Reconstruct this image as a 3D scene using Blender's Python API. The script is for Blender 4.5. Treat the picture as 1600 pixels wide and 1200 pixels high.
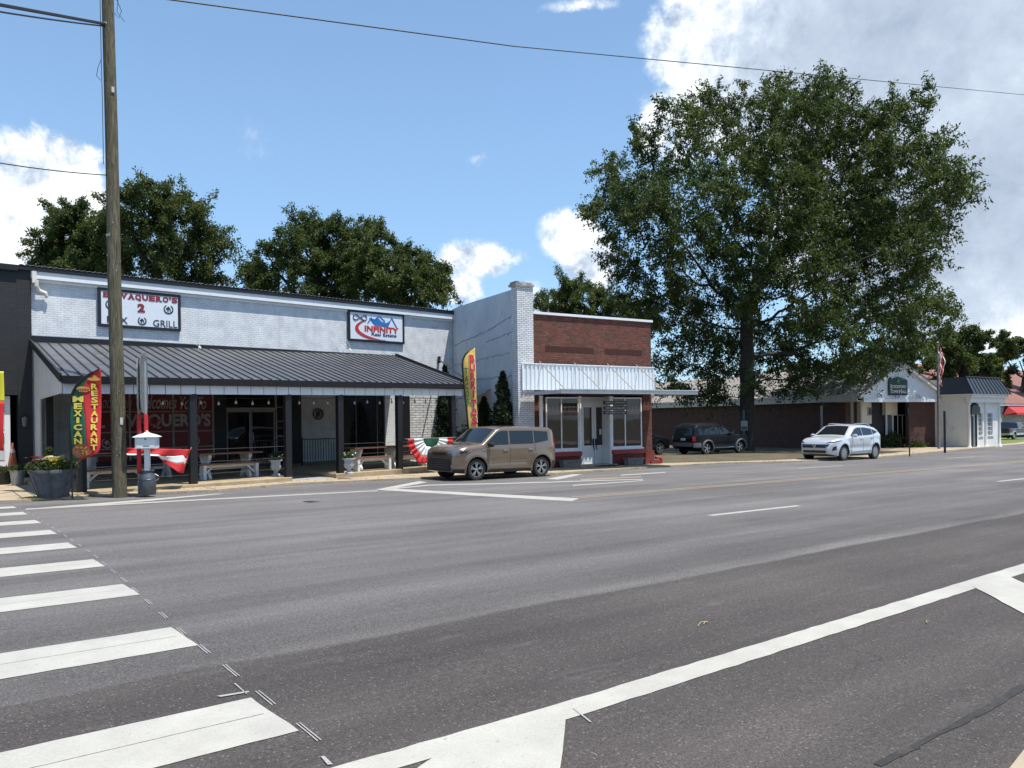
import bpy, bmesh, math, random
import numpy as np
from mathutils import Vector, Matrix
for o in list(bpy.data.objects): bpy.data.objects.remove(o)
C = bpy.context.scene.collection
R = math.radians
random.seed(7); np.random.seed(7)

# ---------------------------------------------------------------- camera
F = 1185.; CXP = 800.; CYP = 656.; ROLL = 0.013; H = 1.5; TH = R(37.3)
SX = -.0115; SY = -.009            # the street falls gently to the right and away
sn, cs = math.sin(TH), math.cos(TH)
cd = bpy.data.cameras.new('camera'); cam = bpy.data.objects.new('camera', cd); C.objects.link(cam)
cd.sensor_width = 36; cd.lens = F / 1600 * 36; cd.shift_y = (CYP - 600) / 1600
cd.clip_start = .05; cd.clip_end = 4000
rt = Vector((cs, -sn, 0)); up = Vector((0, 0, 1)); vd = Vector((sn, cs, 0))
cx_ = rt * math.cos(ROLL) - up * math.sin(ROLL); cy_ = rt * math.sin(ROLL) + up * math.cos(ROLL)
M = Matrix((cx_, cy_, -vd)).transposed().to_4x4(); M.translation = (0, 0, H)
cam.matrix_world = M
bpy.context.scene.camera = cam
sc = bpy.context.scene
sc.render.resolution_x = 1024; sc.render.resolution_y = 768
sc.view_settings.view_transform = 'Standard'; sc.view_settings.look = 'None'
sc.view_settings.gamma = 1; sc.view_settings.exposure = EXPO = 0.58

# measuring helpers: a photo position becomes a point on a known real surface
def ray(x, y):
    u = (x - CXP) / F; v = (CYP - y) / F
    a = u * math.cos(ROLL) + v * math.sin(ROLL); b = -u * math.sin(ROLL) + v * math.cos(ROLL)
    return (sn + a * cs, cs - a * sn, b)
def g0(X, Y): return SX * X + SY * Y
def gr(x, y, z=0):
    d = ray(x, y); t = (z - H) / (d[2] - SX * d[0] - SY * d[1]); return (d[0] * t, d[1] * t)
class Fr:
    def __init__(s, ox, oy, ang): s.ox, s.oy, s.a = ox, oy, R(ang)
    def px(s, x, y, n=0):
        d = ray(x, y); ca, sa = math.cos(s.a), math.sin(s.a)
        k = -sa * s.ox + ca * s.oy + n
        t = k / (-sa * d[0] + ca * d[1])
        X, Y = d[0] * t - s.ox, d[1] * t - s.oy
        return X * ca + Y * sa, H + d[2] * t
    def w(s, a, n): ca, sa = math.cos(s.a), math.sin(s.a); return s.ox + a * ca - n * sa, s.oy + a * sa + n * ca
    def loc(s, X, Y): ca, sa = math.cos(s.a), math.sin(s.a); X -= s.ox; Y -= s.oy; return X * ca + Y * sa, -X * sa + Y * ca

# ---------------------------------------------------------------- light
SUN = Vector((0.14, -0.29, 0.94)).normalized()
sl = bpy.data.lights.new('sun', 'SUN'); sl.energy = 4.6; sl.angle = R(.5); sl.color = (1, .955, .88)
so = bpy.data.objects.new('sun', sl); C.objects.link(so); so.rotation_euler = SUN.to_track_quat('Z', 'Y').to_euler()
so.location = (0, 0, 60)
wd = bpy.data.worlds.new('World'); sc.world = wd; wd.use_nodes = True
nt = wd.node_tree; nt.nodes.clear()
class G_:                                   # tiny node helper
    def __init__(s, nt): s.nt = nt
    def n(s, t, **k):
        nd = s.nt.nodes.new(t)
        for a, b in k.items(): setattr(nd, a, b)
        return nd
    def set(s, sock, v):
        if hasattr(v, 'is_output') or hasattr(v, 'links'): s.nt.links.new(v, sock)
        else: sock.default_value = v
    def m(s, op, a, b=None, c=None, clamp=False):
        nd = s.n('ShaderNodeMath', operation=op); nd.use_clamp = clamp
        s.set(nd.inputs[0], a)
        if b is not None: s.set(nd.inputs[1], b)
        if c is not None: s.set(nd.inputs[2], c)
        return nd.outputs[0]
    def v(s, op, a, b=None):
        nd = s.n('ShaderNodeVectorMath', operation=op); s.set(nd.inputs[0], a)
        if b is not None: s.set(nd.inputs[1], b)
        return nd.outputs[0]
    def mix(s, f, a, b, bl='MIX'):
        nd = s.n('ShaderNodeMix', data_type='RGBA', blend_type=bl)
        s.set(nd.inputs[0], f); s.set(nd.inputs[6], a); s.set(nd.inputs[7], b); return nd.outputs[2]
    def noise(s, vec, sc=5, det=4, rough=.5, dist=0):
        nd = s.n('ShaderNodeTexNoise'); s.nt.links.new(vec, nd.inputs['Vector'])
        nd.inputs['Scale'].default_value = sc; nd.inputs['Detail'].default_value = det
        nd.inputs['Roughness'].default_value = rough; nd.inputs['Distortion'].default_value = dist
        return nd.outputs[0]
    def ramp(s, f, *st):
        nd = s.n('ShaderNodeValToRGB'); s.nt.links.new(f, nd.inputs[0]); e = nd.color_ramp.elements
        while len(e) < len(st): e.new(.5)
        for i, (p, c) in enumerate(st):
            e[i].position = p; e[i].color = (c, c, c, 1) if isinstance(c, (int, float)) else (*c, 1)
        return nd.outputs[0]
    def mr(s, f, a, b, c=0, d=1, sm=False):
        nd = s.n('ShaderNodeMapRange'); nd.interpolation_type = 'SMOOTHSTEP' if sm else 'LINEAR'
        s.set(nd.inputs[0], f)
        for i, q in enumerate((a, b, c, d)): nd.inputs[i + 1].default_value = q
        return nd.outputs[0]
g = G_(nt)
sky = g.n('ShaderNodeTexSky', sky_type='NISHITA'); sky.sun_disc = False
sky.sun_elevation = math.asin(SUN.z); sky.sun_rotation = math.atan2(SUN.x, SUN.y)
sky.air_density = 1.0; sky.dust_density = .6; sky.ozone_density = 1.5; sky.altitude = 100
co = g.n('ShaderNodeTexCoord').outputs['Generated']
sep = g.n('ShaderNodeSeparateXYZ'); nt.links.new(co, sep.inputs[0])
az = g.m('ARCTAN2', sep.outputs[0], sep.outputs[1]); el = g.m('ARCSINE', sep.outputs[2])
n1 = g.noise(co, 6, 9, .6, .3); n2 = g.noise(co, 26, 9, .68, .2)
def azel(x, y):
    d = Vector(ray(x, y)).normalized(); return math.atan2(d.x, d.y), math.asin(d.z)
# cumulus puffs: (x, y, rx, ry, strength) measured from the photo into azimuth / elevation
PUFF = [(70, 315, 95, 115, 1.25), (120, 250, 55, 50, 1.1), (20, 380, 80, 80, 1.2), (745, 405, 75, 32, .85), (715, 452, 45, 30, 1.0), (890, 365, 45, 45, 1.0),
        (925, 410, 50, 50, 1.0), (1120, 60, 110, 95, 1.25), (1250, 130, 190, 150, 1.35), (1450, 60, 330, 210, 1.5), (1600, 300, 300, 230, 1.5), (1430, 330, 250, 180, 1.3), (1560, 460, 250, 90, 1.15),
        (1050, 200, 75, 70, .75), (335, 135, 50, 34, .24), (330, 205, 100, 40, .26), (405, 378, 28, 32, .22), (745, 247, 26, 12, .42), (830, 470, 70, 30, .6), (910, 8, 60, 14, .6),
        (2100, 250, 500, 230, 1.2), (-700, 300, 400, 150, 1.2), (3200, 200, 900, 200, 1)]
def pmax(daz=0., dele=0.):
    f = None
    for (x, y, rx, ry, st) in PUFF:
        a0, e0 = azel(x, y)
        a1, _ = azel(x + rx, y); a2, _ = azel(x - rx, y); _, e1 = azel(x, y - ry)
        ra = abs(a1 - a2) / 2; re = abs(e1 - e0)
        dx = g.m('MULTIPLY', g.m('SUBTRACT', az, a0 + daz), 1 / ra); dy = g.m('MULTIPLY', g.m('SUBTRACT', el, e0 + dele), 1 / re)
        r2 = g.m('ADD', g.m('MULTIPLY', dx, dx), g.m('MULTIPLY', dy, dy))
        v = g.m('MULTIPLY', g.m('SUBTRACT', 1.0, g.m('MULTIPLY', r2, .55)), st)
        f = v if f is None else g.m('SMOOTH_MAX', f, v, .25)
    return g.m('MAXIMUM', f, -1.)
base = pmax()
nn = g.m('ADD', g.m('MULTIPLY', g.m('SUBTRACT', n1, .5), 1.7), g.m('MULTIPLY', g.m('SUBTRACT', n2, .5), 1.25))
dens = g.m('ADD', base, nn)
alpha = g.mr(dens, .34, .74, 0, 1, True)
# sun-side shading of the puffs
off = g.v('ADD', co, (-.008, .006, .022))
m1 = g.noise(off, 6, 9, .6, .3); m2 = g.noise(off, 26, 9, .68, .2)
nn2 = g.m('ADD', g.m('MULTIPLY', g.m('SUBTRACT', m1, .5), 1.7), g.m('MULTIPLY', g.m('SUBTRACT', m2, .5), 1.25))
nb = g.noise(co, 3.2, 5, .5); lit = g.m('ADD', g.m('MULTIPLY', g.m('SUBTRACT', nn, nn2), g.m('SUBTRACT', 1., g.m('MULTIPLY', g.mr(az, azel(1090, 300)[0], azel(1330, 300)[0], 0, 1, True), .35))), g.m('MULTIPLY', g.m('SUBTRACT', nb, .5), g.mr(az, azel(1090, 300)[0], azel(1330, 300)[0], .15, 2.0, True)))
thick = g.mr(dens, .5, 1.7, 0, 1, True)
bank = g.mr(az, azel(1030, 300)[0], azel(1230, 300)[0], 0, 1, True)
grey = g.m('MULTIPLY', thick, bank)
lv = g.m('ADD', g.m('MULTIPLY', lit, g.m('SUBTRACT', .95, g.m('MULTIPLY', grey, .6))), g.m('SUBTRACT', .86, g.m('MULTIPLY', grey, .34)), clamp=True)
ccol = g.ramp(lv, (.0, (.20, .25, .34)), (.42, (.29, .35, .45)), (.68, (.45, .52, .62)), (.86, (.68, .73, .78)), (1., (.86, .87, .88)))
wisp = g.m('MULTIPLY', alpha, g.mr(base, .12, .75, .12, 1, True))
skc = g.mix(1., sky.outputs[0], (.088, .104, .115, 1), 'MULTIPLY'); skc = g.mix(g.mr(el, .0, .8, .46, .10), skc, (.36, .58, .84, 1))
wc = g.mix(wisp, skc, ccol)
bg = g.n('ShaderNodeBackground'); nt.links.new(wc, bg.inputs[0]); bg.inputs[1].default_value = 1.0
ow = g.n('ShaderNodeOutputWorld'); nt.links.new(bg.outputs[0], ow.inputs[0])
wd.cycles.sampling_method = 'MANUAL'; wd.cycles.sample_map_resolution = 512

# ---------------------------------------------------------------- materials
def newmat(name):
    m = bpy.data.materials.new(name); m.use_nodes = True; t = m.node_tree
    b = t.nodes['Principled BSDF']; return m, G_(t), b
def C4(c): return (*c, 1) if len(c) == 3 else c
MC = {}
def mat(name, col, rough=.6, metal=0., var=.12, nsc=6., bump=0., bsc=40., spec=.4, streak=False, coat=0., dirt=None, dsc=1.5, damt=.35):
    if name in MC: return MC[name]
    m, g, b = newmat(name); co = g.n('ShaderNodeTexCoord').outputs['Object']
    if streak:
        mp = g.n('ShaderNodeMapping'); g.nt.links.new(co, mp.inputs[0]); mp.inputs['Scale'].default_value = (1, 1, .12); vv = mp.outputs[0]
    else: vv = co
    n = g.noise(vv, nsc, 6, .6)
    f = g.mr(n, .3, .7, 1 - var, 1 + var)
    mul = g.n('ShaderNodeVectorMath', operation='SCALE'); mul.inputs[0].default_value = col; g.nt.links.new(f, mul.inputs[3])
    c = mul.outputs[0]
    if dirt:
        d = g.mr(g.noise(vv, dsc, 8, .65), .52, .72, 0, damt, True); c = g.mix(d, c, C4(dirt))
    g.nt.links.new(c, b.inputs['Base Color'])
    b.inputs['Roughness'].default_value = rough; b.inputs['Metallic'].default_value = metal
    b.inputs['Specular IOR Level'].default_value = spec
    if coat: b.inputs['Coat Weight'].default_value = coat; b.inputs['Coat Roughness'].default_value = .04
    if bump:
        bp = g.n('ShaderNodeBump'); bp.inputs['Strength'].default_value = bump; bp.inputs['Distance'].default_value = .02
        g.nt.links.new(g.noise(co, bsc, 5, .6), bp.inputs['Height']); g.nt.links.new(bp.outputs[0], b.inputs['Normal'])
    MC[name] = m; return m
def brick(name, c1, c2, mort, axis='x', bw=.205, bh=.072, ms=.011, bump=.6, rough=.85, paint=0., dirt=None, damt=.3, wear=None):
    m, g, b = newmat(name); co = g.n('ShaderNodeTexCoord').outputs['Object']
    s = g.n('ShaderNodeSeparateXYZ'); g.nt.links.new(co, s.inputs[0]); cb = g.n('ShaderNodeCombineXYZ')
    g.nt.links.new(s.outputs[0 if axis == 'x' else 1], cb.inputs[0]); g.nt.links.new(s.outputs[2], cb.inputs[1])
    bt = g.n('ShaderNodeTexBrick'); g.nt.links.new(cb.outputs[0], bt.inputs[0])
    bt.inputs['Color1'].default_value = C4(c1); bt.inputs['Color2'].default_value = C4(c2); bt.inputs['Mortar'].default_value = C4(mort)
    bt.inputs['Scale'].default_value = 1; bt.inputs['Mortar Size'].default_value = ms; bt.inputs['Mortar Smooth'].default_value = .2
    bt.inputs['Brick Width'].default_value = bw; bt.inputs['Row Height'].default_value = bh; bt.inputs['Bias'].default_value = -.1
    n = g.mr(g.noise(co, 2.2, 8, .65), .3, .7, .8, 1.2)
    mul = g.n('ShaderNodeVectorMath', operation='SCALE'); g.nt.links.new(bt.outputs[0], mul.inputs[0]); g.nt.links.new(n, mul.inputs[3])
    c = mul.outputs[0]
    if dirt: c = g.mix(g.mr(g.noise(co, .9, 9, .7), .5, .75, 0, damt, True), c, C4(dirt))
    mp_ = g.n('ShaderNodeMapping'); g.nt.links.new(co, mp_.inputs[0]); mp_.inputs['Scale'].default_value = (1.6, 1.6, .13)
    c = g.mix(g.mr(g.noise(mp_.outputs[0], 1.4, 7, .65), .54, .74, 0, .30, True), c, (c1[0] * .45, c1[1] * .44, c1[2] * .42, 1))
    if wear: c = g.mix(g.mr(g.noise(co, 6, 9, .75), .60, .66, 0, .75, True), c, C4(wear))
    g.nt.links.new(c, b.inputs['Base Color']); b.inputs['Roughness'].default_value = rough
    bp = g.n('ShaderNodeBump'); bp.inputs['Strength'].default_value = bump; bp.inputs['Distance'].default_value = .012
    h = g.m('ADD', g.m('MULTIPLY', bt.outputs['Fac'], -1.), g.m('MULTIPLY', g.noise(co, 60, 4, .6), .5))
    g.nt.links.new(h, bp.inputs['Height']); g.nt.links.new(bp.outputs[0], b.inputs['Normal'])
    MC[name] = m; return m
def glass(name, col=(.012, .014, .016), rough=.03, spec=.5):
    m, g, b = newmat(name); b.inputs['Base Color'].default_value = C4(col); b.inputs['Roughness'].default_value = rough
    b.inputs['Specular IOR Level'].default_value = spec
    co = g.n('ShaderNodeTexCoord').outputs['Object']
    bp = g.n('ShaderNodeBump'); bp.inputs['Strength'].default_value = .03; bp.inputs['Distance'].default_value = .05
    g.nt.links.new(g.noise(co, 1.3, 2, .5), bp.inputs['Height']); g.nt.links.new(bp.outputs[0], b.inputs['Normal'])
    MC[name] = m; return m

# ---------------------------------------------------------------- mesh builder
def tag(o, label=None, cat=None, group=None, kind=None):
    if label: o['label'] = label
    if cat: o['category'] = cat
    if group: o['group'] = group
    if kind: o['kind'] = kind
    return o
def empty(name, loc, rz=0, label=None, cat=None, group=None):
    o = bpy.data.objects.new(name, None); C.objects.link(o); o.location = loc; o.rotation_euler = (0, 0, rz); o.empty_display_size = .2
    return tag(o, label, cat, group)
class MB:
    def __init__(s): s.v = []; s.f = []; s.mi = []; s.m = 0
    def add(s, vs, fs):
        k = len(s.v); s.v += [tuple(v) for v in vs]; s.f += [tuple(i + k for i in f) for f in fs]; s.mi += [s.m] * len(fs); return s
    def box(s, x0, x1, y0, y1, z0, z1):
        v = [(x, y, z) for z in (z0, z1) for y in (y0, y1) for x in (x0, x1)]
        return s.add(v, [(0, 2, 3, 1), (4, 5, 7, 6), (0, 1, 5, 4), (2, 6, 7, 3), (0, 4, 6, 2), (1, 3, 7, 5)])
    def hexa(s, v):   # 8 points: bottom ring (4) then top ring (4)
        return s.add(v, [(3, 2, 1, 0), (4, 5, 6, 7), (0, 1, 5, 4), (1, 2, 6, 5), (2, 3, 7, 6), (3, 0, 4, 7)])
    def bar(s, p, q, w, h, upv=(0, 0, 1)):
        p, q = Vector(p), Vector(q); d = (q - p).normalized(); u = Vector(upv)
        if abs(d.dot(u)) > .95: u = Vector((0, 1, 0))
        a = d.cross(u).normalized() * w / 2; b = a.cross(d).normalized() * h / 2
        return s.hexa([p - a - b, p + a - b, p + a + b, p - a + b, q - a - b, q + a - b, q + a + b, q - a + b])
    def tube(s, pts, r, n=8, cap=True):
        pts = [Vector(p) for p in pts]; rs = r if isinstance(r, (list, tuple)) else [r] * len(pts)
        vs = []; fs = []
        for i, p in enumerate(pts):
            d = (pts[min(i + 1, len(pts) - 1)] - pts[max(i - 1, 0)]).normalized()
            u = Vector((0, 0, 1)) if abs(d.z) < .9 else Vector((0, 1, 0))
            a = d.cross(u).normalized(); b = a.cross(d).normalized()
            for k in range(n):
                t = 2 * math.pi * k / n; vs.append(p + (a * math.cos(t) + b * math.sin(t)) * rs[i])
        for i in range(len(pts) - 1):
            for k in range(n): fs.append((i * n + k, i * n + (k + 1) % n, (i + 1) * n + (k + 1) % n, (i + 1) * n + k))
        if cap: fs.append(tuple(range(n))[::-1]); fs.append(tuple((len(pts) - 1) * n + k for k in range(n)))
        return s.add(vs, fs)
    def lathe(s, prof, n=16, c=(0, 0, 0), axis='z', closed=False, cap=True):
        vs = []; fs = []
        for (r, z) in prof:
            for k in range(n):
                t = 2 * math.pi * k / n; x, y = r * math.cos(t), r * math.sin(t)
                vs.append((c[0] + x, c[1] + y, c[2] + z) if axis == 'z' else (c[0] + x, c[1] + z, c[2] + y))
        m_ = len(prof)
        for i in range(m_ if closed else m_ - 1):
            j = (i + 1) % m_
            for k in range(n): fs.append((i * n + k, i * n + (k + 1) % n, j * n + (k + 1) % n, j * n + k))
        if not closed and cap:
            if prof[0][0] > 1e-4: fs.append(tuple(range(n))[::-1])
            if prof[-1][0] > 1e-4: fs.append(tuple((m_ - 1) * n + k for k in range(n)))
        return s.add(vs, fs)
    def prism(s, poly, y0, y1):   # poly in (x,z), extruded in y
        n = len(poly); vs = [(x, y0, z) for x, z in poly] + [(x, y1, z) for x, z in poly]
        return s.add(vs, [tuple(range(n)), tuple(range(2 * n - 1, n - 1, -1))] + [((i + 1) % n, i, i + n, (i + 1) % n + n) for i in range(n)])
    def slab(s, poly, z0, z1):    # poly in (x,y), z may be functions
        n = len(poly); a = z0 if callable(z0) else (lambda x, y: z0); b = z1 if callable(z1) else (lambda x, y: z1)
        vs = [(x, y, a(x, y)) for x, y in poly] + [(x, y, b(x, y)) for x, y in poly]
        return s.add(vs, [tuple(range(n))[::-1], tuple(range(n, 2 * n))] + [(i, (i + 1) % n, (i + 1) % n + n, i + n) for i in range(n)])
    def grid(s, fn, nu, nv):
        vs = [fn(i / nu, j / nv) for j in range(nv + 1) for i in range(nu + 1)]
        return s.add(vs, [(j * (nu + 1) + i, j * (nu + 1) + i + 1, (j + 1) * (nu + 1) + i + 1, (j + 1) * (nu + 1) + i) for j in range(nv) for i in range(nu)])
    def build(s, name, mats, parent=None, smooth=False, bevel=0, fix=True, solid=0):
        me = bpy.data.meshes.new(name); me.from_pydata(s.v, [], s.f)
        if not isinstance(mats, (list, tuple)): mats = [mats]
        for m in mats: me.materials.append(m)
        if len(mats) > 1: me.polygons.foreach_set('material_index', s.mi)
        if fix:
            bm = bmesh.new(); bm.from_mesh(me); bmesh.ops.recalc_face_normals(bm, faces=bm.faces); bm.to_mesh(me); bm.free()
        if smooth:
            me.polygons.foreach_set('use_smooth', [True] * len(me.polygons))
            if smooth != 'all': me.set_sharp_from_angle(angle=R(40))
        me.update()
        o = bpy.data.objects.new(name, me); C.objects.link(o)
        if parent: o.parent = parent
        if solid:
            md = o.modifiers.new('solid', 'SOLIDIFY'); md.thickness = solid; md.offset = 0
        if bevel:
            md = o.modifiers.new('bevel', 'BEVEL'); md.width = bevel; md.segments = 2; md.limit_method = 'ANGLE'
        return o
def text_pts(s, bold=.0, shear=0., res=3):
    cu = bpy.data.curves.new('t', 'FONT'); cu.body = s; cu.resolution_u = res; cu.offset = bold; cu.shear = shear; cu.extrude = 0.01
    ob = bpy.data.objects.new('t', cu); C.objects.link(ob)
    dg = bpy.context.evaluated_depsgraph_get(); dg.update()
    me = bpy.data.meshes.new_from_object(ob.evaluated_get(dg))
    vs = [tuple(v.co) for v in me.vertices]; fs = [tuple(p.vertices) for p in me.polygons]
    bpy.data.objects.remove(ob); bpy.data.curves.remove(cu); bpy.data.meshes.remove(me)
    x0 = min(v[0] for v in vs); x1 = max(v[0] for v in vs); y0 = min(v[1] for v in vs); y1 = max(v[1] for v in vs)
    return [((v[0] - x0) / (x1 - x0), (v[1] - y0) / max(1e-6, y1 - y0), v[2]) for v in vs], fs
def text_into(mb, s, x0, x1, z0, z1, n, th=.012, bold=.0, shear=0., warp=None):
    vs, fs = text_pts(s, bold, shear); out = []
    for a, b, c in vs:
        p = (x0 + a * (x1 - x0), n + c / .01 * th / 2, z0 + b * (z1 - z0))
        if warp: p = warp(*p)
        out.append(p)
    mb.add(out, fs); return mb
# ---------------------------------------------------------------- common materials
BLACK = mat('black_paint', (.012, .012, .014), .45, var=.2, bump=.15)
BLKM = mat('black_metal', (.02, .021, .024), .4, .3, var=.15)
WHITEP = mat('white_paint', (.74, .75, .76), .5, var=.06, nsc=3, dirt=(.42, .40, .36), damt=.25)
WHITEB = mat('white_board', (.70, .72, .74), .5, var=.06, nsc=3, dirt=(.4, .38, .34), damt=.3)
STEEL = mat('galvanised_steel', (.42, .43, .44), .45, .8, var=.2, nsc=12)
CONC = mat('concrete', (.46, .41, .33), .9, var=.15, nsc=2.5, bump=.3, bsc=50, dirt=(.16, .14, .11), dsc=1.2, damt=.55)
CONCD = mat('porch_concrete', (.30, .29, .27), .85, var=.18, nsc=2, bump=.2, dirt=(.12, .11, .1))
GL = glass('dark_glass'); GLC = glass('car_glass', (.01, .013, .016), .02, .6)
RED = mat('red_paint', (.30, .035, .03), .55, var=.2, nsc=6, dirt=(.12, .05, .04))

# ---------------------------------------------------------------- ground, road
def sheet_pts(xs, ys, z): return [(x, y, g0(x, y) + z) for y in ys for x in xs]
def asphalt_mat():
    m, g, b = newmat('asphalt'); co = g.n('ShaderNodeTexCoord').outputs['Object']
    s = g.n('ShaderNodeSeparateXYZ'); g.nt.links.new(co, s.inputs[0])
    ms = g.n('ShaderNodeMapping'); g.nt.links.new(co, ms.inputs[0]); ms.inputs['Scale'].default_value = (.07, 1, 1)
    streak = g.noise(ms.outputs[0], 1.25, 7, .62); streak2 = g.noise(ms.outputs[0], 4., 4, .6); big = g.noise(co, .35, 5, .55)
    # two paving passes: dark newer shoulder near the camera, paler traffic lanes beyond
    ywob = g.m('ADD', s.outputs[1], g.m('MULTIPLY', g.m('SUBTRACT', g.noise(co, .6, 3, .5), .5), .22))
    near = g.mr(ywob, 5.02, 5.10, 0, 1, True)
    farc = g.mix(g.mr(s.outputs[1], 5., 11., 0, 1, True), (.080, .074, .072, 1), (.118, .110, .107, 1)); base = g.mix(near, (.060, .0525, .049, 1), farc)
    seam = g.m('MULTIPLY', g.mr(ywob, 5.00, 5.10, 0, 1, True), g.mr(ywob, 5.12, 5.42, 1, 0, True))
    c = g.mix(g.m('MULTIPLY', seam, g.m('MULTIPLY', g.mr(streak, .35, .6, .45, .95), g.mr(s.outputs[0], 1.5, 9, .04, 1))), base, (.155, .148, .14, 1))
    # wheel tracks
    for yc in (6.4, 8.9, 10.9, 13.6, 15.8):
        w = g.m('SUBTRACT', 1., g.mr(g.m('ABSOLUTE', g.m('SUBTRACT', ywob, yc)), 0, .75, 0, 1, True))
        c = g.mix(g.m('MULTIPLY', w, .32), c, (.125, .119, .115, 1))
    f = g.mr(streak, .3, .72, .72, 1.33); f2 = g.mr(streak2, .3, .7, .93, 1.08); f3 = g.mr(big, .3, .7, .88, 1.14)
    ff = g.m('MULTIPLY', g.m('MULTIPLY', f, f2), f3)
    fine = g.noise(co, 95, 3, .7); fine2 = g.noise(co, 38, 4, .7); f4 = g.mr(fine, .3, .7, .42, 1.6); f5 = g.mr(fine2, .3, .7, .72, 1.28)
    ff = g.m('MULTIPLY', ff, g.m('MULTIPLY', f4, f5))
    sc_ = g.n('ShaderNodeVectorMath', operation='SCALE'); g.nt.links.new(c, sc_.inputs[0]); g.nt.links.new(ff, sc_.inputs[3]); c = sc_.outputs[0]
    vo = g.n('ShaderNodeTexVoronoi'); g.nt.links.new(co, vo.inputs['Vector']); vo.inputs['Scale'].default_value = 55
    sp = g.n('ShaderNodeSeparateColor'); g.nt.links.new(vo.outputs['Color'], sp.inputs[0])
    pale = g.m('MULTIPLY', g.mr(vo.outputs['Distance'], .22, .42, 1, 0), g.m('GREATER_THAN', sp.outputs[0], .90))
    c = g.mix(g.m('MULTIPLY', pale, .42), c, (.28, .265, .25, 1))
    # chalky scuffs and dust on the parking strip
    sc2 = g.n('ShaderNodeMapping'); g.nt.links.new(co, sc2.inputs[0]); sc2.inputs['Scale'].default_value = (.5, 2.2, 1); sc2.inputs['Rotation'].default_value = (0, 0, .12)
    scuff = g.m('MULTIPLY', g.mr(g.noise(sc2.outputs[0], 1.5, 9, .7), .56, .74, 0, .38, True), g.mr(s.outputs[1], 4.9, 5.1, 1, .35))
    c = g.mix(scuff, c, (.17, .165, .16, 1))
    oil = g.mr(g.noise(co, 2.1, 7, .7), .62, .74, 0, .42, True); c = g.mix(oil, c, (.032, .030, .029, 1))
    # a few fine hairline cracks
    vc = g.n('ShaderNodeTexVoronoi', feature='DISTANCE_TO_EDGE'); wv = g.n('ShaderNodeVectorMath', operation='ADD'); g.nt.links.new(co, wv.inputs[0])
    nz = g.n('ShaderNodeTexNoise'); g.nt.links.new(co, nz.inputs[0]); nz.inputs['Scale'].default_value = 1.1; nz.inputs['Detail'].default_value = 6; g.nt.links.new(nz.outputs['Color'], wv.inputs[1])
    g.nt.links.new(wv.outputs[0], vc.inputs['Vector']); vc.inputs['Scale'].default_value = .16
    crack = g.m('MULTIPLY', g.mr(vc.outputs[0], .0, .0016, 1, 0), g.mr(g.noise(co, .25, 3, .5), .5, .6, 0, .6, True))
    c = g.mix(crack, c, (.012, .012, .012, 1))
    g.nt.links.new(c, b.inputs['Base Color'])
    b.inputs['Roughness'].default_value = .82; b.inputs['Specular IOR Level'].default_value = .35
    bp = g.n('ShaderNodeBump'); bp.inputs['Strength'].default_value = .7; bp.inputs['Distance'].default_value = .008
    g.nt.links.new(g.m('ADD', fine, g.m('MULTIPLY', fine2, .7)), bp.inputs['Height']); g.nt.links.new(bp.outputs[0], b.inputs['Normal'])
    return m
# kerb line on the far side, from the left, in photo positions
KPX = [(0, 786), (38, 784), (60, 782), (128, 780), (140, 776), (187, 776), (250, 772), (340, 768), (450, 758), (560, 753), (668, 748), (780, 745), (870, 741), (1030, 730), (1120, 725), (1240, 722), (1320, 719), (1380, 714.5), (1460, 707), (1600, 694)]
K = [gr(x, y) for x, y in KPX]
K = [(-60, 24.0), (-6, 22.0)] + K + [(120, 34), (240, 62)]
NEARK = [(-60, .3), (0, .85), (2.6, 1.12), (3.7, 1.26), (8, 1.5), (40, 2.2), (240, 20)]
grass_m = mat('ground_grass', (.075, .085, .03), .95, var=.45, nsc=.6, bump=.8, bsc=8, dirt=(.20, .15, .09), dsc=.5, damt=.8)
m = MB(); m.add([(-700, -500, g0(-700, -500) - .02), (1400, -500, g0(1400, -500) - .02), (1400, 1500, g0(1400, 1500) - .02), (-700, 1500, g0(-700, 1500) - .02)], [(0, 1, 2, 3)])
o = m.build('ground', grass_m); tag(o, kind='structure')
m = MB(); poly = [(x, y) for x, y in NEARK] + [(x, y + .15) for x, y in K[::-1]]
m.add([(x, y, g0(x, y)) for x, y in poly], [tuple(range(len(poly)))])
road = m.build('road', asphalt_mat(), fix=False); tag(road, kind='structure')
side_m = mat('sidewalk_concrete', (.36, .29, .20), .9, var=.18, nsc=1.8, bump=.3, bsc=40, dirt=(.17, .14, .10), dsc=.9, damt=.6)
# sidewalk strip behind the kerb: kerb stone, then slabs up to the buildings, in joints of about 1.5 m
def strip(pa, pb, h, name, mt, thick=.25):
    m = MB(); n = len(pa)
    vs = [(x, y, g0(x, y) + h) for x, y in pa] + [(x, y, g0(x, y) + h) for x, y in pb] + [(x, y, g0(x, y) - thick) for x, y in pa]
    fs = [(i, i + 1, n + i + 1, n + i) for i in range(n - 1)] + [(i + 2 * n, i + 1 + 2 * n, i + 1, i) for i in range(n - 1)]
    m.add(vs, fs); o = m.build(name, mt, fix=False); tag(o, kind='structure'); return o
def resample(pts, step=1.5):
    out = [pts[0]]
    for a, b in zip(pts, pts[1:]):
        d = math.hypot(b[0] - a[0], b[1] - a[1]); k = max(1, int(d / step))
        out += [(a[0] + (b[0] - a[0]) * i / k, a[1] + (b[1] - a[1]) * i / k) for i in range(1, k + 1)]
    return out
KS = resample([p for p in K if p[0] < 130], 2.)
kerb = [(x, y) for x, y in KS]; kin = [(x, y + .16) for x, y in KS]
strip(kerb, kin, .055, 'kerb', mat('kerb_concrete', (.36, .30, .215), .85, var=.18, nsc=3, bump=.3, dirt=(.13, .11, .09), dsc=1.6, damt=.6))
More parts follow.
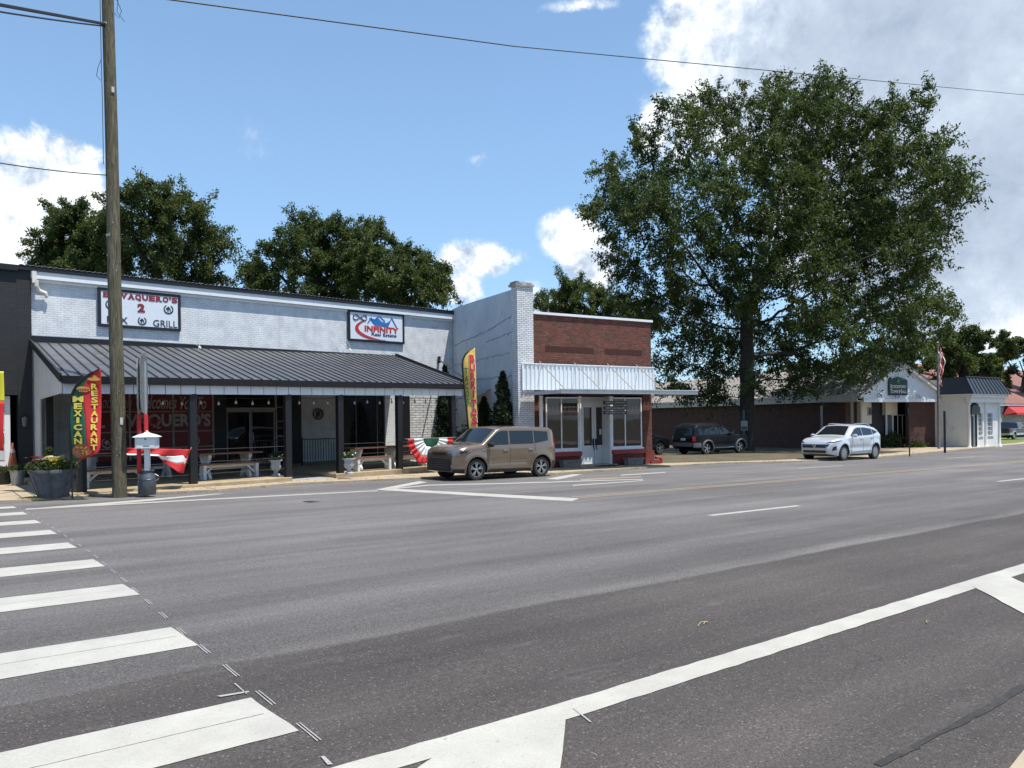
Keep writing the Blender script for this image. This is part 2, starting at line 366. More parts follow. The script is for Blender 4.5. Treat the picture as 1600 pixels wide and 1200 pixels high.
strip([(x, y + .163) for x, y in KS], [(x, y + (8.2 if x < 40 else 7)) for x, y in KS], .05, 'sidewalk', side_m)
m = MB()                                          # pavement joints
for i in range(2, len(KS), 1):
    x, y = KS[i]
    if -2 < x < 90: m.add([(x - .012, y + .17, g0(x, y + .17) + .054), (x + .012, y + .17, g0(x, y + .17) + .054), (x + .012, y + 3.2, g0(x, y + 3.2) + .054), (x - .012, y + 3.2, g0(x, y + 3.2) + .054)], [(0, 1, 2, 3)])
o = m.build('sidewalk_joints', mat('joint_dark', (.08, .07, .05), .95), fix=False); tag(o, kind='structure')
strip([(x, y - .16) for x, y in NEARK], [(x, y - 6) for x, y in NEARK], .12, 'near_sidewalk', side_m)
strip(NEARK[::-1], [(x, y - .157) for x, y in NEARK][::-1], .125, 'near_kerb', MC['kerb_concrete'])
# earth lot with grass between the brick shop and the town hall
lot = [(24.6, 21.9), (30, 20.3), (36, 19.9), (42, 20.7), (46.5, 21.8), (47.6, 27.5), (53.4, 50), (60, 75), (30, 75), (26.5, 40)]
lotm = mat('lot_earth', (.095, .078, .046), .95, var=.4, nsc=1.2, bump=.9, bsc=14, dirt=(.05, .062, .022), dsc=.45, damt=.9)
m = MB(); m.slab(lot, lambda x, y: g0(x, y) - .1, lambda x, y: g0(x, y) + .056); tag(m.build('dirt_lot', lotm), kind='structure')
lawn = [(62.5, 23.6), (75, 25.8), (110, 33.5), (110, 60), (64, 40)]
m = MB(); m.slab(lawn, lambda x, y: g0(x, y) - .1, lambda x, y: g0(x, y) + .06)
tag(m.build('lawn', mat('lawn_grass', (.12, .15, .04), .95, var=.3, nsc=2, bump=.8, bsc=20)), kind='structure')

# ---------------------------------------------------------------- road markings
def paint_mat(name, col, wearamt=.5, rough=.6):
    m, g, b = newmat(name); co = g.n('ShaderNodeTexCoord').outputs['Object']
    n = g.mr(g.noise(co, 3, 6, .6), .3, .7, .88, 1.06)
    fl = g.mr(g.noise(co, 70, 3, .7), .3, .7, .90, 1.08)
    s_ = g.n('ShaderNodeVectorMath', operation='SCALE'); s_.inputs[0].default_value = col; g.nt.links.new(g.m('MULTIPLY', n, fl), s_.inputs[3])
    c = g.mix(g.mr(g.noise(co, 26, 8, .75), .60, .68, 0, wearamt, True), s_.outputs[0], (.07, .068, .065, 1))
    c = g.mix(g.mr(g.noise(co, 1.1, 8, .7), .42, .72, 0, .45, True), c, (.30, .285, .26, 1))
    g.nt.links.new(c, b.inputs['Base Color']); b.inputs['Roughness'].default_value = rough; b.inputs['Specular IOR Level'].default_value = .3
    bp = g.n('ShaderNodeBump'); bp.inputs['Strength'].default_value = .4; bp.inputs['Distance'].default_value = .004
    g.nt.links.new(g.noise(co, 80, 3, .6), bp.inputs['Height']); g.nt.links.new(bp.outputs[0], b.inputs['Normal'])
    return m
PW = paint_mat('road_paint_white', (.405, .395, .355)); PF = paint_mat('road_paint_worn', (.38, .37, .34), .8); PYL = paint_mat('road_paint_yellow', (.27, .225, .14), .8)
CHALK = paint_mat('chalk_white', (.33, .325, .32), 1.)
def mark(mb, poly, h=.004, jit=.0):
    """slightly uneven paint edges"""
    pts = []
    n = len(poly)
    for i in range(n):
        a, b = poly[i], poly[(i + 1) % n]; d = math.hypot(b[0] - a[0], b[1] - a[1]); k = max(1, min(60, int(d / .12)))
        for j in range(k):
            t = j / k; x = a[0] + (b[0] - a[0]) * t; y = a[1] + (b[1] - a[1]) * t
            if jit and j: x += random.uniform(-jit, jit); y += random.uniform(-jit, jit)
            pts.append((x, y, g0(x, y) + h))
    mb.add(pts, [tuple(range(len(pts)))])
def pxp(*q): return [gr(x, y) for x, y in q]
m = MB()
# crosswalk bars, 1.83 m apart
ys = [(3.69, 4.32), (5.62, 6.28), (7.74, 8.40), (9.66, 10.30), (11.5, 12.13), (13.3, 13.92), (15.12, 15.74), (16.94, 17.56), (18.6, 19.1)]
xe = [1.43, 1.46, 1.50, 1.52, 1.48, 1.45, 1.42, 1.38, 1.33]
for (a, b), x in zip(ys, xe):
    mark(m, [(-1.75, a), (x + .01, a), (x - .02, b), (-1.75, b)], jit=.005)
tag(m.build('crosswalk_paint', PW, fix=False), kind='structure')
m = MB()                                           # paint seams between two passes of each bar
for (a, b), x in zip(ys[:5], xe):
    c_ = (a + b) / 2 + .03; mark(m, [(-1.75, c_), (x - .05, c_ - .01), (x - .05, c_ - .004), (-1.75, c_ + .006)], .0062)
tag(m.build('crosswalk_paint_seams', mat('paint_seam', (.30, .29, .27), .8, var=.4, nsc=20), fix=False), kind='structure')
m = MB()                                           # chalk layout dashes along the bar ends
for y in np.arange(3.5, 19, .62):
    x = float(np.interp(y, [4, 6, 8.5, 10.6, 13, 16, 19], [1.47, 1.47, 1.53, 1.56, 1.52, 1.46, 1.36])); l = random.uniform(.22, .34)
    mark(m, [(x - .012, y), (x - .004, y + .01), (x - .002, y + l), (x - .009, y + l)], .006, .002); mark(m, [(x + .006, y), (x + .013, y + .01), (x + .015, y + l), (x + .009, y + l)], .006, .002)
for q in ([(338, 1089), (345, 1090.5), (390, 1083), (388, 1081)], [(365, 1069), (368, 1069), (387, 1086), (384, 1085.5)], [(894, 1108), (898, 1108.5), (925, 1130), (921, 1129.5)], [(501, 1184), (507, 1183), (520, 1196), (512, 1197)]):
    mark(m, pxp(*q), .0066, .004)
tag(m.build('chalk_marks', CHALK, fix=False), kind='structure')
m = MB()
mark(m, [(1.36, 3.02), (1.36, 3.19), (2.7, 3.16), (8, 3.19), (9.3, 3.2), (40, 3.25), (40, 3.05), (9.3, 3.0), (8, 2.99), (2.7, 2.96)], jit=.006)   # parking edge line
mark(m, pxp((700, 1168), (887, 1109), (876, 1198), (860, 1300), (560, 1290), (655, 1200)), .0075, .006)
mark(m, pxp((1520, 917), (1572, 900), (1600, 912), (1700, 962), (1700, 1010), (1600, 960)), .0075, .006)
mark(m, [(x_ - .0, 2.98) for x_ in ()] or [(14.2, 2.98), (15.0, 2.98), (16.6, .6 + 1.2), (15.8, 1.8)], .0075)
for k in range(-1, 8): x0 = 10.63 + 12.2 * k; mark(m, [(x0, 8.29), (x0 + 2.6, 8.22), (x0 + 2.6, 8.35), (x0, 8.42)] if k >= 0 else [(-1.9, 8.3), (-1.85, 8.3), (-1.85, 8.42), (-1.9, 8.42)], jit=.006)
for k in range(0, 8): x0 = 25.5 + 12.2 * k; mark(m, [(x0, 15.9), (x0 + 3, 15.85), (x0 + 3, 15.97), (x0, 16.02)], jit=.006)
# diagonal bars on the far side
mark(m, pxp((586, 765.5), (610, 763.5), (905, 779), (893, 783.5)), .004, .01)
mark(m, pxp((588, 765), (600, 766), (668, 754), (655, 752)), .0065, .01)
mark(m, pxp((52, 794.5), (340, 771.5), (352, 771.5), (210, 785), (52, 796)), .004, .01)
mark(m, pxp((852, 748.5), (895, 741), (910, 741.5), (872, 749.5)), .004, .01)
tag(m.build('lane_markings', PW, fix=False), kind='structure')
m = MB()
mark(m, [gr(x, y) for x, y in ((40, 795), (300, 781), (590, 766.2), (590, 767.6), (300, 782.8), (40, 797))], .0055, .01)
mark(m, pxp((600, 764.4), (670, 757.5), (800, 754.5), (1005, 748.4), (1005, 749.6), (800, 756), (670, 759), (600, 766)), .005, .01)
mark(m, pxp((970, 742), (1040, 737.6), (1040, 738.8), (970, 743.4)), .004)
mark(m, pxp((895, 758), (1005, 750.6), (1005, 751.6), (895, 759.4)), .004)
tag(m.build('faded_edge_lines', PF, fix=False), kind='structure')
m = MB()
for dy in (0, .24): mark(m, [(11.3, 12.35 + dy), (25, 12.28 + dy), (34, 12.2 + dy), (60, 12.6 + dy), (110, 16.4 + dy), (110, 16.5 + dy), (60, 12.71 + dy), (34, 12.31 + dy), (25, 12.39 + dy), (11.3, 12.46 + dy)], jit=.006)
mark(m, pxp((905, 749), (1000, 744.6), (1005, 746), (910, 751)), .006)
tag(m.build('yellow_centre_lines', PYL, fix=False), kind='structure')
m = MB()                                           # tar patch and a wandering dark crack filler near the kerb
mark(m, pxp((472, 784), (480, 782.8), (487, 782.6), (502, 784), (492, 784.6), (484, 785.6), (478, 784.9)), .004, .012)
pts = [(1370, 1196), (1400, 1180), (1430, 1166), (1462, 1148), (1490, 1136), (1518, 1119), (1545, 1106), (1575, 1088), (1600, 1072)]
for (a, b) in zip(pts, pts[1:]):
    p, q = gr(*a), gr(*b); w1_, w2_ = random.uniform(.008, .03), random.uniform(.006, .02); mark(m, [(p[0], p[1] - w1_), ((p[0] + q[0]) / 2, (p[1] + q[1]) / 2 - w2_ * 1.4), (q[0], q[1] - w1_), (q[0], q[1] + w2_), (p[0], p[1] + w2_)], .004, .010)
tag(m.build('tar_marks', mat('tar', (.026, .025, .024), .7, var=.4, nsc=14, dirt=(.06, .055, .05), dsc=9, damt=.8), fix=False), kind='structure')
# yellow painted kerb in front of the flower pot
m = MB(); p, q = gr(38, 783.4), gr(128, 779.4)
m.slab([(p[0], p[1] - .012), (q[0], q[1] - .012), (q[0], q[1] + .14), (p[0], p[1] + .14)], lambda x, y: g0(x, y) + .012, lambda x, y: g0(x, y) + .059)
tag(m.build('yellow_kerb_paint', mat('yellow_kerb', (.55, .42, .12), .7, var=.3, nsc=8, dirt=(.3, .26, .18), damt=.7)), kind='structure')
# ================================================================ restaurant (white painted brick) and its porch
RF = Fr(2.5, 28.5, 4.4)
WB = brick('white_painted_brick', (.62, .635, .65), (.60, .615, .63), (.47, .50, .54), 'x', ms=.009, bump=.5, rough=.7, dirt=(.42, .42, .41), damt=.18)
WBY = brick('white_painted_brick_side', (.60, .65, .70), (.57, .62, .67), (.50, .54, .59), 'y', ms=.008, bump=.35, rough=.7, dirt=(.40, .40, .40), damt=.22)
STONE = brick('white_stacked_stone', (.66, .66, .65), (.50, .50, .49), (.16, .16, .16), 'x', bw=.42, bh=.11, ms=.014, bump=1., rough=.8)
rest = empty('restaurant_building', (RF.ox, RF.oy, 0), RF.a, 'long white painted brick restaurant with dark metal porch roof over its front', 'building')
def rx(x, y, n=0): return RF.px(x, y, n)
FL = -.12                                           # porch floor height
L = 16.82                                           # facade length
m = MB()
# upper wall over the porch, then piers and panels below (door, windows and recess stay open)
m.box(0, L, 0, .3, 2.62, 6.3)
m.box(0, 1.80, 0, .3, -.6, 2.618)
s1 = rx(470, 650)[0]; s2 = rx(529, 650)[0]; s3 = rx(602, 650)[0]; s4 = rx(626, 650)[0]
m.box(s1, s2, .002, .28, -.5, 2.618); m.box(s3, s4, .002, .28, -.5, 2.618)
low = MB(); low.box(1.802, 5.9, .002, .3, -.5, .25); low.build('low_wall', BLACK, rest)  # wall under the red window blackened to give the darkness under the porch
o = m.build('wall', WB, rest)
m = MB(); sx = rx(640, 650)[0]; m.box(sx, L, -.012, .29, -.6, 2.615); m.build('stone_wall', STONE, rest)
m = MB(); m.box(.001, L - .001, 11.7, 12, -.8, 6.1); m.box(L - .3, L - .001, .31, 11.69, -.8, 6.2); m.box(0.001, .3, .31, 11.69, -.8, 6.2); m.build('rear_wall', WB, rest)
# roof: shallow corrugated sheet with a dark trim along the top of the facade
def corrug(x, y, z0, z1, y0, y1, per=.2, amp=.012):
    return z0 + (z1 - z0) * (y - y0) / (y1 - y0)
m = MB()
n_ = int((L + .7) / .08)
def rf(u, v): x = -.35 + u * (L + .62); y = -.22 + v * 12.4; return (x, y, 6.60 + v * .25 + .014 * math.sin(x * 2 * math.pi / .16) - .02)
m.grid(rf, 440, 2); m.build('roof', mat('dark_roof_sheet', (.045, .045, .05), .45, .4, var=.2), rest, smooth='all', fix=False, solid=.02)
m = MB(); m.box(-.38, L + .28, -.20, -.08, 6.43, 6.555); m.build('roof_trim', BLKM, rest)
m = MB(); m.box(-.02, L + .1, -.16, -.002, 6.20, 6.425); m.box(0, L + .05, -.05, -.003, 6.10, 6.196); m.build('fascia', WHITEB, rest)
m = MB(); m.box(-.0, .12, -.22, -.05, 6.05, 6.42)
m.tube([(.12, -.18, 6.15), (.12, -.18, 5.95), (.2, -.15, 5.82), (.38, -.12, 5.76), (.42, -.1, 5.62)], .06, 10); m.build('downspout', mat('pale_spout', (.62, .60, .54), .5, var=.1), rest, smooth=True)
# ledger band
led = MB(); led.box(-.03, 13.62, -.10, -.004, 4.16, 4.38); led.build('ledger_band', BLKM, rest)
# porch roof (skewed: the porch front stands a little off the facade line)
FA = (-.69, -7.69, 2.50); FB = (12.99, -6.02, 2.66)  # bottom corners of the eave gutter
def eave(t, dz=0, dn=0): return (FA[0] + (FB[0] - FA[0]) * t, FA[1] + (FB[1] - FA[1]) * t + dn, FA[2] + (FB[2] - FA[2]) * t + dz)
TA = (-.03, -.10, 4.15); TB = (13.6, -.10, 4.36)
def topp(t): return (TA[0] + (TB[0] - TA[0]) * t, TA[1], TA[2] + (TB[2] - TA[2]) * t)
def lerp(a, b, t): return tuple(a[i] + (b[i] - a[i]) * t for i in range(3))
ROOFM = mat('grey_metal_roofing', (.115, .12, .13), .42, .35, var=.12, nsc=1.2, streak=True, dirt=(.24, .22, .2), dsc=.8, damt=.35)
m = MB(); m.grid(lambda u, v: lerp(topp(u), eave(u, .17, -.05), v), 60, 6); m.build('porch_roof', ROOFM, rest, fix=False, solid=.03)
m = MB()
for k in range(46):
    t = (k + .5) / 46; a = lerp(topp(t), eave(t, .17, -.05), 0.0); b = lerp(topp(t), eave(t, .17, -.05), 1.); m.bar((a[0], a[1], a[2] + .03), (b[0], b[1], b[2] + .03), .035, .035)
m.build('roof_seam', mat('dark_roof_seam', (.035, .036, .04), .4, .4), rest)
m = MB(); a, b = eave(0), eave(1)
m.hexa([(a[0], a[1] - .10, a[2]), (b[0], b[1] - .10, b[2]), (b[0], b[1] + .02, b[2]), (a[0], a[1] + .02, a[2]), (a[0], a[1] - .12, a[2] + .19), (b[0], b[1] - .12, b[2] + .19), (b[0], b[1] + .02, b[2] + .19), (a[0], a[1] + .02, a[2] + .19)])
m.build('gutter', BLKM, rest, bevel=.01)
m = MB(); m.bar((TA[0] - .03, TA[1], TA[2] + .02), (a[0] - .03, a[1] - .1, a[2] + .14), .05, .2); m.bar((TB[0], TB[1], TB[2] + .02), (b[0], b[1] - .1, b[2] + .14), .05, .2); m.build('rake_trim', BLKM, rest)
# white panelled band below the gutter
m = MB(); bz = .235
npan = 33
for k in range(npan):
    t0 = .004 + k / npan * .972; t1 = .004 + (k + 1) / npan * .972 - .0014
    p, q = eave(t0, -.003, .04), eave(t1, -.003, .04)
    m.hexa([(p[0], p[1], p[2] - bz), (q[0], q[1], q[2] - bz), (q[0], q[1] + .03, q[2] - bz), (p[0], p[1] + .03, p[2] - bz), p, q, (q[0], q[1] + .03, q[2]), (p[0], p[1] + .03, p[2])])
m.build('panel_band', WHITEB, rest)
m = MB(); p, q = eave(.004, -.003, .085), eave(.976, -.003, .085)
m.hexa([(p[0], p[1], p[2] - bz + .01), (q[0], q[1], q[2] - bz + .01), (q[0], q[1] + .12, q[2] - bz + .01), (p[0], p[1] + .12, p[2] - bz + .01), p, q, (q[0], q[1] + .12, q[2]), (p[0], p[1] + .12, p[2])])
m.build('porch_beam', mat('grey_beam', (.18, .18, .18), .7), rest)
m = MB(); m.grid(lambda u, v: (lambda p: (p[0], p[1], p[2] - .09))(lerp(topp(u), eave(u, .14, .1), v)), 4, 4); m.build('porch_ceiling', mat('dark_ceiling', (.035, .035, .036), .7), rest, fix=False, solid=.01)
# left porch end: vertical white boards
PBD = mat('porch_boards', (.60, .60, .58), .6, var=.08, nsc=3)
m = MB(); nb = 26
for k in range(nb):
    v0 = k / nb * .985 + .003; v1 = (k + 1) / nb * .985 - .0012
    a, b = lerp(TA, eave(0, .17, -.05), v0), lerp(TA, eave(0, .17, -.05), v1)
    zb = -.5 if v1 < .24 else 2.30
    m.hexa([(a[0] + .06, a[1], zb), (a[0] + .10, a[1], zb), (b[0] + .10, b[1], zb), (b[0] + .06, b[1], zb), (a[0] + .06, a[1], a[2] - .05), (a[0] + .10, a[1], a[2] - .05), (b[0] + .10, b[1], b[2] - .05), (b[0] + .06, b[1], b[2] - .05)])
m.build('end_boards', PBD, rest)
# posts
def wl(px_, py_, z):                                 # photo position at absolute height z -> restaurant coordinates
    d = ray(px_, py_); t = (z - H) / d[2]; return RF.loc(d[0] * t, d[1] * t)
PL = Fr(2.85, 20.87, 11)
for i, (x, y) in enumerate([(130, 765), (305, 755), (454, 745), (536, 740), (629, 733), (713, 730)]):
    s_, _ = PL.px(x, y); X_, Y_ = PL.w(s_, 0); a, n = RF.loc(X_, Y_)
    t = (a - FA[0]) / (FB[0] - FA[0]); top = eave(t)[2] - bz + .01; n = eave(t)[1] + .13
    m = MB(); m.box(a - .095, a + .095, n - .095, n + .095, FL - .02, top); m.build('post', BLACK, rest, bevel=.008)
m = MB(); p_ = lerp(TA, eave(0, .17), .29); m.box(-.06, .13, p_[1] - .1, p_[1] + .09, FL, 2.9); m.build('post', BLACK, rest)
# porch slab, interrupted by a lower walkway
def nf(a): t = (a - FA[0]) / (FB[0] - FA[0]); return eave(t)[1] - .02
sa, na = RF.loc(*gr(462, 746, .17)); sb, nb_ = RF.loc(*gr(531, 742, .17))
def slab(x0, x1, z, name, mt, inset=0):
    m = MB(); m.slab([(x0, nf(x0) + inset), (x1, nf(x1) + inset), (x1, -.01), (x0, -.01)], -.9, z); return m.build(name, mt, rest, bevel=.02)
SLABM = mat('porch_slab', (.33, .26, .165), .9, var=.2, nsc=3, bump=.4, bsc=40, dirt=(.12, .10, .07), dsc=1.4, damt=.7)
slab(-.55, sa, FL, 'porch_slab', SLABM); slab(sb, 12.75, FL, 'porch_slab', SLABM); slab(sa + .003, sb - .003, FL - .13, 'walkway', CONCD, .12)
m = MB(); m.slab([(12.753, -5.9), (L, -5.6), (L, -.02), (12.753, -.02)], -.9, -.28); m.build('side_yard_slab', CONC, rest)
# ---- shopfront behind the porch
FRM = mat('window_frame_grey', (.36, .34, .31), .5, var=.1)
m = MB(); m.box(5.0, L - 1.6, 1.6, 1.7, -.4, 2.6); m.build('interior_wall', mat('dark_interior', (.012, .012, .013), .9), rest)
REDW = mat('red_window_film', (.20, .018, .024), .3, var=.1, spec=.3)
ws0, ws1 = 1.80, 5.74; gz0, gz1 = .26, 2.6
win = MB(); win.box(ws0, ws1, .06, .09, gz0, gz1); W_ = win.build('window', REDW, rest)
m = MB()
for x in (ws0 + .03, rx(203, 650)[0], rx(271, 650)[0], ws1 - .03): m.box(x - .03, x + .03, .0, .058, gz0, gz1)
for z in (rx(300, 698)[1], rx(300, 673.5)[1], rx(300, 643)[1]): m.box(ws0, ws1, .005, .055, z - .02, z + .02)
m.build('frame', FRM, W_)
LTR = mat('window_lettering', (.50, .46, .43), .6, var=.1); LTD = mat('window_lettering_dim', (.36, .32, .30), .6)
def rtext(s, px0, py0, px1, py1, n, mt, name, parent=None, bold=0., shear=0., th=.012):
    a, zt = rx(px0, py0, n); b, zb = rx(px1, py1, n)
    # use local heights at the centre
    m = MB(); text_into(m, s, a, b, zb, zt, n, th, bold, shear); return m.build(name, mt, parent)
zt1 = rx(230, 621)[1]; zb1 = rx(230, 639)[1]
def rt2(s, x0, x1, yt, yb, mt, name, bold=0, shear=0, n=.05):
    a = rx(x0, yt, n)[0]; b = rx(x1, yt, n)[0]; xm = (x0 + x1) / 2; zt = rx(xm, yt, n)[1]; zb = rx(xm, yb, n)[1]
    m = MB(); text_into(m, s, a, b, zb, zt, n, .01, bold, shear); return m.build(name, mt, W_)
rt2('Coca-Cola', 151, 206, 618, 638, LTD, 'lettering', .0, .45)
rt2('Welcomes', 212, 276, 618, 639, LTR, 'lettering', .015, .3); rt2('You To', 281, 322, 620, 640, LTR, 'lettering', .015, .3)
rt2("EL", 140, 164, 648, 669, LTR, 'lettering', .035); rt2("VAQUERO'S", 197, 329, 646, 670, LTR, 'lettering', .035)
rt2("MEX", 197, 226, 702, 716, LTD, 'lettering', .03); rt2("GRILL", 262, 312, 700, 714, LTD, 'lettering', .03)
# horse-in-horseshoe emblem
def emblem(mb, cx, cz, r, n, th=.01):
    N = 22; a0, a1 = R(118), R(422)
    for i in range(N):
        t0 = a0 + (a1 - a0) * i / N; t1 = a0 + (a1 - a0) * (i + .86) / N
        w0 = r * (.12 + .09 * math.sin(math.pi * i / N))
        q = [(cx + (r - w0) * math.cos(t0), cz + (r - w0) * math.sin(t0)), (cx + (r + w0 * .4) * math.cos(t0), cz + (r + w0 * .4) * math.sin(t0)), (cx + (r + w0 * .4) * math.cos(t1), cz + (r + w0 * .4) * math.sin(t1)), (cx + (r - w0) * math.cos(t1), cz + (r - w0) * math.sin(t1))]
        mb.prism(q, n - th, n)
    hd = [(-.35, -.55), (-.18, -.1), (-.52, -.02), (-.62, .12), (-.3, .38), (-.12, .5), (-.05, .72), (.05, .52), (.32, .3), (.48, -.1), (.52, -.55), (.3, -.3), (.2, .1), (.0, -.1), (.05, -.55), (-.12, -.35)]
    mb.prism([(cx + x * r, cz + y * r) for x, y in hd], n - th, n)
m = MB(); z_ = rx(168, 690)[1]; emblem(m, rx(168, 690)[0], z_ - .05, .17, .05); m.build('emblem', LTR, W_); m = MB(); emblem(m, rx(305, 690)[0], z_ - .05, .17, .05); m.build('emblem', LTR, W_)
# open sign (red neon oval)
m = MB(); cs_, cz_ = rx(232, 662, -.25)
m.tube([(cs_ + .42 * math.cos(t) , -.25, cz_ + .17 * math.sin(t)) for t in np.linspace(.5, 5.9, 30)], .022, 6)
os_ = m.build('open_sign', mat('neon_red', (.55, .03, .03), .4), None, smooth=True); os_.location = rest.location; os_.rotation_euler = rest.rotation_euler
tag(os_, 'red oval tube sign reading OPEN hanging inside the porch before the red window', 'sign')
m = MB(); text_into(m, 'OPEN', cs_ - .26, cs_ + .3, cz_ - .09, cz_ + .09, -.25, .02, .01, .3); m.build('lettering', mat('sign_red_dark', (.30, .02, .02), .5), os_)
# glass double door and sidelight
d0, d1 = rx(355, 650)[0], rx(431, 650)[0]; dm = rx(393, 650)[0]; zt = rx(392, 641)[1]; e0, e1 = rx(433, 650)[0], rx(448, 650)[0]
for (a, b) in ((d0, dm), (dm, d1)):
    q = MB(); q.box(a + .05, b - .05, .10, .12, FL + .12, zt - .06); dd = q.build('door', GL, rest)
    m = MB(); m.box(a + .01, a + .055, .08, .14, FL + .01, zt); m.box(b - .055, b - .01, .08, .14, FL + .01, zt); m.box(a + .057, b - .057, .082, .138, zt - .07, zt); m.box(a + .057, b - .057, .082, .138, FL + .01, FL + .2); m.build('frame', FRM, dd)
m = MB(); m.bar((dm + .07, .04, .75), (dm + .07, .04, 1.15), .025, .025); m.bar((dm - .07, .04, .75), (dm - .07, .04, 1.15), .025, .025); m.build('door_handle', STEEL, rest)
m = MB(); m.box(d0 - .02, d1 + .02, .05, .16, zt + .004, zt + .1); m.box(d1 + .02, e0 + .02, .05, .16, FL, 2.6); m.box(e1 - .04, e1 + .02, .05, .16, FL, 2.6)
for z in (.35, .95, 1.55, 2.1): m.box(e0 + .02, e1 - .04, .06, .15, z, z + .03)
m.build('door_frame', FRM, rest)
m = MB(); m.box(e0 + .02, e1 - .04, .16, .17, FL, 2.6); m.box(d0, d1, .11, .12, zt + .1, 2.6); m.build('window', GL, rest)
m = MB(); m.box(5.75, d0 - .03, .02, .2, FL, 2.6); m.box(e1 + .03, s1 - .003, -.05, .2, FL, 2.6); m.box(s2 + .003, rx(546, 650)[0], -.05, .2, FL, 2.6); m.box(s4 + .05, sx - .003, -.04, .2, FL, 2.6); m.build('dark_pier', BLACK, rest)
q0, q1 = rx(546, 650)[0], s3
m = MB(); m.box(q0 + .003, q1 - .003, .12, .14, FL, 2.6); wn = m.build('window', GL, rest)
m = MB()
for x in (rx(558, 650)[0], rx(591, 650)[0]): m.box(x - .02, x + .02, .08, .118, FL, 2.6)
m.build('frame', mat('dim_frame', (.12, .12, .12), .6), wn)
# round iron ornament on the white panel
m = MB(); ox_, oz_ = rx(497, 647, -.02)
m.lathe([(.20, -.03), (.235, -.03), (.235, 0), (.20, 0)], 28, (ox_, -.01, oz_), 'y', closed=True)
for k in range(12): t = k * math.pi / 6; m.bar((ox_ + .06 * math.cos(t), -.02, oz_ + .06 * math.sin(t)), (ox_ + .21 * math.cos(t + .4), -.02, oz_ + .21 * math.sin(t + .4)), .03, .012)
m.lathe([(.001, -.03), (.07, -.03), (.07, -.01), (.001, -.01)], 14, (ox_, -.01, oz_), 'y')
o = m.build('wall_ornament', BLKM); o.location = rest.location; o.rotation_euler = rest.rotation_euler; tag(o, 'round black iron ornament on the white wall panel under the porch', 'ornament')
# iron railings inside the porch
def railing(x0, x1, n0, label):
    r_ = empty('iron_railing', (RF.w(x0, n0)[0], RF.w(x0, n0)[1], FL), RF.a, label, 'railing', 'black iron railings inside the porch')
    w_ = x1 - x0; m = MB(); m.bar((0, 0, .98), (w_, 0, .98), .04, .03); m.bar((0, 0, .1), (w_, 0, .1), .03, .03); m.build('rail', BLKM, r_)
    m = MB(); k = max(2, int(w_ / .11))
    for i in range(k + 1): m.bar((w_ * i / k, 0, .1), (w_ * i / k, 0, .98), .016, .016)
    m.build('picket', BLKM, r_); r_.children[-1]['kind'] = 'stuff'
    m = MB(); m.box(-.03, .03, -.03, .03, 0, 1.05); m.box(w_ - .03, w_ + .03, -.03, .03, 0, 1.05); m.build('end_post', BLKM, r_)
a0_ = rx(472, 720, -1.4)[0]; a1_ = rx(530, 720, -1.4)[0]
railing(a0_, a1_, -1.4, 'black iron picket railing in front of the white panel at the walkway')
railing(rx(398, 720, -1.1)[0], rx(449, 720, -1.1)[0], -1.1, 'black iron picket railing in front of the glass double door')
# cables between posts
pc = []
for (x, y) in [(130, 765), (305, 755), (454, 745)]:
    s_, _ = PL.px(x, y); pc.append(RF.loc(*PL.w(s_, 0))[0])
pd = []
for (x, y) in [(536, 740), (629, 733), (713, 730)]: s_, _ = PL.px(x, y); pd.append(RF.loc(*PL.w(s_, 0))[0])
for z in (.25, .58, .92):
    m = MB()
    for grp in (pc, pd):
        a, b = grp[0], grp[-1]; m.tube([(a, nf(a) + .15, FL + z), (b, nf(b) + .15, FL + z)], .004, 5)
    m.build('railing_cable', mat('cable_dull', (.09, .085, .08), .7), rest)
# string of bulbs under the porch band
sl_ = empty('string_lights', (RF.ox, RF.oy, 0), RF.a, 'string of clear bulbs hanging along the front of the porch', 'string lights')
BULB = glass('bulb_glass', (.35, .34, .30), .1)
pts = []; N = 26
xs_ = np.linspace(.03, .97, N)
for t in np.linspace(.03, .97, 101): p = eave(t, -bz - .03, .3); pts.append((p[0], p[1], p[2] - .05 - .035 * math.sin((t * 12 % 1) * math.pi)))
m = MB(); m.tube(pts, .007, 4); m.build('wire', BLKM, sl_)
for t in xs_:
    p = eave(t, -bz - .03, .3); z = p[2] - .07 - .035 * math.sin((t * 12 % 1) * math.pi)
    m = MB(); m.lathe([(.012, 0), (.018, -.02), (.018, -.055), (.012, -.06)], 8, (p[0], p[1], z)); s_ = m.build('socket', BLKM, sl_)
    m = MB(); m.lathe([(.014, -.061), (.034, -.10), (.038, -.125), (.028, -.15), (.004, -.165)], 10, (p[0], p[1], z)); m.build('bulb', BULB, s_, smooth=True)
# ---- the two signs on the upper wall
def wall_frame(s, n, z): X, Y = RF.w(s, n); return (X, Y, z)
sg = empty('restaurant_sign', (RF.ox, RF.oy, 0), RF.a, 'long white sign reading EL VAQUERO\'S 2 with black frame, behind the utility pole', 'sign')
a, zt = rx(153, 450, -.1); b, _ = rx(282, 461, -.1); zt = 6.12; zb = 4.82
NAVY = mat('sign_frame_dark', (.012, .014, .024), .4)
def board(par, a, b, zb, zt, fr=.09, col=(.62, .66, .72)):
    m = MB(); m.box(a + fr, b - fr, -.09, -.03, zb + fr, zt - fr); m.build('board', mat('sign_white', col, .35, var=.03), par)
    m = MB(); m.box(a, a + fr - .001, -.11, -.012, zb, zt); m.box(b - fr + .001, b, -.11, -.012, zb, zt); m.box(a + fr, b - fr, -.108, -.014, zb, zb + fr - .001); m.box(a + fr, b - fr, -.108, -.014, zt - fr + .001, zt); m.build('frame', NAVY, par)
board(sg, a, b, zb, zt)
w_ = b - a; h_ = zt - zb
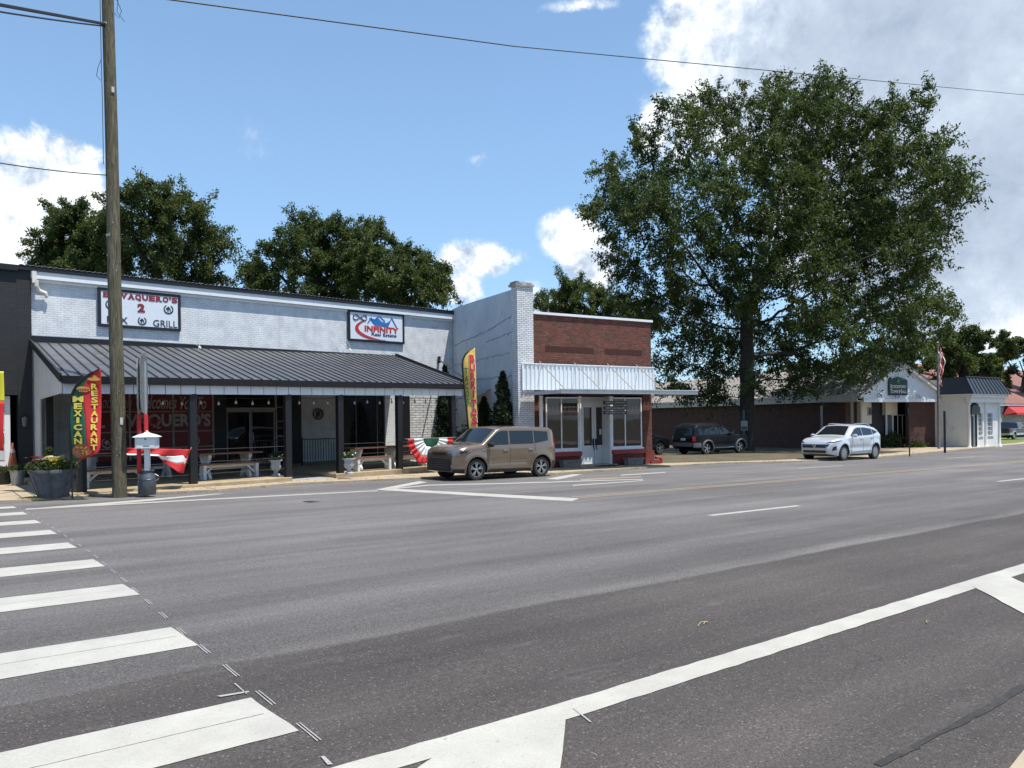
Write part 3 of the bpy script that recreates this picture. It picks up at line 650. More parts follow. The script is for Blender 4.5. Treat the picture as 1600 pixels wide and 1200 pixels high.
SR = mat('sign_maroon', (.20, .02, .035), .5); SK = mat('sign_black', (.02, .022, .03), .5); SP = mat('sign_pink', (.62, .34, .34), .5); SB = mat('sign_blue', (.02, .14, .42), .5)
def put(par, s, u0, u1, v0, v1, mt, bold=0, shear=0, n=-.098, th=.012, name='lettering'):
    m = MB(); text_into(m, s, a + u0 * w_, a + u1 * w_, zb + v0 * h_, zb + v1 * h_, n, th, bold, shear); return m.build(name, mt, par)
def slab_serif(par, chars, u0, u1, v0, v1, mt):      # heavy letters with slab serifs, one width each
    n_ = len(chars); m = MB(); x = a + u0 * w_; W = (u1 - u0) * w_; ws = [.35 if c in "'" else 1. for c in chars]; k = W / sum(ws); z0, z1 = zb + v0 * h_, zb + v1 * h_
    for c, wi in zip(chars, ws):
        ww = wi * k; p = ww * .06
        if c == "'": text_into(m, c, x + p, x + ww - p, z1 - .09, z1, -.098, .012, .05)
        elif c == 'Q': text_into(m, c, x + p, x + ww - p, z0 - .035, z1, -.098, .012, .05)
        else: text_into(m, c, x + p, x + ww - p, z0, z1, -.098, .012, .05)
        if c in 'EVARL': # serifs
            if c in 'V': m.box(x - .0, x + ww * .42, -.103, -.092, z1 - .03, z1 + .001); m.box(x + ww * .58, x + ww, -.103, -.092, z1 - .03, z1 + .001)
            if c in 'AR': m.box(x - .0, x + ww * .42, -.103, -.092, z0 - .001, z0 + .03); m.box(x + ww * .62, x + ww, -.103, -.092, z0 - .001, z0 + .03)
            if c in 'ERL': m.box(x, x + ww * .3, -.103, -.092, z0 - .001, z0 + .03)
        x += ww
    m.build('lettering', mt, par)
slab_serif(sg, 'EL', .055, .19, .765, .915, SR); slab_serif(sg, "VAQUERO'S", .26, .965, .765, .915, SR)
put(sg, '2', .46, .55, .44, .67, SR, .06)
put(sg, 'MEX', .10, .34, .11, .28, SK, .0); put(sg, 'GRILL', .65, .955, .09, .27, SK, .0)
m = MB(); emblem(m, a + .845 * w_, zb + .58 * h_, .155, -.092); m.build('emblem', SK, sg); m = MB(); emblem(m, a + .515 * w_, zb + .215 * h_, .135, -.092); m.build('emblem', SK, sg); m = MB(); emblem(m, a + .145 * w_, zb + .58 * h_, .155, -.092); m.build('emblem', SK, sg)
# second sign
sg2 = empty('real_estate_sign', (RF.ox, RF.oy, 0), RF.a, 'smaller framed white sign reading INFINITY Real Estate with blue roofs', 'sign')
a, _ = rx(544, 483, -.1); b, _ = rx(631.5, 491, -.1); zt = 6.20; zb = 4.90; w_ = b - a; h_ = zt - zb
board(sg2, a, b, zb, zt)
def UV(u, v): return (a + u * w_, zb + v * h_)
m = MB()
m.tube([(UV(.20 + .115 * math.cos(t) , 0)[0], -.10, UV(0, .775 + .085 * math.sin(2 * t))[1]) for t in np.linspace(0, 2 * math.pi, 40)], .022, 6, cap=False); m.build('emblem', mat('sign_navy', (.02, .03, .08), .5), sg2)
m = MB(); m.prism([UV(*q) for q in ((.36, .78), (.44, .60), (.47, .56), (.68, .54), (.75, .76), (.66, .66), (.58, .70), (.50, .84), (.46, .76))], -.105, -.091); 
for tri in (((.33, .62), (.385, .80), (.40, .80), (.345, .62)), ((.385, .80), (.45, .60), (.465, .60), (.40, .82)), ((.44, .72), (.53, .885), (.55, .885), (.46, .72)), ((.53, .885), (.63, .72), (.65, .72), (.55, .885)), ((.68, .55), (.755, .84), (.77, .86), (.70, .55)), ((.755, .86), (.85, .54), (.865, .54), (.77, .86))): m.prism([UV(*q) for q in tri], -.11, -.092)
m.build('roof_logo', SB, sg2)
m = MB(); P0 = []; P1 = []
for t in np.linspace(0, 1, 26):
    ang = R(118 + 175 * t); w2 = .10 * math.sin(math.pi * min(1, t * 1.08)) ** .7
    P0.append(UV(.50 + .385 * math.cos(ang), .42 + .34 * math.sin(ang) * 1.)); P1.append(UV(.50 + (.385 - w2 * .55) * math.cos(ang) + .004, .42 + (.34 - w2) * math.sin(ang) + .004))
for i in range(25): m.prism([P0[i], P0[i + 1], P1[i + 1], P1[i]], -.103, -.092)
m.build('swoosh', mat('sign_red', (.42, .03, .03), .5), sg2)
put(sg2, 'INFINITY', .28, .89, .34, .53, mat('sign_red', (0, 0, 0)), .035); put(sg2, 'Real Estate', .40, .85, .215, .315, mat('sign_navy', (0, 0, 0)), .008)
# small flood lights for the signs, on the ledger
for (x, y, lab) in ((312, 541, 'small pale floodlight on a wire below the restaurant sign'), (547, 545, 'small pale floodlight hanging below the real estate sign')):
    s_, z_ = rx(x, y, -.25); o = empty('floodlight', RF.w(s_, -.25) + (z_,), RF.a, lab, 'light', 'floodlights below the signs')
    m = MB(); m.lathe([(.015, 0), (.05, -.03), (.06, -.10), (.001, -.105)], 10); m.build('lamp_head', mat('pale_plastic', (.6, .6, .58), .5), o)
    m = MB(); m.tube([(0, 0, .0), (.02, .05, .1), (-.12, .1, .42)], .008, 5); m.tube([(0, 0, 0), (-.2, .08, .1), (-.45, .13, .42)], .008, 5); m.build('wire', mat('pale_plastic', (0, 0, 0)), o)

# ================================================================ black painted building at the far left
bb = empty('black_brick_building', (RF.ox, RF.oy, 0), RF.a, 'black painted brick building at the left edge with a white door', 'building')
BBM = brick('black_painted_brick', (.014, .014, .016), (.011, .011, .013), (.009, .009, .010), 'x', ms=.008, bump=.35, rough=.6)
dl, dr = -1.32, rx(27, 680)[0]
m = MB(); m.box(-9, -.40, -.1, .3, 2.62, 6.46); m.box(-.398, -.02, -.1, .3, -.6, 6.46); m.box(-9, dl, -.1, .3, -.6, 2.618)
zd = rx(8, 617, -.1)[1]; m.box(dl + .002, -.402, -.098, .3, zd, 2.617); m.box(dr + .03, -.402, -.09, .3, -.6, zd - .002)
m.build('wall', BBM, bb)
m = MB(); m.box(-9, -.38, -.22, -.102, 6.38, 6.56); m.box(-9, -.03, -.11, 11, 6.461, 6.5); m.build('coping', BLKM, bb)
m = MB(); m.box(-9, -8.7, .32, 11, -.6, 6.4); m.box(-9, -.05, 10.7, 11, -.6, 6.4); m.build('rear_wall', BBM, bb)
d1_ = rx(16, 680, .12)[0]
m = MB(); m.box(dl + .03, d1_, .1, .15, .25, zd - .03); dr_ = m.build('door', WHITEP, bb)
m = MB(); m.box(dl + .15, d1_ - .15, .085, .099, 1.4, zd - .3); m.box(dl + .15, d1_ - .15, .085, .099, .45, 1.2); m.build('panel', mat('door_panel', (.5, .52, .55), .4), dr_)
m = MB(); m.bar((d1_ - .2, .06, .95), (d1_ - .2, .06, 1.3), .05, .05); m.build('handle', BLKM, dr_)
m = MB(); m.box(dl + .003, dr + .02, -.28, .098, -.6, .22); m.build('doorstep', mat('dark_step', (.05, .048, .045), .85), bb)
s_, z_ = rx(38, 656, -.2)
wlmp = empty('wall_lamp', RF.w(s_, -.1) + (z_,), RF.a, 'small black wall lamp on the black brick beside the white door', 'lamp')
m = MB(); m.box(-.05, .05, -.03, 0, -.1, .15); m.bar((0, -.02, .1), (0, -.14, .12), .02, .02); m.build('bracket', BLKM, wlmp)
m = MB(); m.lathe([(.03, .1), (.075, .05), (.055, -.2), (.02, -.22)], 8, (0, -.15, 0)); m.build('lantern', mat('lamp_glass_grey', (.12, .12, .12), .2), wlmp)

# ================================================================ brick shop
BF = Fr(19.0, 22.25, -6)
shop = empty('brick_shop_building', (BF.ox, BF.oy, 0), BF.a, 'small red brick law office with white corrugated panel and flat canopy', 'building')
RB = brick('red_brick', (.165, .050, .030), (.072, .024, .017), (.075, .036, .027), 'x', ms=.011, bump=.9, dirt=(.035, .018, .016), damt=.75, wear=(.20, .12, .09))
RBY = brick('red_brick_side', (.150, .040, .024), (.085, .024, .017), (.05, .028, .020), 'y', ms=.009, bump=.6, dirt=(.05, .022, .018), damt=.5)
def bx(x, y, n=0): return BF.px(x, y, n)
SL, SRR = -1.60, 5.04
m = MB(); m.box(-.90, SRR, .1, .4, 2.45, 5.52)
m.box(-.90, bx(853, 650)[0], .1, .4, -.6, 2.448); pr = bx(1007, 650)[0]; m.box(pr, SRR, .1, .4, -.6, 2.448)
m.build('wall', RB, shop)
m = MB()                                             # recessed soldier-course panels, slightly proud dark bands
for (x0, x1, y) in ((852, 928, 549), (945, 1004, 553)):
    a, zt = bx(x0, y - 5, .1); b, _ = bx(x1, y - 5, .1); k = int((b - a) / .075)
    for i in range(k): m.box(a + i * .075, a + i * .075 + .062, .088, .099, 4.12, 4.32)
m.build('soldier_course', mat('dark_brick', (.055, .018, .013), .9, var=.3, nsc=20), shop)
m = MB(); m.box(SRR - .3, SRR + .002, .402, 14, -1.2, 5.45); m.box(2.4, SRR - .31, 13.7, 14, -1.2, 5.2); m.build('side_wall', RBY, shop)
m = MB(); m.add([(-.95, .5, 5.35), (SRR - .31, .5, 5.35), (SRR - .31, 13.6, 5.0), (2.3, 13.6, 5.0), (1.5, 10., 5.1)], [(0, 1, 2, 3, 4)]); m.build('roof', mat('dark_roof_sheet', (0, 0, 0)), shop)
m = MB(); m.box(-.895, SRR + .06, .03, .45, 5.52, 5.61); m.build('coping', WHITEB, shop)
# the tall painted side wall, falling to the rear, and the chimney-like front pier
SWM, g, b_ = newmat('painted_side_wall'); co = g.n('ShaderNodeTexCoord').outputs['Object']
n_ = g.noise(co, .8, 8, .65); c_ = g.ramp(n_, (.3, (.42, .46, .50)), (.7, (.54, .58, .61)))
pt = g.m('MULTIPLY', g.mr(g.noise(co, 3.5, 9, .78), .57, .62, 0, .8, True), .6); c_ = g.mix(pt, c_, (.24, .24, .24, 1)); g.nt.links.new(c_, b_.inputs[0]); b_.inputs['Roughness'].default_value = .8
s_ = g.n('ShaderNodeSeparateXYZ'); g.nt.links.new(co, s_.inputs[0]); cb = g.n('ShaderNodeCombineXYZ'); g.nt.links.new(s_.outputs[1], cb.inputs[0]); g.nt.links.new(s_.outputs[2], cb.inputs[1])
bt = g.n('ShaderNodeTexBrick'); g.nt.links.new(cb.outputs[0], bt.inputs[0]); bt.inputs['Scale'].default_value = 1; bt.inputs['Brick Width'].default_value = .21; bt.inputs['Row Height'].default_value = .072; bt.inputs['Mortar Size'].default_value = .008
mk = g.mr(n_, .42, .55, 0, 1, True); bp = g.n('ShaderNodeBump'); bp.inputs['Strength'].default_value = .5; bp.inputs['Distance'].default_value = .02
g.nt.links.new(g.m('ADD', g.m('MULTIPLY', g.m('MULTIPLY', bt.outputs['Fac'], -1.), mk), g.m('MULTIPLY', g.noise(co, 5, 7, .6), 1.4)), bp.inputs['Height']); g.nt.links.new(bp.outputs[0], b_.inputs['Normal'])
xs_ = -1.42
_c = BF.loc(19.29, 29.82); KSK = (_c[0] + 1.42) / (_c[1] - .42)
def skew(mb): mb.v = [(x + KSK * max(0, y - .42), y, z) for x, y, z in mb.v]; return mb
m = MB(); prof = [(.42, -.9), (10, -1.2), (10, 6.62), (8.5, 6.66), (6.9, 6.70), (4.6, 6.64), (2.4, 6.56), (.42, 6.50)]
m.add([(xs_, y, z) for y, z in prof] + [(xs_ + .32, y, z) for y, z in prof], [tuple(range(8)), tuple(range(15, 7, -1))] + [((i + 1) % 8, i, i + 8, (i + 1) % 8 + 8) for i in range(8)])
skew(m).build('side_wall', SWM, shop)
m = MB()                                             # ragged plaster ridges across the side wall
rnd = random.Random(3)
def ridge(za, zb_, y0=1., y1=7.2):
    P_ = []; 
    for i in range(30):
        t = i / 29; y = y0 + (y1 - y0) * t; z = za + (zb_ - za) * t + rnd.uniform(-.035, .035); P_.append((xs_ - .006, y, z))
    m.tube(P_, [rnd.uniform(.006, .028) for _ in P_], 5)
ridge(5.55, 5.2, .45, 3.2); ridge(5.2, 5.0, 3.2, 7.3); ridge(4.9, 4.75, .5, 3.5); ridge(4.1, 4.05, 1, 7.3); ridge(3.2, 3.3, .5, 7.3)
skew(m).build('plaster_ridges', mat('old_plaster', (.30, .34, .40), .9), shop)
PIER = brick('white_worn_brick', (.64, .66, .68), (.58, .60, .62), (.30, .30, .30), 'x', ms=.011, bump=1., rough=.75, wear=(.09, .05, .04))
m = MB(); m.box(-1.62, -.905, -.0, .41, -.8, 6.52); m.build('pier', PIER, shop)
m = MB(); m.box(-1.70, -.87, -.06, .5, 6.523, 6.62); m.box(-1.66, -1.3, -.03, .44, 6.622, 6.70); m.box(-1.22, -.93, -.02, .40, 6.622, 6.67); m.build('pier_cap', brick('cap_brick', (.45, .45, .45), (.10, .05, .04), (.3, .3, .3), 'x', ms=.012, bump=1.), shop, bevel=.01)
# corrugated panel
m = MB(); a = -1.42; b = SRR + .02
def cg(u, v):
    x = a + u * (b - a); p = (x % .19) / .19; r_ = min(1, max(0, (abs(p - .5) - .22) / .08)); return (x, -.03 - .035 * (1 - r_), 2.62 + v * .98)
m.grid(cg, 400, 1); m.build('corrugated_panel', mat('white_sheet', (.62, .65, .67), .45, .1, var=.08, nsc=3, streak=True, dirt=(.30, .28, .25), damt=.4), shop, fix=False, solid=.004)
m = MB(); m.box(a - .03, b + .01, -.09, .0, 3.60, 3.63); m.box(a - .05, a - .005, -.08, .09, 2.6, 3.6); m.build('panel_trim', WHITEB, shop)
# canopy and tie rods
ca, cb_ = -1.45, SRR + .03; cn = -2.55
m = MB(); m.box(ca, cb_, cn, -.1, 2.50, 2.53); m.box(ca, ca + .04, cn, -.1, 2.40, 2.499); m.box(ca + .041, cb_, cn, cn + .04, 2.40, 2.499); m.box(cb_ - .04, cb_, cn + .041, -.1, 2.40, 2.499); m.box(ca - .02, cb_ + .02, cn - .035, cn + .02, 2.531, 2.56)
m.build('canopy', mat('canopy_white', (.55, .56, .57), .45, .2, var=.1, nsc=3, dirt=(.25, .23, .2), damt=.4), shop)
for (x0, x1) in ((845, 884), (899, 940), (951, 991), (996, 1038)):
    s0, z0 = bx(x0, 565, .0); s0_ = s0
    d = ray(x1, 608); 
    f2 = BF.px(x1, 608, -2.0)
    m = MB(); m.tube([(s0, .1, 3.72), (f2[0], -2.0, 2.54)], .018, 6); m.build('tie_rod', mat('rusty_rod', (.30, .27, .24), .6), shop)
m = MB(); sp_ = bx(845.5, 650, -.15)[0]; m.box(sp_ - .05, sp_ + .05, -.2, -.1, -.4, 2.4); m.build('support_pole', WHITEP, shop)
# shopfront
def shopwin(x0, x1, xm, zb, zt, n):
    a, b, c = bx(x0, 650, n)[0], bx(x1, 650, n)[0], bx(xm, 650, n)[0]
    m = MB(); m.box(a + .06, b - .06, n + .03, n + .05, zb + .05, zt - .05); w = m.build('window', glass('shop_glass', (.055, .04, .04), .02, .6), shop)
    m = MB(); m.box(a, a + .06, n, n + .08, zb, zt); m.box(b - .06, b, n, n + .08, zb, zt); m.box(a + .061, b - .061, n, n + .08, zb, zb + .06); m.box(a + .061, b - .061, n, n + .08, zt - .05, zt); m.box(c - .025, c + .025, n + .003, n + .077, zb + .061, zt - .051); m.build('frame', WHITEP, w)
    m = MB(); m.box(a - .04, b + .04, n - .06, n - .002, zb - .07, zb); m.build('sill', WHITEP, w); return a, b
w1 = shopwin(853, 905, 877.5, .30, 2.36, .12); w2 = shopwin(956, 1003, 977, .30, 2.36, .12)
m = MB(); m.box(w1[0] - .1, w1[1] + .03, -.02, .11, .05, .225); m.box(w2[0] - .05, w2[1] + .14, -.02, .11, .05, .225); m.build('red_sill', RED, shop, bevel=.01)
RBP = brick('red_painted_brick', (.20, .03, .026), (.16, .026, .022), (.10, .02, .018), 'x', ms=.01, bump=.7)
m = MB(); m.box(w1[0] - .1, w1[1] + .0, .04, .3, -.6, .048); m.box(w2[0] - .03, w2[1] + .1, .04, .3, -.6, .048); m.box(pr + .002, SRR + .03, .0, .098, -.6, .15); m.box(pr + .3, SRR + .35, -.05, .12, -.6, -.28); m.build('painted_base', RBP, shop)
m = MB(); m.tube([(SRR + .42, .02, -.45), (SRR + .42, .02, -.22), (SRR + .36, .02, -.17), (SRR + .12, .02, -.17)], .06, 10); m.build('red_pipe', RED, shop, smooth=True)
# recessed double door
nd = .75; a, b = bx(908.5, 650, nd)[0], bx(946, 650, nd)[0]; mid = bx(928, 650, nd)[0]; zf = bx(925, 725, nd)[1]; zf = -.34; ztop = bx(927, 628, nd)[1]
for (p, q) in ((a, mid), (mid, b)):
    m = MB(); f = .0
    m.box(p + .01, p + .11, nd, nd + .05, zf, ztop); m.box(q - .11, q - .01, nd, nd + .05, zf, ztop); m.box(p + .111, q - .111, nd, nd + .05, ztop - .22, ztop); m.box(p + .111, q - .111, nd + .01, nd + .045, zf, zf + .75); m.box(p + .16, q - .16, nd + .004, nd + .012, zf + .12, zf + .36); m.box(p + .16, q - .16, nd + .004, nd + .012, zf + .45, zf + .66)
    dd = m.build('door', WHITEP, shop)
    m = MB(); m.box(p + .111, q - .111, nd + .02, nd + .03, zf + .75, ztop - .22); m.build('pane', MC['shop_glass'], dd)
    hx = mid - .07 if p == a else mid + .07
    m = MB(); m.box(hx - .03, hx + .03, nd - .05, nd - .002, .42, .68); m.bar((hx - .02, nd - .05, .42), (hx + .03, nd - .06, .22), .025, .025); m.build('handle', BLKM, dd)
m = MB(); m.box(mid + .28, mid + .38, nd + .012, nd + .018, .85, 1.08); m.build('door_notice', mat('paper', (.7, .7, .68), .7), shop)
ar_ = bx(907.5, 650, .21)[0]; m = MB(); m.box(w1[1] + .002, ar_, .2, nd + .05, -.6, 2.40); m.box(b, w2[0] - .002, .2, nd + .05, -.6, 2.40); m.box(w1[1] + .003, w1[1] + .08, .08, .198, -.6, 2.40); m.box(w2[0] - .12, w2[0] - .003, .08, .198, -.6, 2.40)
m.box(a + .001, b - .001, nd + .01, nd + .06, ztop + .003, ztop + .07); m.box(a + .001, b - .001, nd + .03, nd + .05, ztop + .072, 2.4); m.build('door_surround', WHITEP, shop)
m = MB(); m.box(ar_, b, .0, nd + .3, -.7, zf); m.box(w1[1], w2[0], .0, .3, -.7, zf - .004); m.build('threshold', CONC, shop)
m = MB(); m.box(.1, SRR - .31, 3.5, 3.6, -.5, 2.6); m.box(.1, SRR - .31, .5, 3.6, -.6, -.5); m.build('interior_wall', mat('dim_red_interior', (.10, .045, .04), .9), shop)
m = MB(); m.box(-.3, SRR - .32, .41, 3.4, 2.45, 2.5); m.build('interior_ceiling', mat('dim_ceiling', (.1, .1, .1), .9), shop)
# hanging name boards
hb = empty('hanging_sign_boards', (BF.ox, BF.oy, 0), BF.a, 'three small black name boards hanging one below another from the flat canopy', 'sign')
GLT = mat('pale_gilt', (.45, .44, .40), .5)
n = -1.3; a, b = bx(943, 640, n)[0], bx(979, 640, n)[0]
for i, (yt, yb, txt) in enumerate(((626.5, 632.5, 'JOHN K. JOHNSON'), (634.5, 640.5, 'WM. MCGEE BALLARD'), (642, 647.5, 'ATTORNEY AT LAW'))):
    zt, zb = bx(961, yt, n)[1], bx(961, yb, n)[1]
    m = MB(); m.prism([(a + .05, zb), (b - .05, zb), (b, (zb + zt) / 2 - .03), (b, (zb + zt) / 2 + .03), (b - .05, zt), (a + .05, zt), (a, (zb + zt) / 2 + .03), (a, (zb + zt) / 2 - .03)] if i == 1 else [(a, zb), (b, zb), (b, zt), (a, zt)], n - .015, n + .015); bo = m.build('board', SK, hb)
    m = MB(); text_into(m, txt, a + .08, b - .08, zb + .035, zt - .035, n - .022, .01, .01); m.build('lettering', GLT, bo)
    if i == 0: ztt = zt
m = MB(); m.tube([(a + .15, n, ztt), (a + .15, n, 2.4)], .006, 4); m.tube([(b - .15, n, ztt), (b - .15, n, 2.4)], .006, 4); m.tube([(a + .3, n, ztt - .6), (a + .3, n, 2.4)], .006, 4); m.build('chain', STEEL, hb)
# ================================================================ town hall
TF = Fr(48.6, 27.0, -15)
th = empty('town_hall_building', (TF.ox, TF.oy, 0), TF.a, 'low brown brick hall with white sided gable end behind the big tree', 'building')
def tx(x, y, n=0): return TF.px(x, y, n)
DB = brick('brown_brick', (.105, .042, .030), (.065, .027, .021), (.045, .028, .023), 'x', ms=.010, bump=.6, dirt=(.04, .022, .018), damt=.5)
DBY = brick('brown_brick_side', (.105, .042, .030), (.065, .027, .021), (.045, .028, .023), 'y', ms=.010, bump=.6, dirt=(.04, .022, .018), damt=.5)
TL, TR = 1.36, 8.55; ZB = -1.2; ZE = 2.42
SIDING = mat('white_siding', (.68, .70, .73), .5, var=.05, dirt=(.45, .43, .40), damt=.25)
CREAM = mat('cream_panel', (.62, .57, .47), .6, var=.08)
pa, pb = tx(1384, 650, 1.)[0], tx(1419, 650, 1.)[0]; br0 = tx(1420.5, 650)[0]
m = MB(); m.box(br0, TR, 0, .3, ZB, ZE); m.box(TR - .3, TR - .002, .302, 30, ZB, 2.6); m.build('wall', DB, th)
m = MB(); m.box(TL + .02, TL + .3, 1.2, 34, ZB - .3, 2.5); m.build('side_wall', DBY, th)
c0, c1 = tx(1343, 650, 1.)[0], tx(1362, 650, 1.)[0]; c2 = tx(1371, 650, 1.)[0]
m = MB(); m.box(TL + .302, c2 + .9, 1.3, 1.6, ZB, ZE); m.build('porch_wall', DB, th)
m = MB(); m.box(pa - .05, br0 - .002, .95, 1.3, 1.5, ZE); m.box(tx(1345, 650, .9)[0], tx(1361, 650, .9)[0], .85, 1.25, .9, ZE); m.build('porch_panel', CREAM, th)
m = MB(); m.box(TL, TR + .05, -.45, 2.0, ZE, ZE + .05); m.build('soffit', CREAM, th)
# gable end with lap siding
gx0, gx1, gp = TL - .15, TR + .12, tx(1425, 578, -.4); apex = (TL + TR) / 2 + .0; za = 5.05; zg = 3.05
apex = tx(1408, 575, -.4)[0]
m = MB()
z = ZE + .18; lap = .155
def gw(z):                                            # gable width at height z
    if z <= zg: return TL, TR
    t = (z - zg) / (za - zg); return TL + (apex - TL) * t, TR + (apex - TR) * t
k = 0
while z < za - .1:
    a0, b0 = gw(z); a1, b1 = gw(z + lap); z2 = z + lap - .004
    m.hexa([(a0, -.40, z), (b0, -.40, z), (b0, -.3, z), (a0, -.3, z), (a1, -.375, z2), (b1, -.375, z2), (b1, -.3, z2), (a1, -.3, z2)]); z += lap
m.build('gable_siding', SIDING, th)
m = MB(); m.box(TL - .05, TR + .05, -.46, -.30, ZE - .04, ZE + .17)
m.build('fascia', SIDING, th)
m = MB()
for (ex, s_) in ((TL - .5, -1), (TR + .55, 1)):
    ze = zg - .28
    m.hexa([(ex, -.62, ze - .16), (ex, -.42, ze - .16), (apex, -.42, za - .16), (apex, -.62, za - .16), (ex, -.62, ze + .05), (ex, -.42, ze + .05), (apex, -.42, za + .06), (apex, -.62, za + .06)])
m.build('rake_board', mat('rake_cream', (.60, .58, .52), .6), th)
SHG = mat('grey_shingles', (.26, .235, .21), .9, var=.35, nsc=2.5, bump=.6, bsc=15, dirt=(.09, .085, .08), dsc=.7, damt=.7)
def quad_roof(mb, p): mb.add(p, [(0, 1, 2, 3)])
m = MB(); ze = zg - .2
m.add([(TL - .55, -.65, ze + .09), (apex, -.65, za + .1), (apex, 34, za + .1), (TL - .55, 34, ze + .09)], [(0, 1, 2, 3)])
m.add([(TR + .6, -.65, ze + .02), (apex, -.65, za + .1), (apex, 34, za + .1), (TR + .6, 34, ze + .02)], [(0, 1, 2, 3)])
m.build('roof', SHG, th, solid=.05)
m = MB(); m.box(TL - .55, TL - .50, -.35, 34, 2.45, 2.95); m.box(TL - .499, TL + .3, -.3, 34, 2.45, 2.5); m.build('eave_board', mat('eave_white', (.52, .50, .46), .6, var=.1), th)
m = MB(); m.box(TL - .64, TL - .551, -.5, 34, 2.82, 2.94); m.build('gutter', mat('eave_white', (0, 0, 0)), th)
for xx in (1331, 1337.5):
    m = MB(); a_ = tx(xx, 650, .0)[0]; m.tube([(TL - .2 + (xx - 1331) * .03, -.25 + (xx - 1331) * .12, -1), (TL - .2 + (xx - 1331) * .03, -.25 + (xx - 1331) * .12, 2.5)], .035, 8); m.build('downpipe', mat('pipe_tan', (.30, .24, .19), .6), th)
m = MB(); a, b = tx(1396, 660, 1.1)[0], tx(1418, 660, 1.1)[0]; d0, d1 = tx(1386, 660, 1.1)[0], tx(1394.5, 660, 1.1)[0]
zt, zb = 1.46, -.15
m.box(a, b + .6, 1.15, 1.17, zb, zt); w = m.build('window', GL, th)
m = MB(); k = 3
for i in range(k + 1): x = a + (b - a) * i / k; m.box(x - .018, x + .018, 1.12, 1.148, zb, zt)
m.box(a, b, 1.095, 1.147, zb - .08, zb); m.box(a, b, 1.095, 1.147, zt, zt + .05); m.build('frame', WHITEP, w)
m = MB(); m.box(a - .04, b + .8, 1.0, 1.3, ZB, zb - .085); m.box(a - .04, b + .8, .2, .5, ZB, -.55); m.build('planter_wall', DB, th)
m = MB(); m.box(d0, d1, 1.15, 1.17, -.85, zt); dd = m.build('door', glass('door_glass', (.10, .13, .14), .05), th)
m = MB(); m.box(d0 - .08, d0, 1.08, 1.2, ZB, zt + .05); m.box(d1, d1 + .08, 1.08, 1.2, ZB, zt + .05); m.build('frame', WHITEP, dd)
m = MB(); m.box(c1 + .3, d0 - .1, 1.25, 1.3, ZB, ZE); m.build('recess_shade_sheet', BLACK, th)  # flat black sheet standing in for the shade beside the door
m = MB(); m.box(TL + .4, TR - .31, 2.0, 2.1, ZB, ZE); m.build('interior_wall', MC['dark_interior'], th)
# sign on the gable
sg3 = empty('town_hall_sign', (TF.ox, TF.oy, 0), TF.a, 'dark green board reading ROCKFORD TOWN HALL on the white gable', 'sign')
a, b = tx(1389, 600, -.5)[0], tx(1418, 600, -.5)[0]; zb, zt = tx(1403, 617.5, -.5)[1], tx(1403, 589, -.5)[1]; zm = (a + b) / 2; hh = zt - zb
m = MB(); m.prism([(a, zb), (b, zb), (b, zt - .3 * hh * .6), (b - (b - a) * .2, zt - .08 * hh), (zm, zt + .02), (a + (b - a) * .2, zt - .08 * hh), (a, zt - .3 * hh * .6)], -.5, -.44); m.build('board', mat('sign_deep_green', (.012, .028, .03), .4), sg3)
PW_ = mat('sign_letter_white', (.65, .66, .66), .5)
for (s, u0, u1, v0, v1, big) in (('R', .08, .18, .37, .60, 1), ('OCKFORD', .19, .92, .39, .55, 0), ('T', .06, .16, .10, .33, 1), ('OWN', .17, .48, .12, .29, 0), ('H', .54, .67, .10, .33, 1), ('ALL', .68, .94, .12, .29, 0)):
    m = MB(); text_into(m, s, a + u0 * (b - a), a + u1 * (b - a), zb + v0 * hh, zb + v1 * hh, -.51, .015, .012); m.build('lettering', PW_, sg3)
m = MB(); m.tube([(zm + .14 * math.cos(t), -.51, zb + .78 * hh + .15 * math.sin(t)) for t in np.linspace(0, 2 * math.pi, 20)], .022, 5); m.prism([(zm - .06, zb + .74 * hh), (zm + .06, zb + .74 * hh), (zm, zb + .88 * hh)], -.515, -.50); m.build('tree_emblem', mat('emblem_green', (.10, .30, .12), .5), sg3)
for x, lb in ((1376, 'left'), (1403, 'middle'), (1436, 'right')):
    s_, z_ = tx(x, 618.5, -.65); o = empty('floodlight', TF.w(s_, -.48) + (z_,), TF.a, {'left': 'small twin floodlight on the gable left of the town hall sign', 'middle': 'small twin floodlight directly under the town hall sign', 'right': 'small twin floodlight on the gable right of the town hall sign'}[lb], 'light', 'floodlights on the town hall gable')
    for dx in (-.13, .13):
        m = MB(); m.lathe([(.03, 0), (.075, -.1), (.07, -.12), (.001, -.12)], 8, (dx, -.12, .0)); m.build('lamp_head', mat('flood_grey', (.30, .31, .32), .5), o)
    m = MB(); m.bar((-.2, -.03, .05), (.2, -.03, .05), .03, .03); m.build('bracket', BLKM, o)
for x, lb in ((1359.5, 'square lantern hanging under the town hall gable, beside the porch pillar'), (1418, 'square lantern hanging under the town hall gable, in front of the brick wall')):
    s_, z_ = tx(x, 643, -.25); X_, Y_ = TF.w(s_, -.25); o = empty('hanging_lantern', (X_, Y_, z_), TF.a, lb, 'lantern', 'lanterns hanging from the town hall soffit')
    m = MB(); w_ = .11
    for a_ in (-w_, w_):
        for b_ in (-w_, w_): m.bar((a_, b_, -.22), (a_, b_, .22), .02, .02)
    m.box(-w_ - .03, w_ + .03, -w_ - .03, w_ + .03, .22, .27); m.box(-w_ - .03, w_ + .03, -w_ - .03, w_ + .03, -.26, -.22); m.build('cage', BLKM, o)
    m = MB(); m.box(-w_ + .03, w_ - .03, -w_ + .03, w_ - .03, -.2, .2); m.build('glass', GL, o)
    m = MB(); m.tube([(0, 0, .27), (0, 0, ZE - z_)], .012, 5); m.build('chain', BLKM, o)
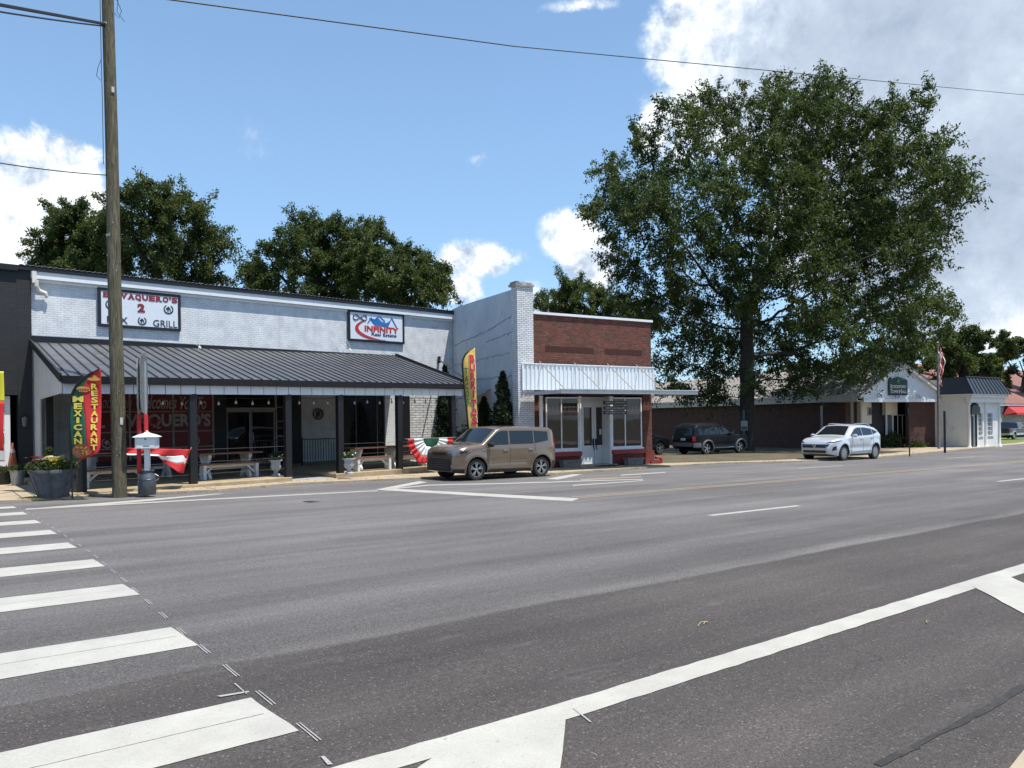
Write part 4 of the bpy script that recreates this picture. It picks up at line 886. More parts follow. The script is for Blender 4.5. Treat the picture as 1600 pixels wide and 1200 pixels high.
# ================================================================ white office with mansard front
WF = Fr(56.86, 22.61, -2)
wb = empty('white_office_building', (WF.ox, WF.oy, 0), WF.a, 'small white stucco office with black metal mansard and four half columns', 'building')
def wx(x, y, n=0): return WF.px(x, y, n)
ST = mat('white_stucco', (.68, .67, .63), .8, var=.05, nsc=2, bump=.15, dirt=(.35, .31, .25), dsc=.8, damt=.35)
WL, WR = -.02, 4.85; zb = -1.5; zt = 2.8
dx0, dx1 = wx(1516.5, 660)[0], wx(1523.5, 660)[0]; k0, k1 = wx(1526.5, 660)[0], wx(1535.5, 660)[0]; k2, k3 = wx(1542.5, 660)[0], wx(1551.5, 660)[0]
wz0, wz1 = -.05, 1.52
m = MB(); m.box(WL, dx0, 0, .25, zb, zt); m.box(dx1, k0, 0, .25, zb, zt); m.box(k1, k2, 0, .25, zb, zt); m.box(k3, WR, 0, .25, zb, zt)
for (p, q) in ((k0, k1), (k2, k3)): m.box(p + .001, q - .001, .002, .25, zb, wz0); m.box(p + .001, q - .001, .002, .25, wz1, zt)
m.box(dx0 + .001, dx1 - .001, .002, .25, 1.35, zt); m.build('wall', ST, wb)
m = MB(); m.box(WL, WL + .3, .252, 16, zb, 3.95); m.box(WR - .3, WR, .252, 16, zb, 3.2); m.box(WL + .3, WR - .3, 15.7, 16, zb, 3.9); m.build('side_wall', ST, wb)
m = MB(); m.add([(WL + .2, .3, 3.9), (WR - .2, .3, 3.9), (WR - .2, 15.8, 3.6), (WL + .2, 15.8, 3.6)], [(0, 1, 2, 3)]); m.build('roof', SHG, wb)
m = MB(); m.box(WL - .25, WR + .25, -.3, .0, 1.98 + .3, 2.62); m.box(WL - .4, WR + .4, -.45, .1, 2.622, 2.80); m.box(WL - .5, WR + .5, -.55, 1.6, 2.802, 2.88); m.build('cornice', ST, wb, bevel=.02)
MN = mat('mansard_blue_black', (.060, .070, .085), .4, .3, var=.1)
mz0, mz1 = 2.883, 4.05
a, b = WL - .5, WR + .55; ai, bi = WL - .42, WR - .1
m = MB(); m.hexa([(a, -.58, mz0), (b, -.58, mz0), (b, 1.7, mz0), (a, 1.7, mz0), (ai, -.05, mz1), (bi, -.05, mz1), (bi, 1.68, mz1), (ai, 1.68, mz1)]); m.build('mansard', MN, wb)
m = MB()
for i in range(12):
    t = i / 11; m.bar((a + (b - a) * t, -.60, mz0), (ai + (bi - ai) * t, -.07, mz1), .045, .045)
m.box(ai - .05, bi + .05, -.12, -.02, mz1 - .02, mz1 + .06); m.build('mansard_seam', BLKM, wb)
for x in (WL + .08, (dx1 + k0) / 2 + .0, (k1 + k2) / 2, WR - .12):
    m = MB(); m.lathe([(.17, zb + .3), (.17, -.80), (.13, -.74), (.115, -.70), (.10, 2.1), (.13, 2.14), (.16, 2.2), (.16, 2.29)], 16, (x, -.03, 0)); m.build('column', ST, wb, smooth=True)
for (p, q) in ((k0, k1), (k2, k3)):
    m = MB(); m.box(p, q, .12, .14, wz0, wz1); w = m.build('window', GL, wb)
    m = MB()
    for i in range(1, 4): x = p + (q - p) * i / 4; m.box(x - .015, x + .015, .08, .118, wz0, wz1)
    for i in range(1, 5): z = wz0 + (wz1 - wz0) * i / 5; m.box(p, q, .083, .115, z - .015, z + .015)
    m.box(p - .001, p + .03, .0, .118, wz0, wz1); m.box(q - .03, q + .001, .0, .118, wz0, wz1); m.build('muntins', WHITEP, w)
    m = MB(); m.box(p - .05, q + .05, -.06, .0, wz0 - .07, wz0); m.build('sill', ST, w)
m = MB(); m.box(dx0 + .05, dx1 - .05, .1, .13, -.85, 1.3); dd = m.build('door', GL, wb)
m = MB(); m.box(dx0, dx0 + .06, .05, .15, -.85, 1.34); m.box(dx1 - .06, dx1, .05, .15, -.85, 1.34); m.build('frame', WHITEP, dd)
m = MB(); m.box(dx0 - .2, dx0, -.1, -.003, -.9, 1.45); m.box(dx1, dx1 + .22, -.1, -.003, -.9, 1.45)
dm_ = (dx0 + dx1) / 2; m.prism([(dx0 - .3, 1.46), (dx1 + .32, 1.46), (dx1 + .3, 1.9), (dx1 - .05, 2.2), (dm_ + .1, 2.05), (dm_, 2.27), (dm_ - .1, 2.05), (dx0 + .05, 2.2), (dx0 - .28, 1.9)], -.22, -.003); m.build('pediment', BLACK, wb)
# ================================================================ rusty roofed shed building at far right
rb0 = Fr(66, 38, -1)
rb = empty('rusty_roof_building', (rb0.ox, rb0.oy, 0), rb0.a, 'low grey building with broad rust red metal roof and red awning', 'building')
RUST, g, b_ = newmat('rusted_roof'); co = g.n('ShaderNodeTexCoord').outputs['Object']; mp = g.n('ShaderNodeMapping'); g.nt.links.new(co, mp.inputs[0]); mp.inputs['Scale'].default_value = (1, .3, .3)
c_ = g.ramp(g.noise(mp.outputs[0], 1.2, 9, .7), (.3, (.13, .055, .04)), (.55, (.20, .085, .06)), (.75, (.26, .14, .11))); c_ = g.mix(g.mr(g.noise(mp.outputs[0], 4, 9, .8), .62, .68, 0, .7, True), c_, (.40, .33, .30, 1)); g.nt.links.new(c_, b_.inputs[0]); b_.inputs['Roughness'].default_value = .8
m = MB(); m.add([(22, -.5, 2.65), (130, -.5, 2.65), (130, 12, 8.5), (22, 12, 8.5), (130, 25, 2.6), (22, 25, 2.6)], [(0, 1, 2, 3), (3, 2, 4, 5)]); m.build('roof', RUST, rb, solid=.06)
m = MB(); m.box(22.2, 129.8, 0, .25, -3.2, 2.6); m.box(22.2, 22.5, .26, 24, -2.5, 2.5); m.box(129.5, 129.8, .26, 24, -3.2, 2.5); m.build('wall', brick('grey_block', (.36, .38, .40), (.28, .30, .33), (.22, .23, .25), 'x', bw=.9, bh=.2, ms=.012, bump=.6, dirt=(.12, .13, .15), damt=.6), rb)
m = MB(); m.box(22.1, 129.9, -.46, -.36, 2.45, 2.63); m.build('fascia', WHITEB, rb)
aw0, az_ = rb0.px(1583, 634, -1.2); aw1, az1 = rb0.px(1583, 648, -1.2)
m = MB(); m.hexa([(aw0, -1.6, az1), (aw0 + 9, -1.6, az1), (aw0 + 9, -.01, az1), (aw0, -.01, az1), (aw0, -1.55, az1 + .25), (aw0 + 9, -1.55, az1 + .25), (aw0 + 9, -.01, az1 + 1.25), (aw0 + .9, -.01, az1 + 1.25)]); m.build('awning', mat('awning_red', (.36, .03, .035), .7, var=.1), rb)

# ================================================================ brick building across the street, behind the viewer, added only so the shop glass has something to mirror
op = empty('added_opposite_building', (4, -9, 0), 0, 'unseen red brick shopfront added across the street for the shop windows to mirror', 'building')
m = MB(); m.box(-10, 30, -6, 0, -.8, 4.6); m.build('wall', brick('opposite_brick', (.17, .06, .045), (.12, .04, .03), (.16, .12, .10), 'x', bump=.3), op)
m = MB()
for i in range(7): m.box(-8 + i * 5.3, -5.2 + i * 5.3, .01, .05, -.1, 2.4)
m.build('window', GL, op)
m = MB(); m.box(-10, 30, .0, .25, 4.62, 4.9); m.build('coping', WHITEB, op)
# ================================================================ trees
def leafmat(name, c_dark, c_light, trans=.35, hue=(.10, .13, .03)):
    m = bpy.data.materials.new(name); m.use_nodes = True; t = m.node_tree; t.nodes.clear(); g = G_(t)
    at = g.n('ShaderNodeAttribute'); at.attribute_name = 'rnd'
    co = g.n('ShaderNodeTexCoord').outputs['Object']
    f = g.m('ADD', g.m('MULTIPLY', at.outputs['Fac'], .6), g.m('MULTIPLY', g.mr(g.noise(co, .45, 4, .6), .3, .7), .4))
    c = g.ramp(f, (.1, c_dark), (.75, c_light), (1., hue))
    d = g.n('ShaderNodeBsdfPrincipled'); g.nt.links.new(c, d.inputs['Base Color']); d.inputs['Roughness'].default_value = .6; d.inputs['Specular IOR Level'].default_value = .25
    tr = g.n('ShaderNodeBsdfTranslucent'); tc = g.mix(1., c, (1.3, 1.5, .5, 1), 'MULTIPLY'); g.nt.links.new(tc, tr.inputs[0])
    mx = g.n('ShaderNodeMixShader'); mx.inputs[0].default_value = trans; g.nt.links.new(d.outputs[0], mx.inputs[1]); g.nt.links.new(tr.outputs[0], mx.inputs[2])
    o = g.n('ShaderNodeOutputMaterial'); g.nt.links.new(mx.outputs[0], o.inputs[0]); return m
BARK = mat('bark', (.042, .035, .030), .95, var=.4, nsc=5, bump=1., bsc=12)
LEAF_A = leafmat('leaves_broad', (.026, .040, .014), (.074, .098, .034), .36, (.16, .18, .06))
LEAF_B = leafmat('leaves_dark', (.030, .047, .015), (.076, .100, .034), .34, (.12, .15, .045))
LEAF_C = leafmat('leaves_olive', (.034, .048, .017), (.092, .114, .040), .34, (.15, .17, .06))
LEAF_D = leafmat('leaves_cypress', (.010, .020, .008), (.022, .038, .014), .1, (.03, .05, .02))
def leafmesh(name, P, mt, parent, size=.3, asp=.42, rng=None, droop=.5):
    n = len(P); rng = rng or np.random
    d = rng.normal(size=(n, 3)); d[:, 2] -= droop; d /= np.linalg.norm(d, axis=1)[:, None]
    w = np.cross(d, rng.normal(size=(n, 3))); w /= np.linalg.norm(w, axis=1)[:, None] + 1e-9
    L_ = (size * rng.uniform(.6, 1.35, n))[:, None]; W = L_ * asp * .5
    v = np.empty((n, 4, 3)); v[:, 0] = P; v[:, 1] = P + d * L_ * .45 + w * W; v[:, 2] = P + d * L_; v[:, 3] = P + d * L_ * .45 - w * W
    me = bpy.data.meshes.new(name); me.vertices.add(4 * n); me.vertices.foreach_set('co', v.reshape(-1))
    me.loops.add(4 * n); me.loops.foreach_set('vertex_index', np.arange(4 * n, dtype=np.int32))
    me.polygons.add(n); me.polygons.foreach_set('loop_start', np.arange(0, 4 * n, 4, dtype=np.int32)); me.polygons.foreach_set('loop_total', np.full(n, 4, dtype=np.int32))
    me.update(calc_edges=True); at = me.attributes.new('rnd', 'FLOAT', 'FACE'); at.data.foreach_set('value', rng.uniform(0, 1, n).astype(np.float32))
    me.materials.append(mt); o = bpy.data.objects.new(name, me); C.objects.link(o); o.parent = parent; return o
def grow(attr, trunk, step=.7, di=7., dk=1.1, iters=70, rng=None):
    nodes = [np.array(p, float) for p in trunk]; par = [-1] + list(range(len(trunk) - 1))
    A = np.array(attr); N = np.array(nodes); best = np.full(len(A), 1e9); bi = np.zeros(len(A), int)
    def upd(i0):
        nonlocal best, bi
        new = N[i0:]; D = np.linalg.norm(A[:, None] - new[None], axis=2); k = D.argmin(1); dm = D[np.arange(len(A)), k]; q = dm < best; best[q] = dm[q]; bi[q] = k[q] + i0
    upd(0)
    for it in range(iters):
        if len(A) == 0: break
        act = best < (di if it > 12 else 99)
        if not act.any(): break
        new = []; np_ = []
        for i in np.unique(bi[act]):
            v = A[(bi == i) & act] - N[i]; v /= np.linalg.norm(v, axis=1)[:, None] + 1e-9; d = v.mean(0); ln = np.linalg.norm(d)
            if ln < .15: d = v[0]; ln = np.linalg.norm(d)
            d = d / ln + rng.normal(size=3) * .16; d /= np.linalg.norm(d); new.append(N[i] + d * step); np_.append(i)
        i0 = len(N); N = np.vstack([N, np.array(new)]); par += list(np_)
        upd(i0); keep = best > dk; A, best, bi = A[keep], best[keep], bi[keep]
    return N, np.array(par)
def treemesh(N, par, r_tip, expo, r_base, name, mt, parent, minr=0.):
    n = len(N); kids = [[] for _ in range(n)]
    for i in range(1, n): kids[par[i]].append(i)
    r = np.zeros(n)
    for i in range(n - 1, -1, -1):
        r[i] = r_tip if not kids[i] else sum(r[k] ** expo for k in kids[i]) ** (1 / expo)
    s = r_base / r[0]; r = r_tip + (r - r_tip) * (r_base - r_tip) / (r[0] - r_tip)
    m = MB()
    for i in range(1, n):
        p = par[i]
        if r[p] < minr: continue
        a, b = N[p], N[i]; ra = min(r[p], r[i] * 1.5) if par[p] >= 0 else r[p]
        k = 9 if r[i] > .15 else (5 if r[i] > .04 else 3)
        m.tube([a, b + (b - a) * .08], [ra, r[i]], k, cap=False)
    o = m.build(name, mt, parent, smooth='all', fix=False); return r, kids, o
def make_tree(name, X, Y, lobes, label, group=None, nattr=900, leaf=LEAF_A, size=.3, per=18, trunk_h=5, r_base=.5, seed=1, spread=.55, dk=1.1, step=.7, droop=.5, cat='tree', asp=.42, total=0):
    """lobes: (lateral, depth, height, radius) relative to the trunk foot, lateral axis square to the line of sight"""
    rng = np.random.default_rng(seed); z0 = g0(X, Y) - .1
    ang = math.atan2(X, Y); lat = np.array([math.cos(ang), -math.sin(ang), 0]); dep = np.array([math.sin(ang), math.cos(ang), 0])
    root = empty(name, (X, Y, z0), 0, label, cat, group)
    vol = np.array([l[3] ** 2.6 for l in lobes]); pr = vol / vol.sum(); A = []
    pick = rng.choice(len(lobes), nattr, p=pr)
    for i in pick:
        l = lobes[i]; v = rng.normal(size=3); v /= np.linalg.norm(v); rr = l[3] * rng.uniform(.12, 1) ** .45
        A.append(lat * (l[0] + v[0] * rr) + dep * (l[1] + v[1] * rr) + np.array([0, 0, l[2] + v[2] * rr]))
    A = [a for a in A if a[2] > 2.0]
    tr = [np.array([0, 0, 0])] ; k = max(2, int(trunk_h / .9))
    for i in range(1, k + 1): tr.append(np.array([rng.normal() * .04, rng.normal() * .04, trunk_h * i / k]))
    N, par = grow(A, tr, step, 8., dk, 80, rng)
    r, kids, o = treemesh(N, par, .011, 1.7, r_base, 'trunk', BARK, root)
    tips = [i for i in range(len(N)) if r[i] < .05 and i > len(tr) and N[i][2] > 1.8]
    T = N[tips]; gd = T - N[par[tips]]; gd /= np.linalg.norm(gd, axis=1)[:, None] + 1e-9
    ns = 5; per = max(2, int(total / max(1, len(T) * ns)))     # leafy sprigs leave every twig, arching over
    S = np.repeat(T, ns, axis=0); D = np.repeat(gd, ns, axis=0) * .55 + rng.normal(size=S.shape) * .75; D /= np.linalg.norm(D, axis=1)[:, None]
    ln = (spread * rng.uniform(.5, 1.9, len(S)))[:, None]
    S2 = np.repeat(S, per, axis=0); D2 = np.repeat(D * ln, per, axis=0); tt = rng.uniform(.05, 1, len(S2))[:, None] ** .8
    P = S2 + D2 * tt; P[:, 2] -= (tt[:, 0] ** 2) * ln.repeat(per) * .22; P += rng.normal(size=P.shape) * spread * .11
    leafmesh('crown', P, leaf, root, size, asp, rng, droop); return root, len(P)
def from_px(X, Y, circles, dspread=.0, seed=0, k=1.):
    """crown lobes: circles (x, y, r) read off the photo at the tree's own distance, spread in depth"""
    rg = random.Random(seed); dist = math.hypot(X, Y); dep = X * sn + Y * cs; out = []; z0 = g0(X, Y)
    pxs, _ = None, None
    ang = math.atan2(X, Y)
    for c in circles:
        x, y, rr = c[:3]; dd = c[3] if len(c) > 3 else rg.uniform(-dspread, dspread)
        d = ray(x, y); ph = math.atan2(d[0], d[1]); D = (dist + dd); lt = D * math.tan(ph - ang); hl = math.hypot(d[0], d[1])
        rad = D / math.cos(ph - ang); z = H + d[2] / hl * rad; r_ = rr / F * dep * (D / dist) * k
        out.append((lt, dd, z - z0, r_))
    return out
n_leaf = 0
BT = gr(1163, 706, .05)
BT = (42.3, 30.1)
big = [(985, 290, 70), (955, 325, 45), (925, 330, 25), (1000, 225, 55), (1060, 210, 70), (1125, 185, 65), (1210, 150, 50), (1215, 210, 80), (1290, 148, 40), (1290, 190, 75), (1350, 215, 60), (1410, 180, 55), (1440, 150, 30), (1455, 230, 45),
       (1475, 290, 50), (1515, 262, 18), (1400, 300, 95), (1300, 300, 105), (1190, 310, 110), (1080, 320, 95), (1000, 370, 75), (965, 410, 40), (1020, 440, 70), (1060, 510, 65), (1035, 560, 40), (1120, 430, 95), (1230, 430, 110), (1350, 410, 100),
       (1440, 390, 60), (1460, 460, 45), (1440, 500, 60), (1370, 520, 75), (1425, 540, 30), (1290, 530, 70), (1200, 540, 60), (1120, 550, 55), (1060, 600, 30), (1110, 608, 28), (1250, 585, 35), (1330, 575, 38), (1500, 480, 20), (905, 318, 12), (1455, 345, 50), (1045, 602, 30), (1085, 618, 22), (1140, 600, 34), (1190, 605, 28), (1240, 600, 24)]
lob = from_px(*BT, [c + (random.Random(i).choice((-6, -3, 0, 3, 6)) * min(1, c[2] / 60),) for i, c in enumerate(big)], k=.94)
r1, k1 = make_tree('pecan_tree', BT[0], BT[1], lob, 'huge spreading pecan tree with dark trunk standing beside the dark parked cars', nattr=2600, size=.215, total=300000, trunk_h=9.0, r_base=.47, seed=11, spread=.85, dk=.95, step=.65, droop=.7); n_leaf += k1
def bgtree(name, x, y_base_dist, circles, label, group, **k):
    global n_leaf
    d = ray(x, 650); hl = math.hypot(d[0], d[1]); X, Y = d[0] / hl * y_base_dist, d[1] / hl * y_base_dist
    r_, c_ = make_tree(name, X, Y, from_px(X, Y, circles, 3.0, seed=int(x), k=.80 if y_base_dist < 90 else 1.08), label, group, **k); n_leaf += c_
GT = 'trees beyond the buildings'
bgtree('oak_tree', 95, 62, [(85, 390, 28), (72, 405, 18), (110, 375, 30), (120, 345, 35), (140, 400, 45), (90, 430, 35), (130, 320, 20)], 'dark tree behind the black building, left of the utility pole', GT, nattr=800, leaf=LEAF_B, size=.21, total=75000, seed=3, spread=1.25)
bgtree('oak_tree', 245, 58, [(225, 290, 22), (250, 310, 42), (200, 330, 45), (280, 340, 45), (180, 370, 45), (240, 380, 60), (310, 375, 42), (330, 400, 32), (340, 430, 28), (300, 430, 45), (200, 420, 45), (320, 330, 18), (165, 330, 20)], 'rounded green tree behind the restaurant roof just right of the utility pole', GT, nattr=1400, leaf=LEAF_C, size=.21, total=69000, seed=4, spread=1.25)
bgtree('oak_tree', 500, 60, [(500, 350, 24), (470, 360, 30), (530, 360, 28), (450, 390, 35), (500, 400, 50), (420, 420, 28), (392, 425, 18), (450, 440, 40), (540, 410, 40), (520, 450, 50), (565, 350, 16)], 'dense dark tree behind the middle of the restaurant roof', GT, nattr=1250, leaf=LEAF_B, size=.21, total=75000, seed=5, spread=1.25)
bgtree('oak_tree', 620, 56, [(598, 360, 16), (600, 390, 35), (630, 400, 35), (590, 430, 45), (640, 440, 42), (670, 420, 26), (688, 435, 18), (695, 450, 14), (660, 460, 35), (700, 410, 8), (580, 400, 30)], 'lighter leafy tree behind the restaurant roof beside the real estate sign', GT, nattr=1100, leaf=LEAF_C, size=.21, total=66000, seed=6, spread=1.25)
bgtree('oak_tree', 885, 75, [(885, 440, 16), (870, 455, 25), (905, 455, 25), (850, 475, 18), (890, 485, 35), (930, 470, 32), (960, 490, 40), (990, 500, 40)], 'green tree behind the red brick shop roof', GT, nattr=600, leaf=LEAF_C, size=.21, total=75000, seed=7, spread=1.25)
bgtree('oak_tree', 1500, 105, [(1500, 545, 30), (1480, 565, 25), (1520, 560, 25), (1520, 520, 12), (1475, 530, 20), (1540, 570, 18)], 'distant green tree behind the white office building', GT, nattr=420, leaf=LEAF_C, size=.36, total=50000, seed=8, spread=1.2, dk=1.6, step=1.)
bgtree('oak_tree', 1590, 125, [(1575, 530, 14), (1562, 545, 16), (1590, 550, 24), (1610, 535, 22), (1640, 550, 30), (1570, 570, 18), (1600, 575, 20)], 'distant tree over the rusty roof at the right edge', GT, nattr=420, leaf=LEAF_C, size=.36, total=50000, seed=9, spread=1.3, dk=1.8, step=1.1)
bgtree('oak_tree', 1440, 115, [(1440, 560, 25), (1410, 570, 25), (1380, 580, 25), (1460, 585, 20)], 'distant tree showing under the big crown behind the town hall roof', GT, nattr=350, leaf=LEAF_B, size=.36, total=50000, seed=10, spread=1.2, dk=1.8, step=1.1)
bgtree('oak_tree', 1250, 120, [(1250, 590, 28), (1200, 600, 25), (1150, 605, 25), (1300, 600, 25), (1100, 610, 22), (1050, 610, 25)], 'far low tree behind the town hall, seen under the big crown', GT, nattr=420, leaf=LEAF_B, size=.36, total=50000, seed=12, spread=1.3, dk=1.8, step=1.1)
def at_wall(x, back):
    d = ray(x, 700); p = BF.w(-1.42, .42); q = (19.29, 29.82); ex, ey = q[0] - p[0], q[1] - p[1]
    t = (p[0] * ey - p[1] * ex) / (d[0] * ey - d[1] * ex); t = min(t, 40) if x > 706 else 28.6 / d[1]
    h_ = math.hypot(d[0], d[1]); t -= back / h_; return d[0] * t, d[1] * t
# columnar cypresses against the painted side wall
def cypress(x, yb, yt, n, label, w):
    d = ray(x, yb); X, Y = at_wall(x, n); z0 = g0(X, Y); d = ray(x, yt); t = math.hypot(X, Y) / math.hypot(d[0], d[1]); h_ = H + d[2] * t - z0
    rng = np.random.default_rng(int(x)); root = empty('cypress_tree', (X, Y, z0), 0, label, 'cypress', 'cypresses beside the painted side wall')
    m = MB(); m.tube([(0, 0, -.1), (0, 0, h_ * .3), (0.02, 0, h_ * .9)], [.06, .05, .01], 7); m.build('trunk', BARK, root)
    n_ = 9000; t = rng.uniform(0, 1, n_) ** 1.25; prof = w * np.minimum(1, (t + .02) * 9) ** .5 * (1 - t ** 1.7) ** .8 * (1 + .16 * np.sin(t * 23 + 1) + .12 * np.sin(t * 51)); a = rng.uniform(0, 6.283, n_); lump = 1 + .18 * np.sin(a * 3 + t * 14) + .1 * np.sin(a * 7 - t * 9)
    rr = prof * rng.uniform(.55, 1.05, n_) * lump; P = np.stack([rr * np.cos(a), rr * np.sin(a), .12 + t * (h_ - .14)], 1)
    leafmesh('foliage', P, LEAF_D, root, .13, .4, rng, -1.2)
cypress(787, 728, 583, 1.2, 'tall pointed cypress against the blue grey side wall, nearest the brick shop', .52)
cypress(757, 730, 622, 1.4, 'shorter cypress partly behind the yellow BURRITOS banner', .46)
cypress(697, 730, 572, .6, 'cypress rising behind the right end of the porch roof', .48)
def shrub(name, X, Y, z0, w, h_, leaf, label, n_=2500, size=.07, seed=1, group=None, flowers=None):
    rng = np.random.default_rng(seed); root = empty(name, (X, Y, z0), 0, label, 'shrub', group)
    v = rng.normal(size=(n_, 3)); v /= np.linalg.norm(v, axis=1)[:, None]; rr = rng.uniform(.5, 1.05, n_) * (1 + .2 * np.sin(v[:, 0] * 7 + seed) + .15 * np.sin(v[:, 1] * 9 + v[:, 2] * 6))
    P = v * rr[:, None] * np.array([w, w * .8, h_ / 2]) + np.array([0, 0, h_ / 2]); P = P[P[:, 2] > 0]
    leafmesh('foliage', P, leaf, root, size, .45, rng, -.3)
    m = MB()
    for i in range(7): a = rng.uniform(0, 6.28); m.tube([(0, 0, -.05), (w * .3 * math.cos(a), w * .3 * math.sin(a), h_ * .5)], [.015, .006], 4)
    m.build('stem', BARK, root); return root
_X, _Y = at_wall(732, 1.6); shrub('dark_shrub', _X, _Y, g0(_X, _Y), .6, 1.7, LEAF_B, 'dark leafy shrub behind the last porch post beside the yellow banner', 4200, .10, 2)
for i, (x, y, w_, h_, lab) in enumerate(((1401, 690, .55, .8, 'low dark shrub under the town hall window, left in the brick bed'), (1414, 690, .6, 1.0, 'taller spreading shrub in the middle of the town hall brick bed'), (1431, 694, .7, .65, 'low spreading shrub at the right end of the town hall brick bed'))):
    s_, _ = tx(x, y, -.1); X_, Y_ = TF.w(s_, -.15 if i == 2 else .8); shrub('bed_shrub', X_, Y_, -1.0 if i == 2 else -.75, w_, h_, LEAF_B, lab, 1500, .14, 20 + i, 'shrubs in the town hall bed')
print('leaves', n_leaf)
# ================================================================ vehicles
def pw(pts, x):                                       # smooth-ish piecewise interpolation
    xs = [p[0] for p in pts]; ys = [p[1] for p in pts]; return float(np.interp(x, xs, ys))
def paint(name, col, flake=.5, rough=.28, cw=.8):
    if name in MC: return MC[name]
    m, g, b = newmat(name); b.inputs['Base Color'].default_value = C4(col); b.inputs['Metallic'].default_value = flake; b.inputs['Roughness'].default_value = rough
    b.inputs['Coat Weight'].default_value = cw; b.inputs['Specular IOR Level'].default_value = .5 if cw > .2 else .2; b.inputs['Coat Roughness'].default_value = .03; MC[name] = m; return m
TYRE = mat('tyre_rubber', (.018, .018, .018), .85, var=.2, nsc=30); ALLOY = mat('alloy', (.50, .51, .52), .3, .85, var=.05); CLAD = mat('black_cladding', (.018, .018, .019), .6, var=.1)
LAMPG = mat('lamp_glass', (.22, .23, .24), .12, .5, var=.2, nsc=30); LAMPD = mat('lamp_dark', (.03, .03, .035), .1, .3); REDL = mat('red_lamp', (.28, .012, .015), .15, spec=.6); CHR = mat('chrome', (.62, .62, .63), .12, 1.); AMB = mat('amber_lamp', (.45, .14, .03), .25)
PLATE = mat('plate_white', (.5, .5, .48), .5)
class Car:
    def __init__(s, name, loc, rz, label, sp, group=None):
        s.sp = sp; s.r = empty(name, loc, rz, label, sp.get('cat', 'car'), group); s.L = sp['L']; s.W = sp['W'] / 2
        s.body()
    def zt(s, x): return pw(s.sp['top'], x)
    def zb(s, x): return pw(s.sp['bot'], x)
    def belt(s, x): return pw(s.sp['belt'], x)
    def hw(s, x, z):
        sp = s.sp; a = s.L / 2; ax = abs(x); k0 = sp.get('plan0', .70) * a
        w = s.W
        if ax > k0: t = (ax - k0) / (a - k0); w -= sp.get('plan', .2) * t ** 2.4
        b = s.belt(x)
        if z > b: w -= (z - b) * sp['tumble'] + .02 * min(1, (z - b) / .05)
        w -= .055 * max(0, min(1, (.55 - z) / .35)) ** 1.5
        w -= .035 * math.exp(-((z - sp.get('crease', .62)) / .10) ** 2) * math.exp(-(x / (s.L * .26)) ** 4)
        for wx_ in sp['wheels']:
            d = math.hypot(x - wx_, z - sp['R']); w += sp.get('flare', .025) * math.exp(-((d - sp['R'] - .09) / .10) ** 2) * (z < b)
        e = s.zt(x) - z; r = sp.get('edge', .11)
        if e < r: q = 1 - max(0, e) / r; w -= r * .9 * (1 - math.sqrt(max(0, 1 - q * q)))
        return w
    def crown(s, x, k): return .035 * (1 - k * k)
    def body(s):
        sp = s.sp; xs = list(np.linspace(-s.L / 2, s.L / 2, 84)) + [p[0] for p in sp['top']]; xs = sorted(set(round(float(x), 3) for x in xs if abs(x) <= s.L / 2))
        nz, ny = 22, 6; rings = []
        for x in xs:
            zt, zb = s.zt(x), s.zb(x); ring = []
            for j in range(nz + 1):
                t = j / nz; t = 1 - (1 - t) ** 1.35; z = zb + (zt - zb) * t; ring.append((x, s.hw(x, z), z))
            wt = ring[-1][1]
            for j in range(1, ny + 1): k = 1 - j / ny; ring.append((x, wt * k, zt + s.crown(x, k)))
            rings.append(ring + [(p[0], -p[1], p[2]) for p in ring[-2::-1]])
        m = MB(); n = len(rings[0]); vs = [p for r in rings for p in r]; fs = []
        for i in range(len(rings) - 1):
            for j in range(n): k = (j + 1) % n; fs.append((i * n + j, i * n + k, (i + 1) * n + k, (i + 1) * n + j))
        fs.append(tuple(range(n))[::-1]); fs.append(tuple((len(rings) - 1) * n + j for j in range(n)))
        m.add(vs, fs); o = m.build('body', [sp['paint'], CLAD], s.r)
        for wx_ in sp['wheels']:
            for sd in (-1, 1):
                cm = MB(); Rr = sp['R'] + .055; y0 = sd * (s.W - .32); y1 = sd * (s.W + .3)
                cm.lathe([(Rr, min(y0, y1)), (Rr, max(y0, y1))], 40, (wx_, 0, sp['R']), 'y'); c_ = cm.build('cut', CLAD, s.r); md = o.modifiers.new('b', 'BOOLEAN'); md.object = c_; md.operation = 'DIFFERENCE'; md.solver = 'EXACT'; md.material_mode = 'TRANSFER'
        dg = bpy.context.evaluated_depsgraph_get(); dg.update(); me = bpy.data.meshes.new_from_object(o.evaluated_get(dg))
        o.modifiers.clear(); o.data = me
        for c_ in [q for q in bpy.data.objects if q.name.startswith('cut')]: bpy.data.objects.remove(c_)
        if len(me.materials) < 2: me.materials.append(CLAD)
        k_ = [i for i, q in enumerate(me.materials) if q == CLAD][0]
        for p in me.polygons:
            c_ = p.center
            for wx_ in sp['wheels']:
                if math.hypot(c_.x - wx_, c_.z - sp['R']) < sp['R'] + .057 and abs(c_.y) > s.W - .34: p.material_index = k_
        me.polygons.foreach_set('use_smooth', [True] * len(me.polygons)); me.set_sharp_from_angle(angle=R(32)); s.bodyo = o
        for wx_ in sp['wheels']:
            for sd in (-1, 1): s.wheel(wx_, sd)
        s.sd = {}
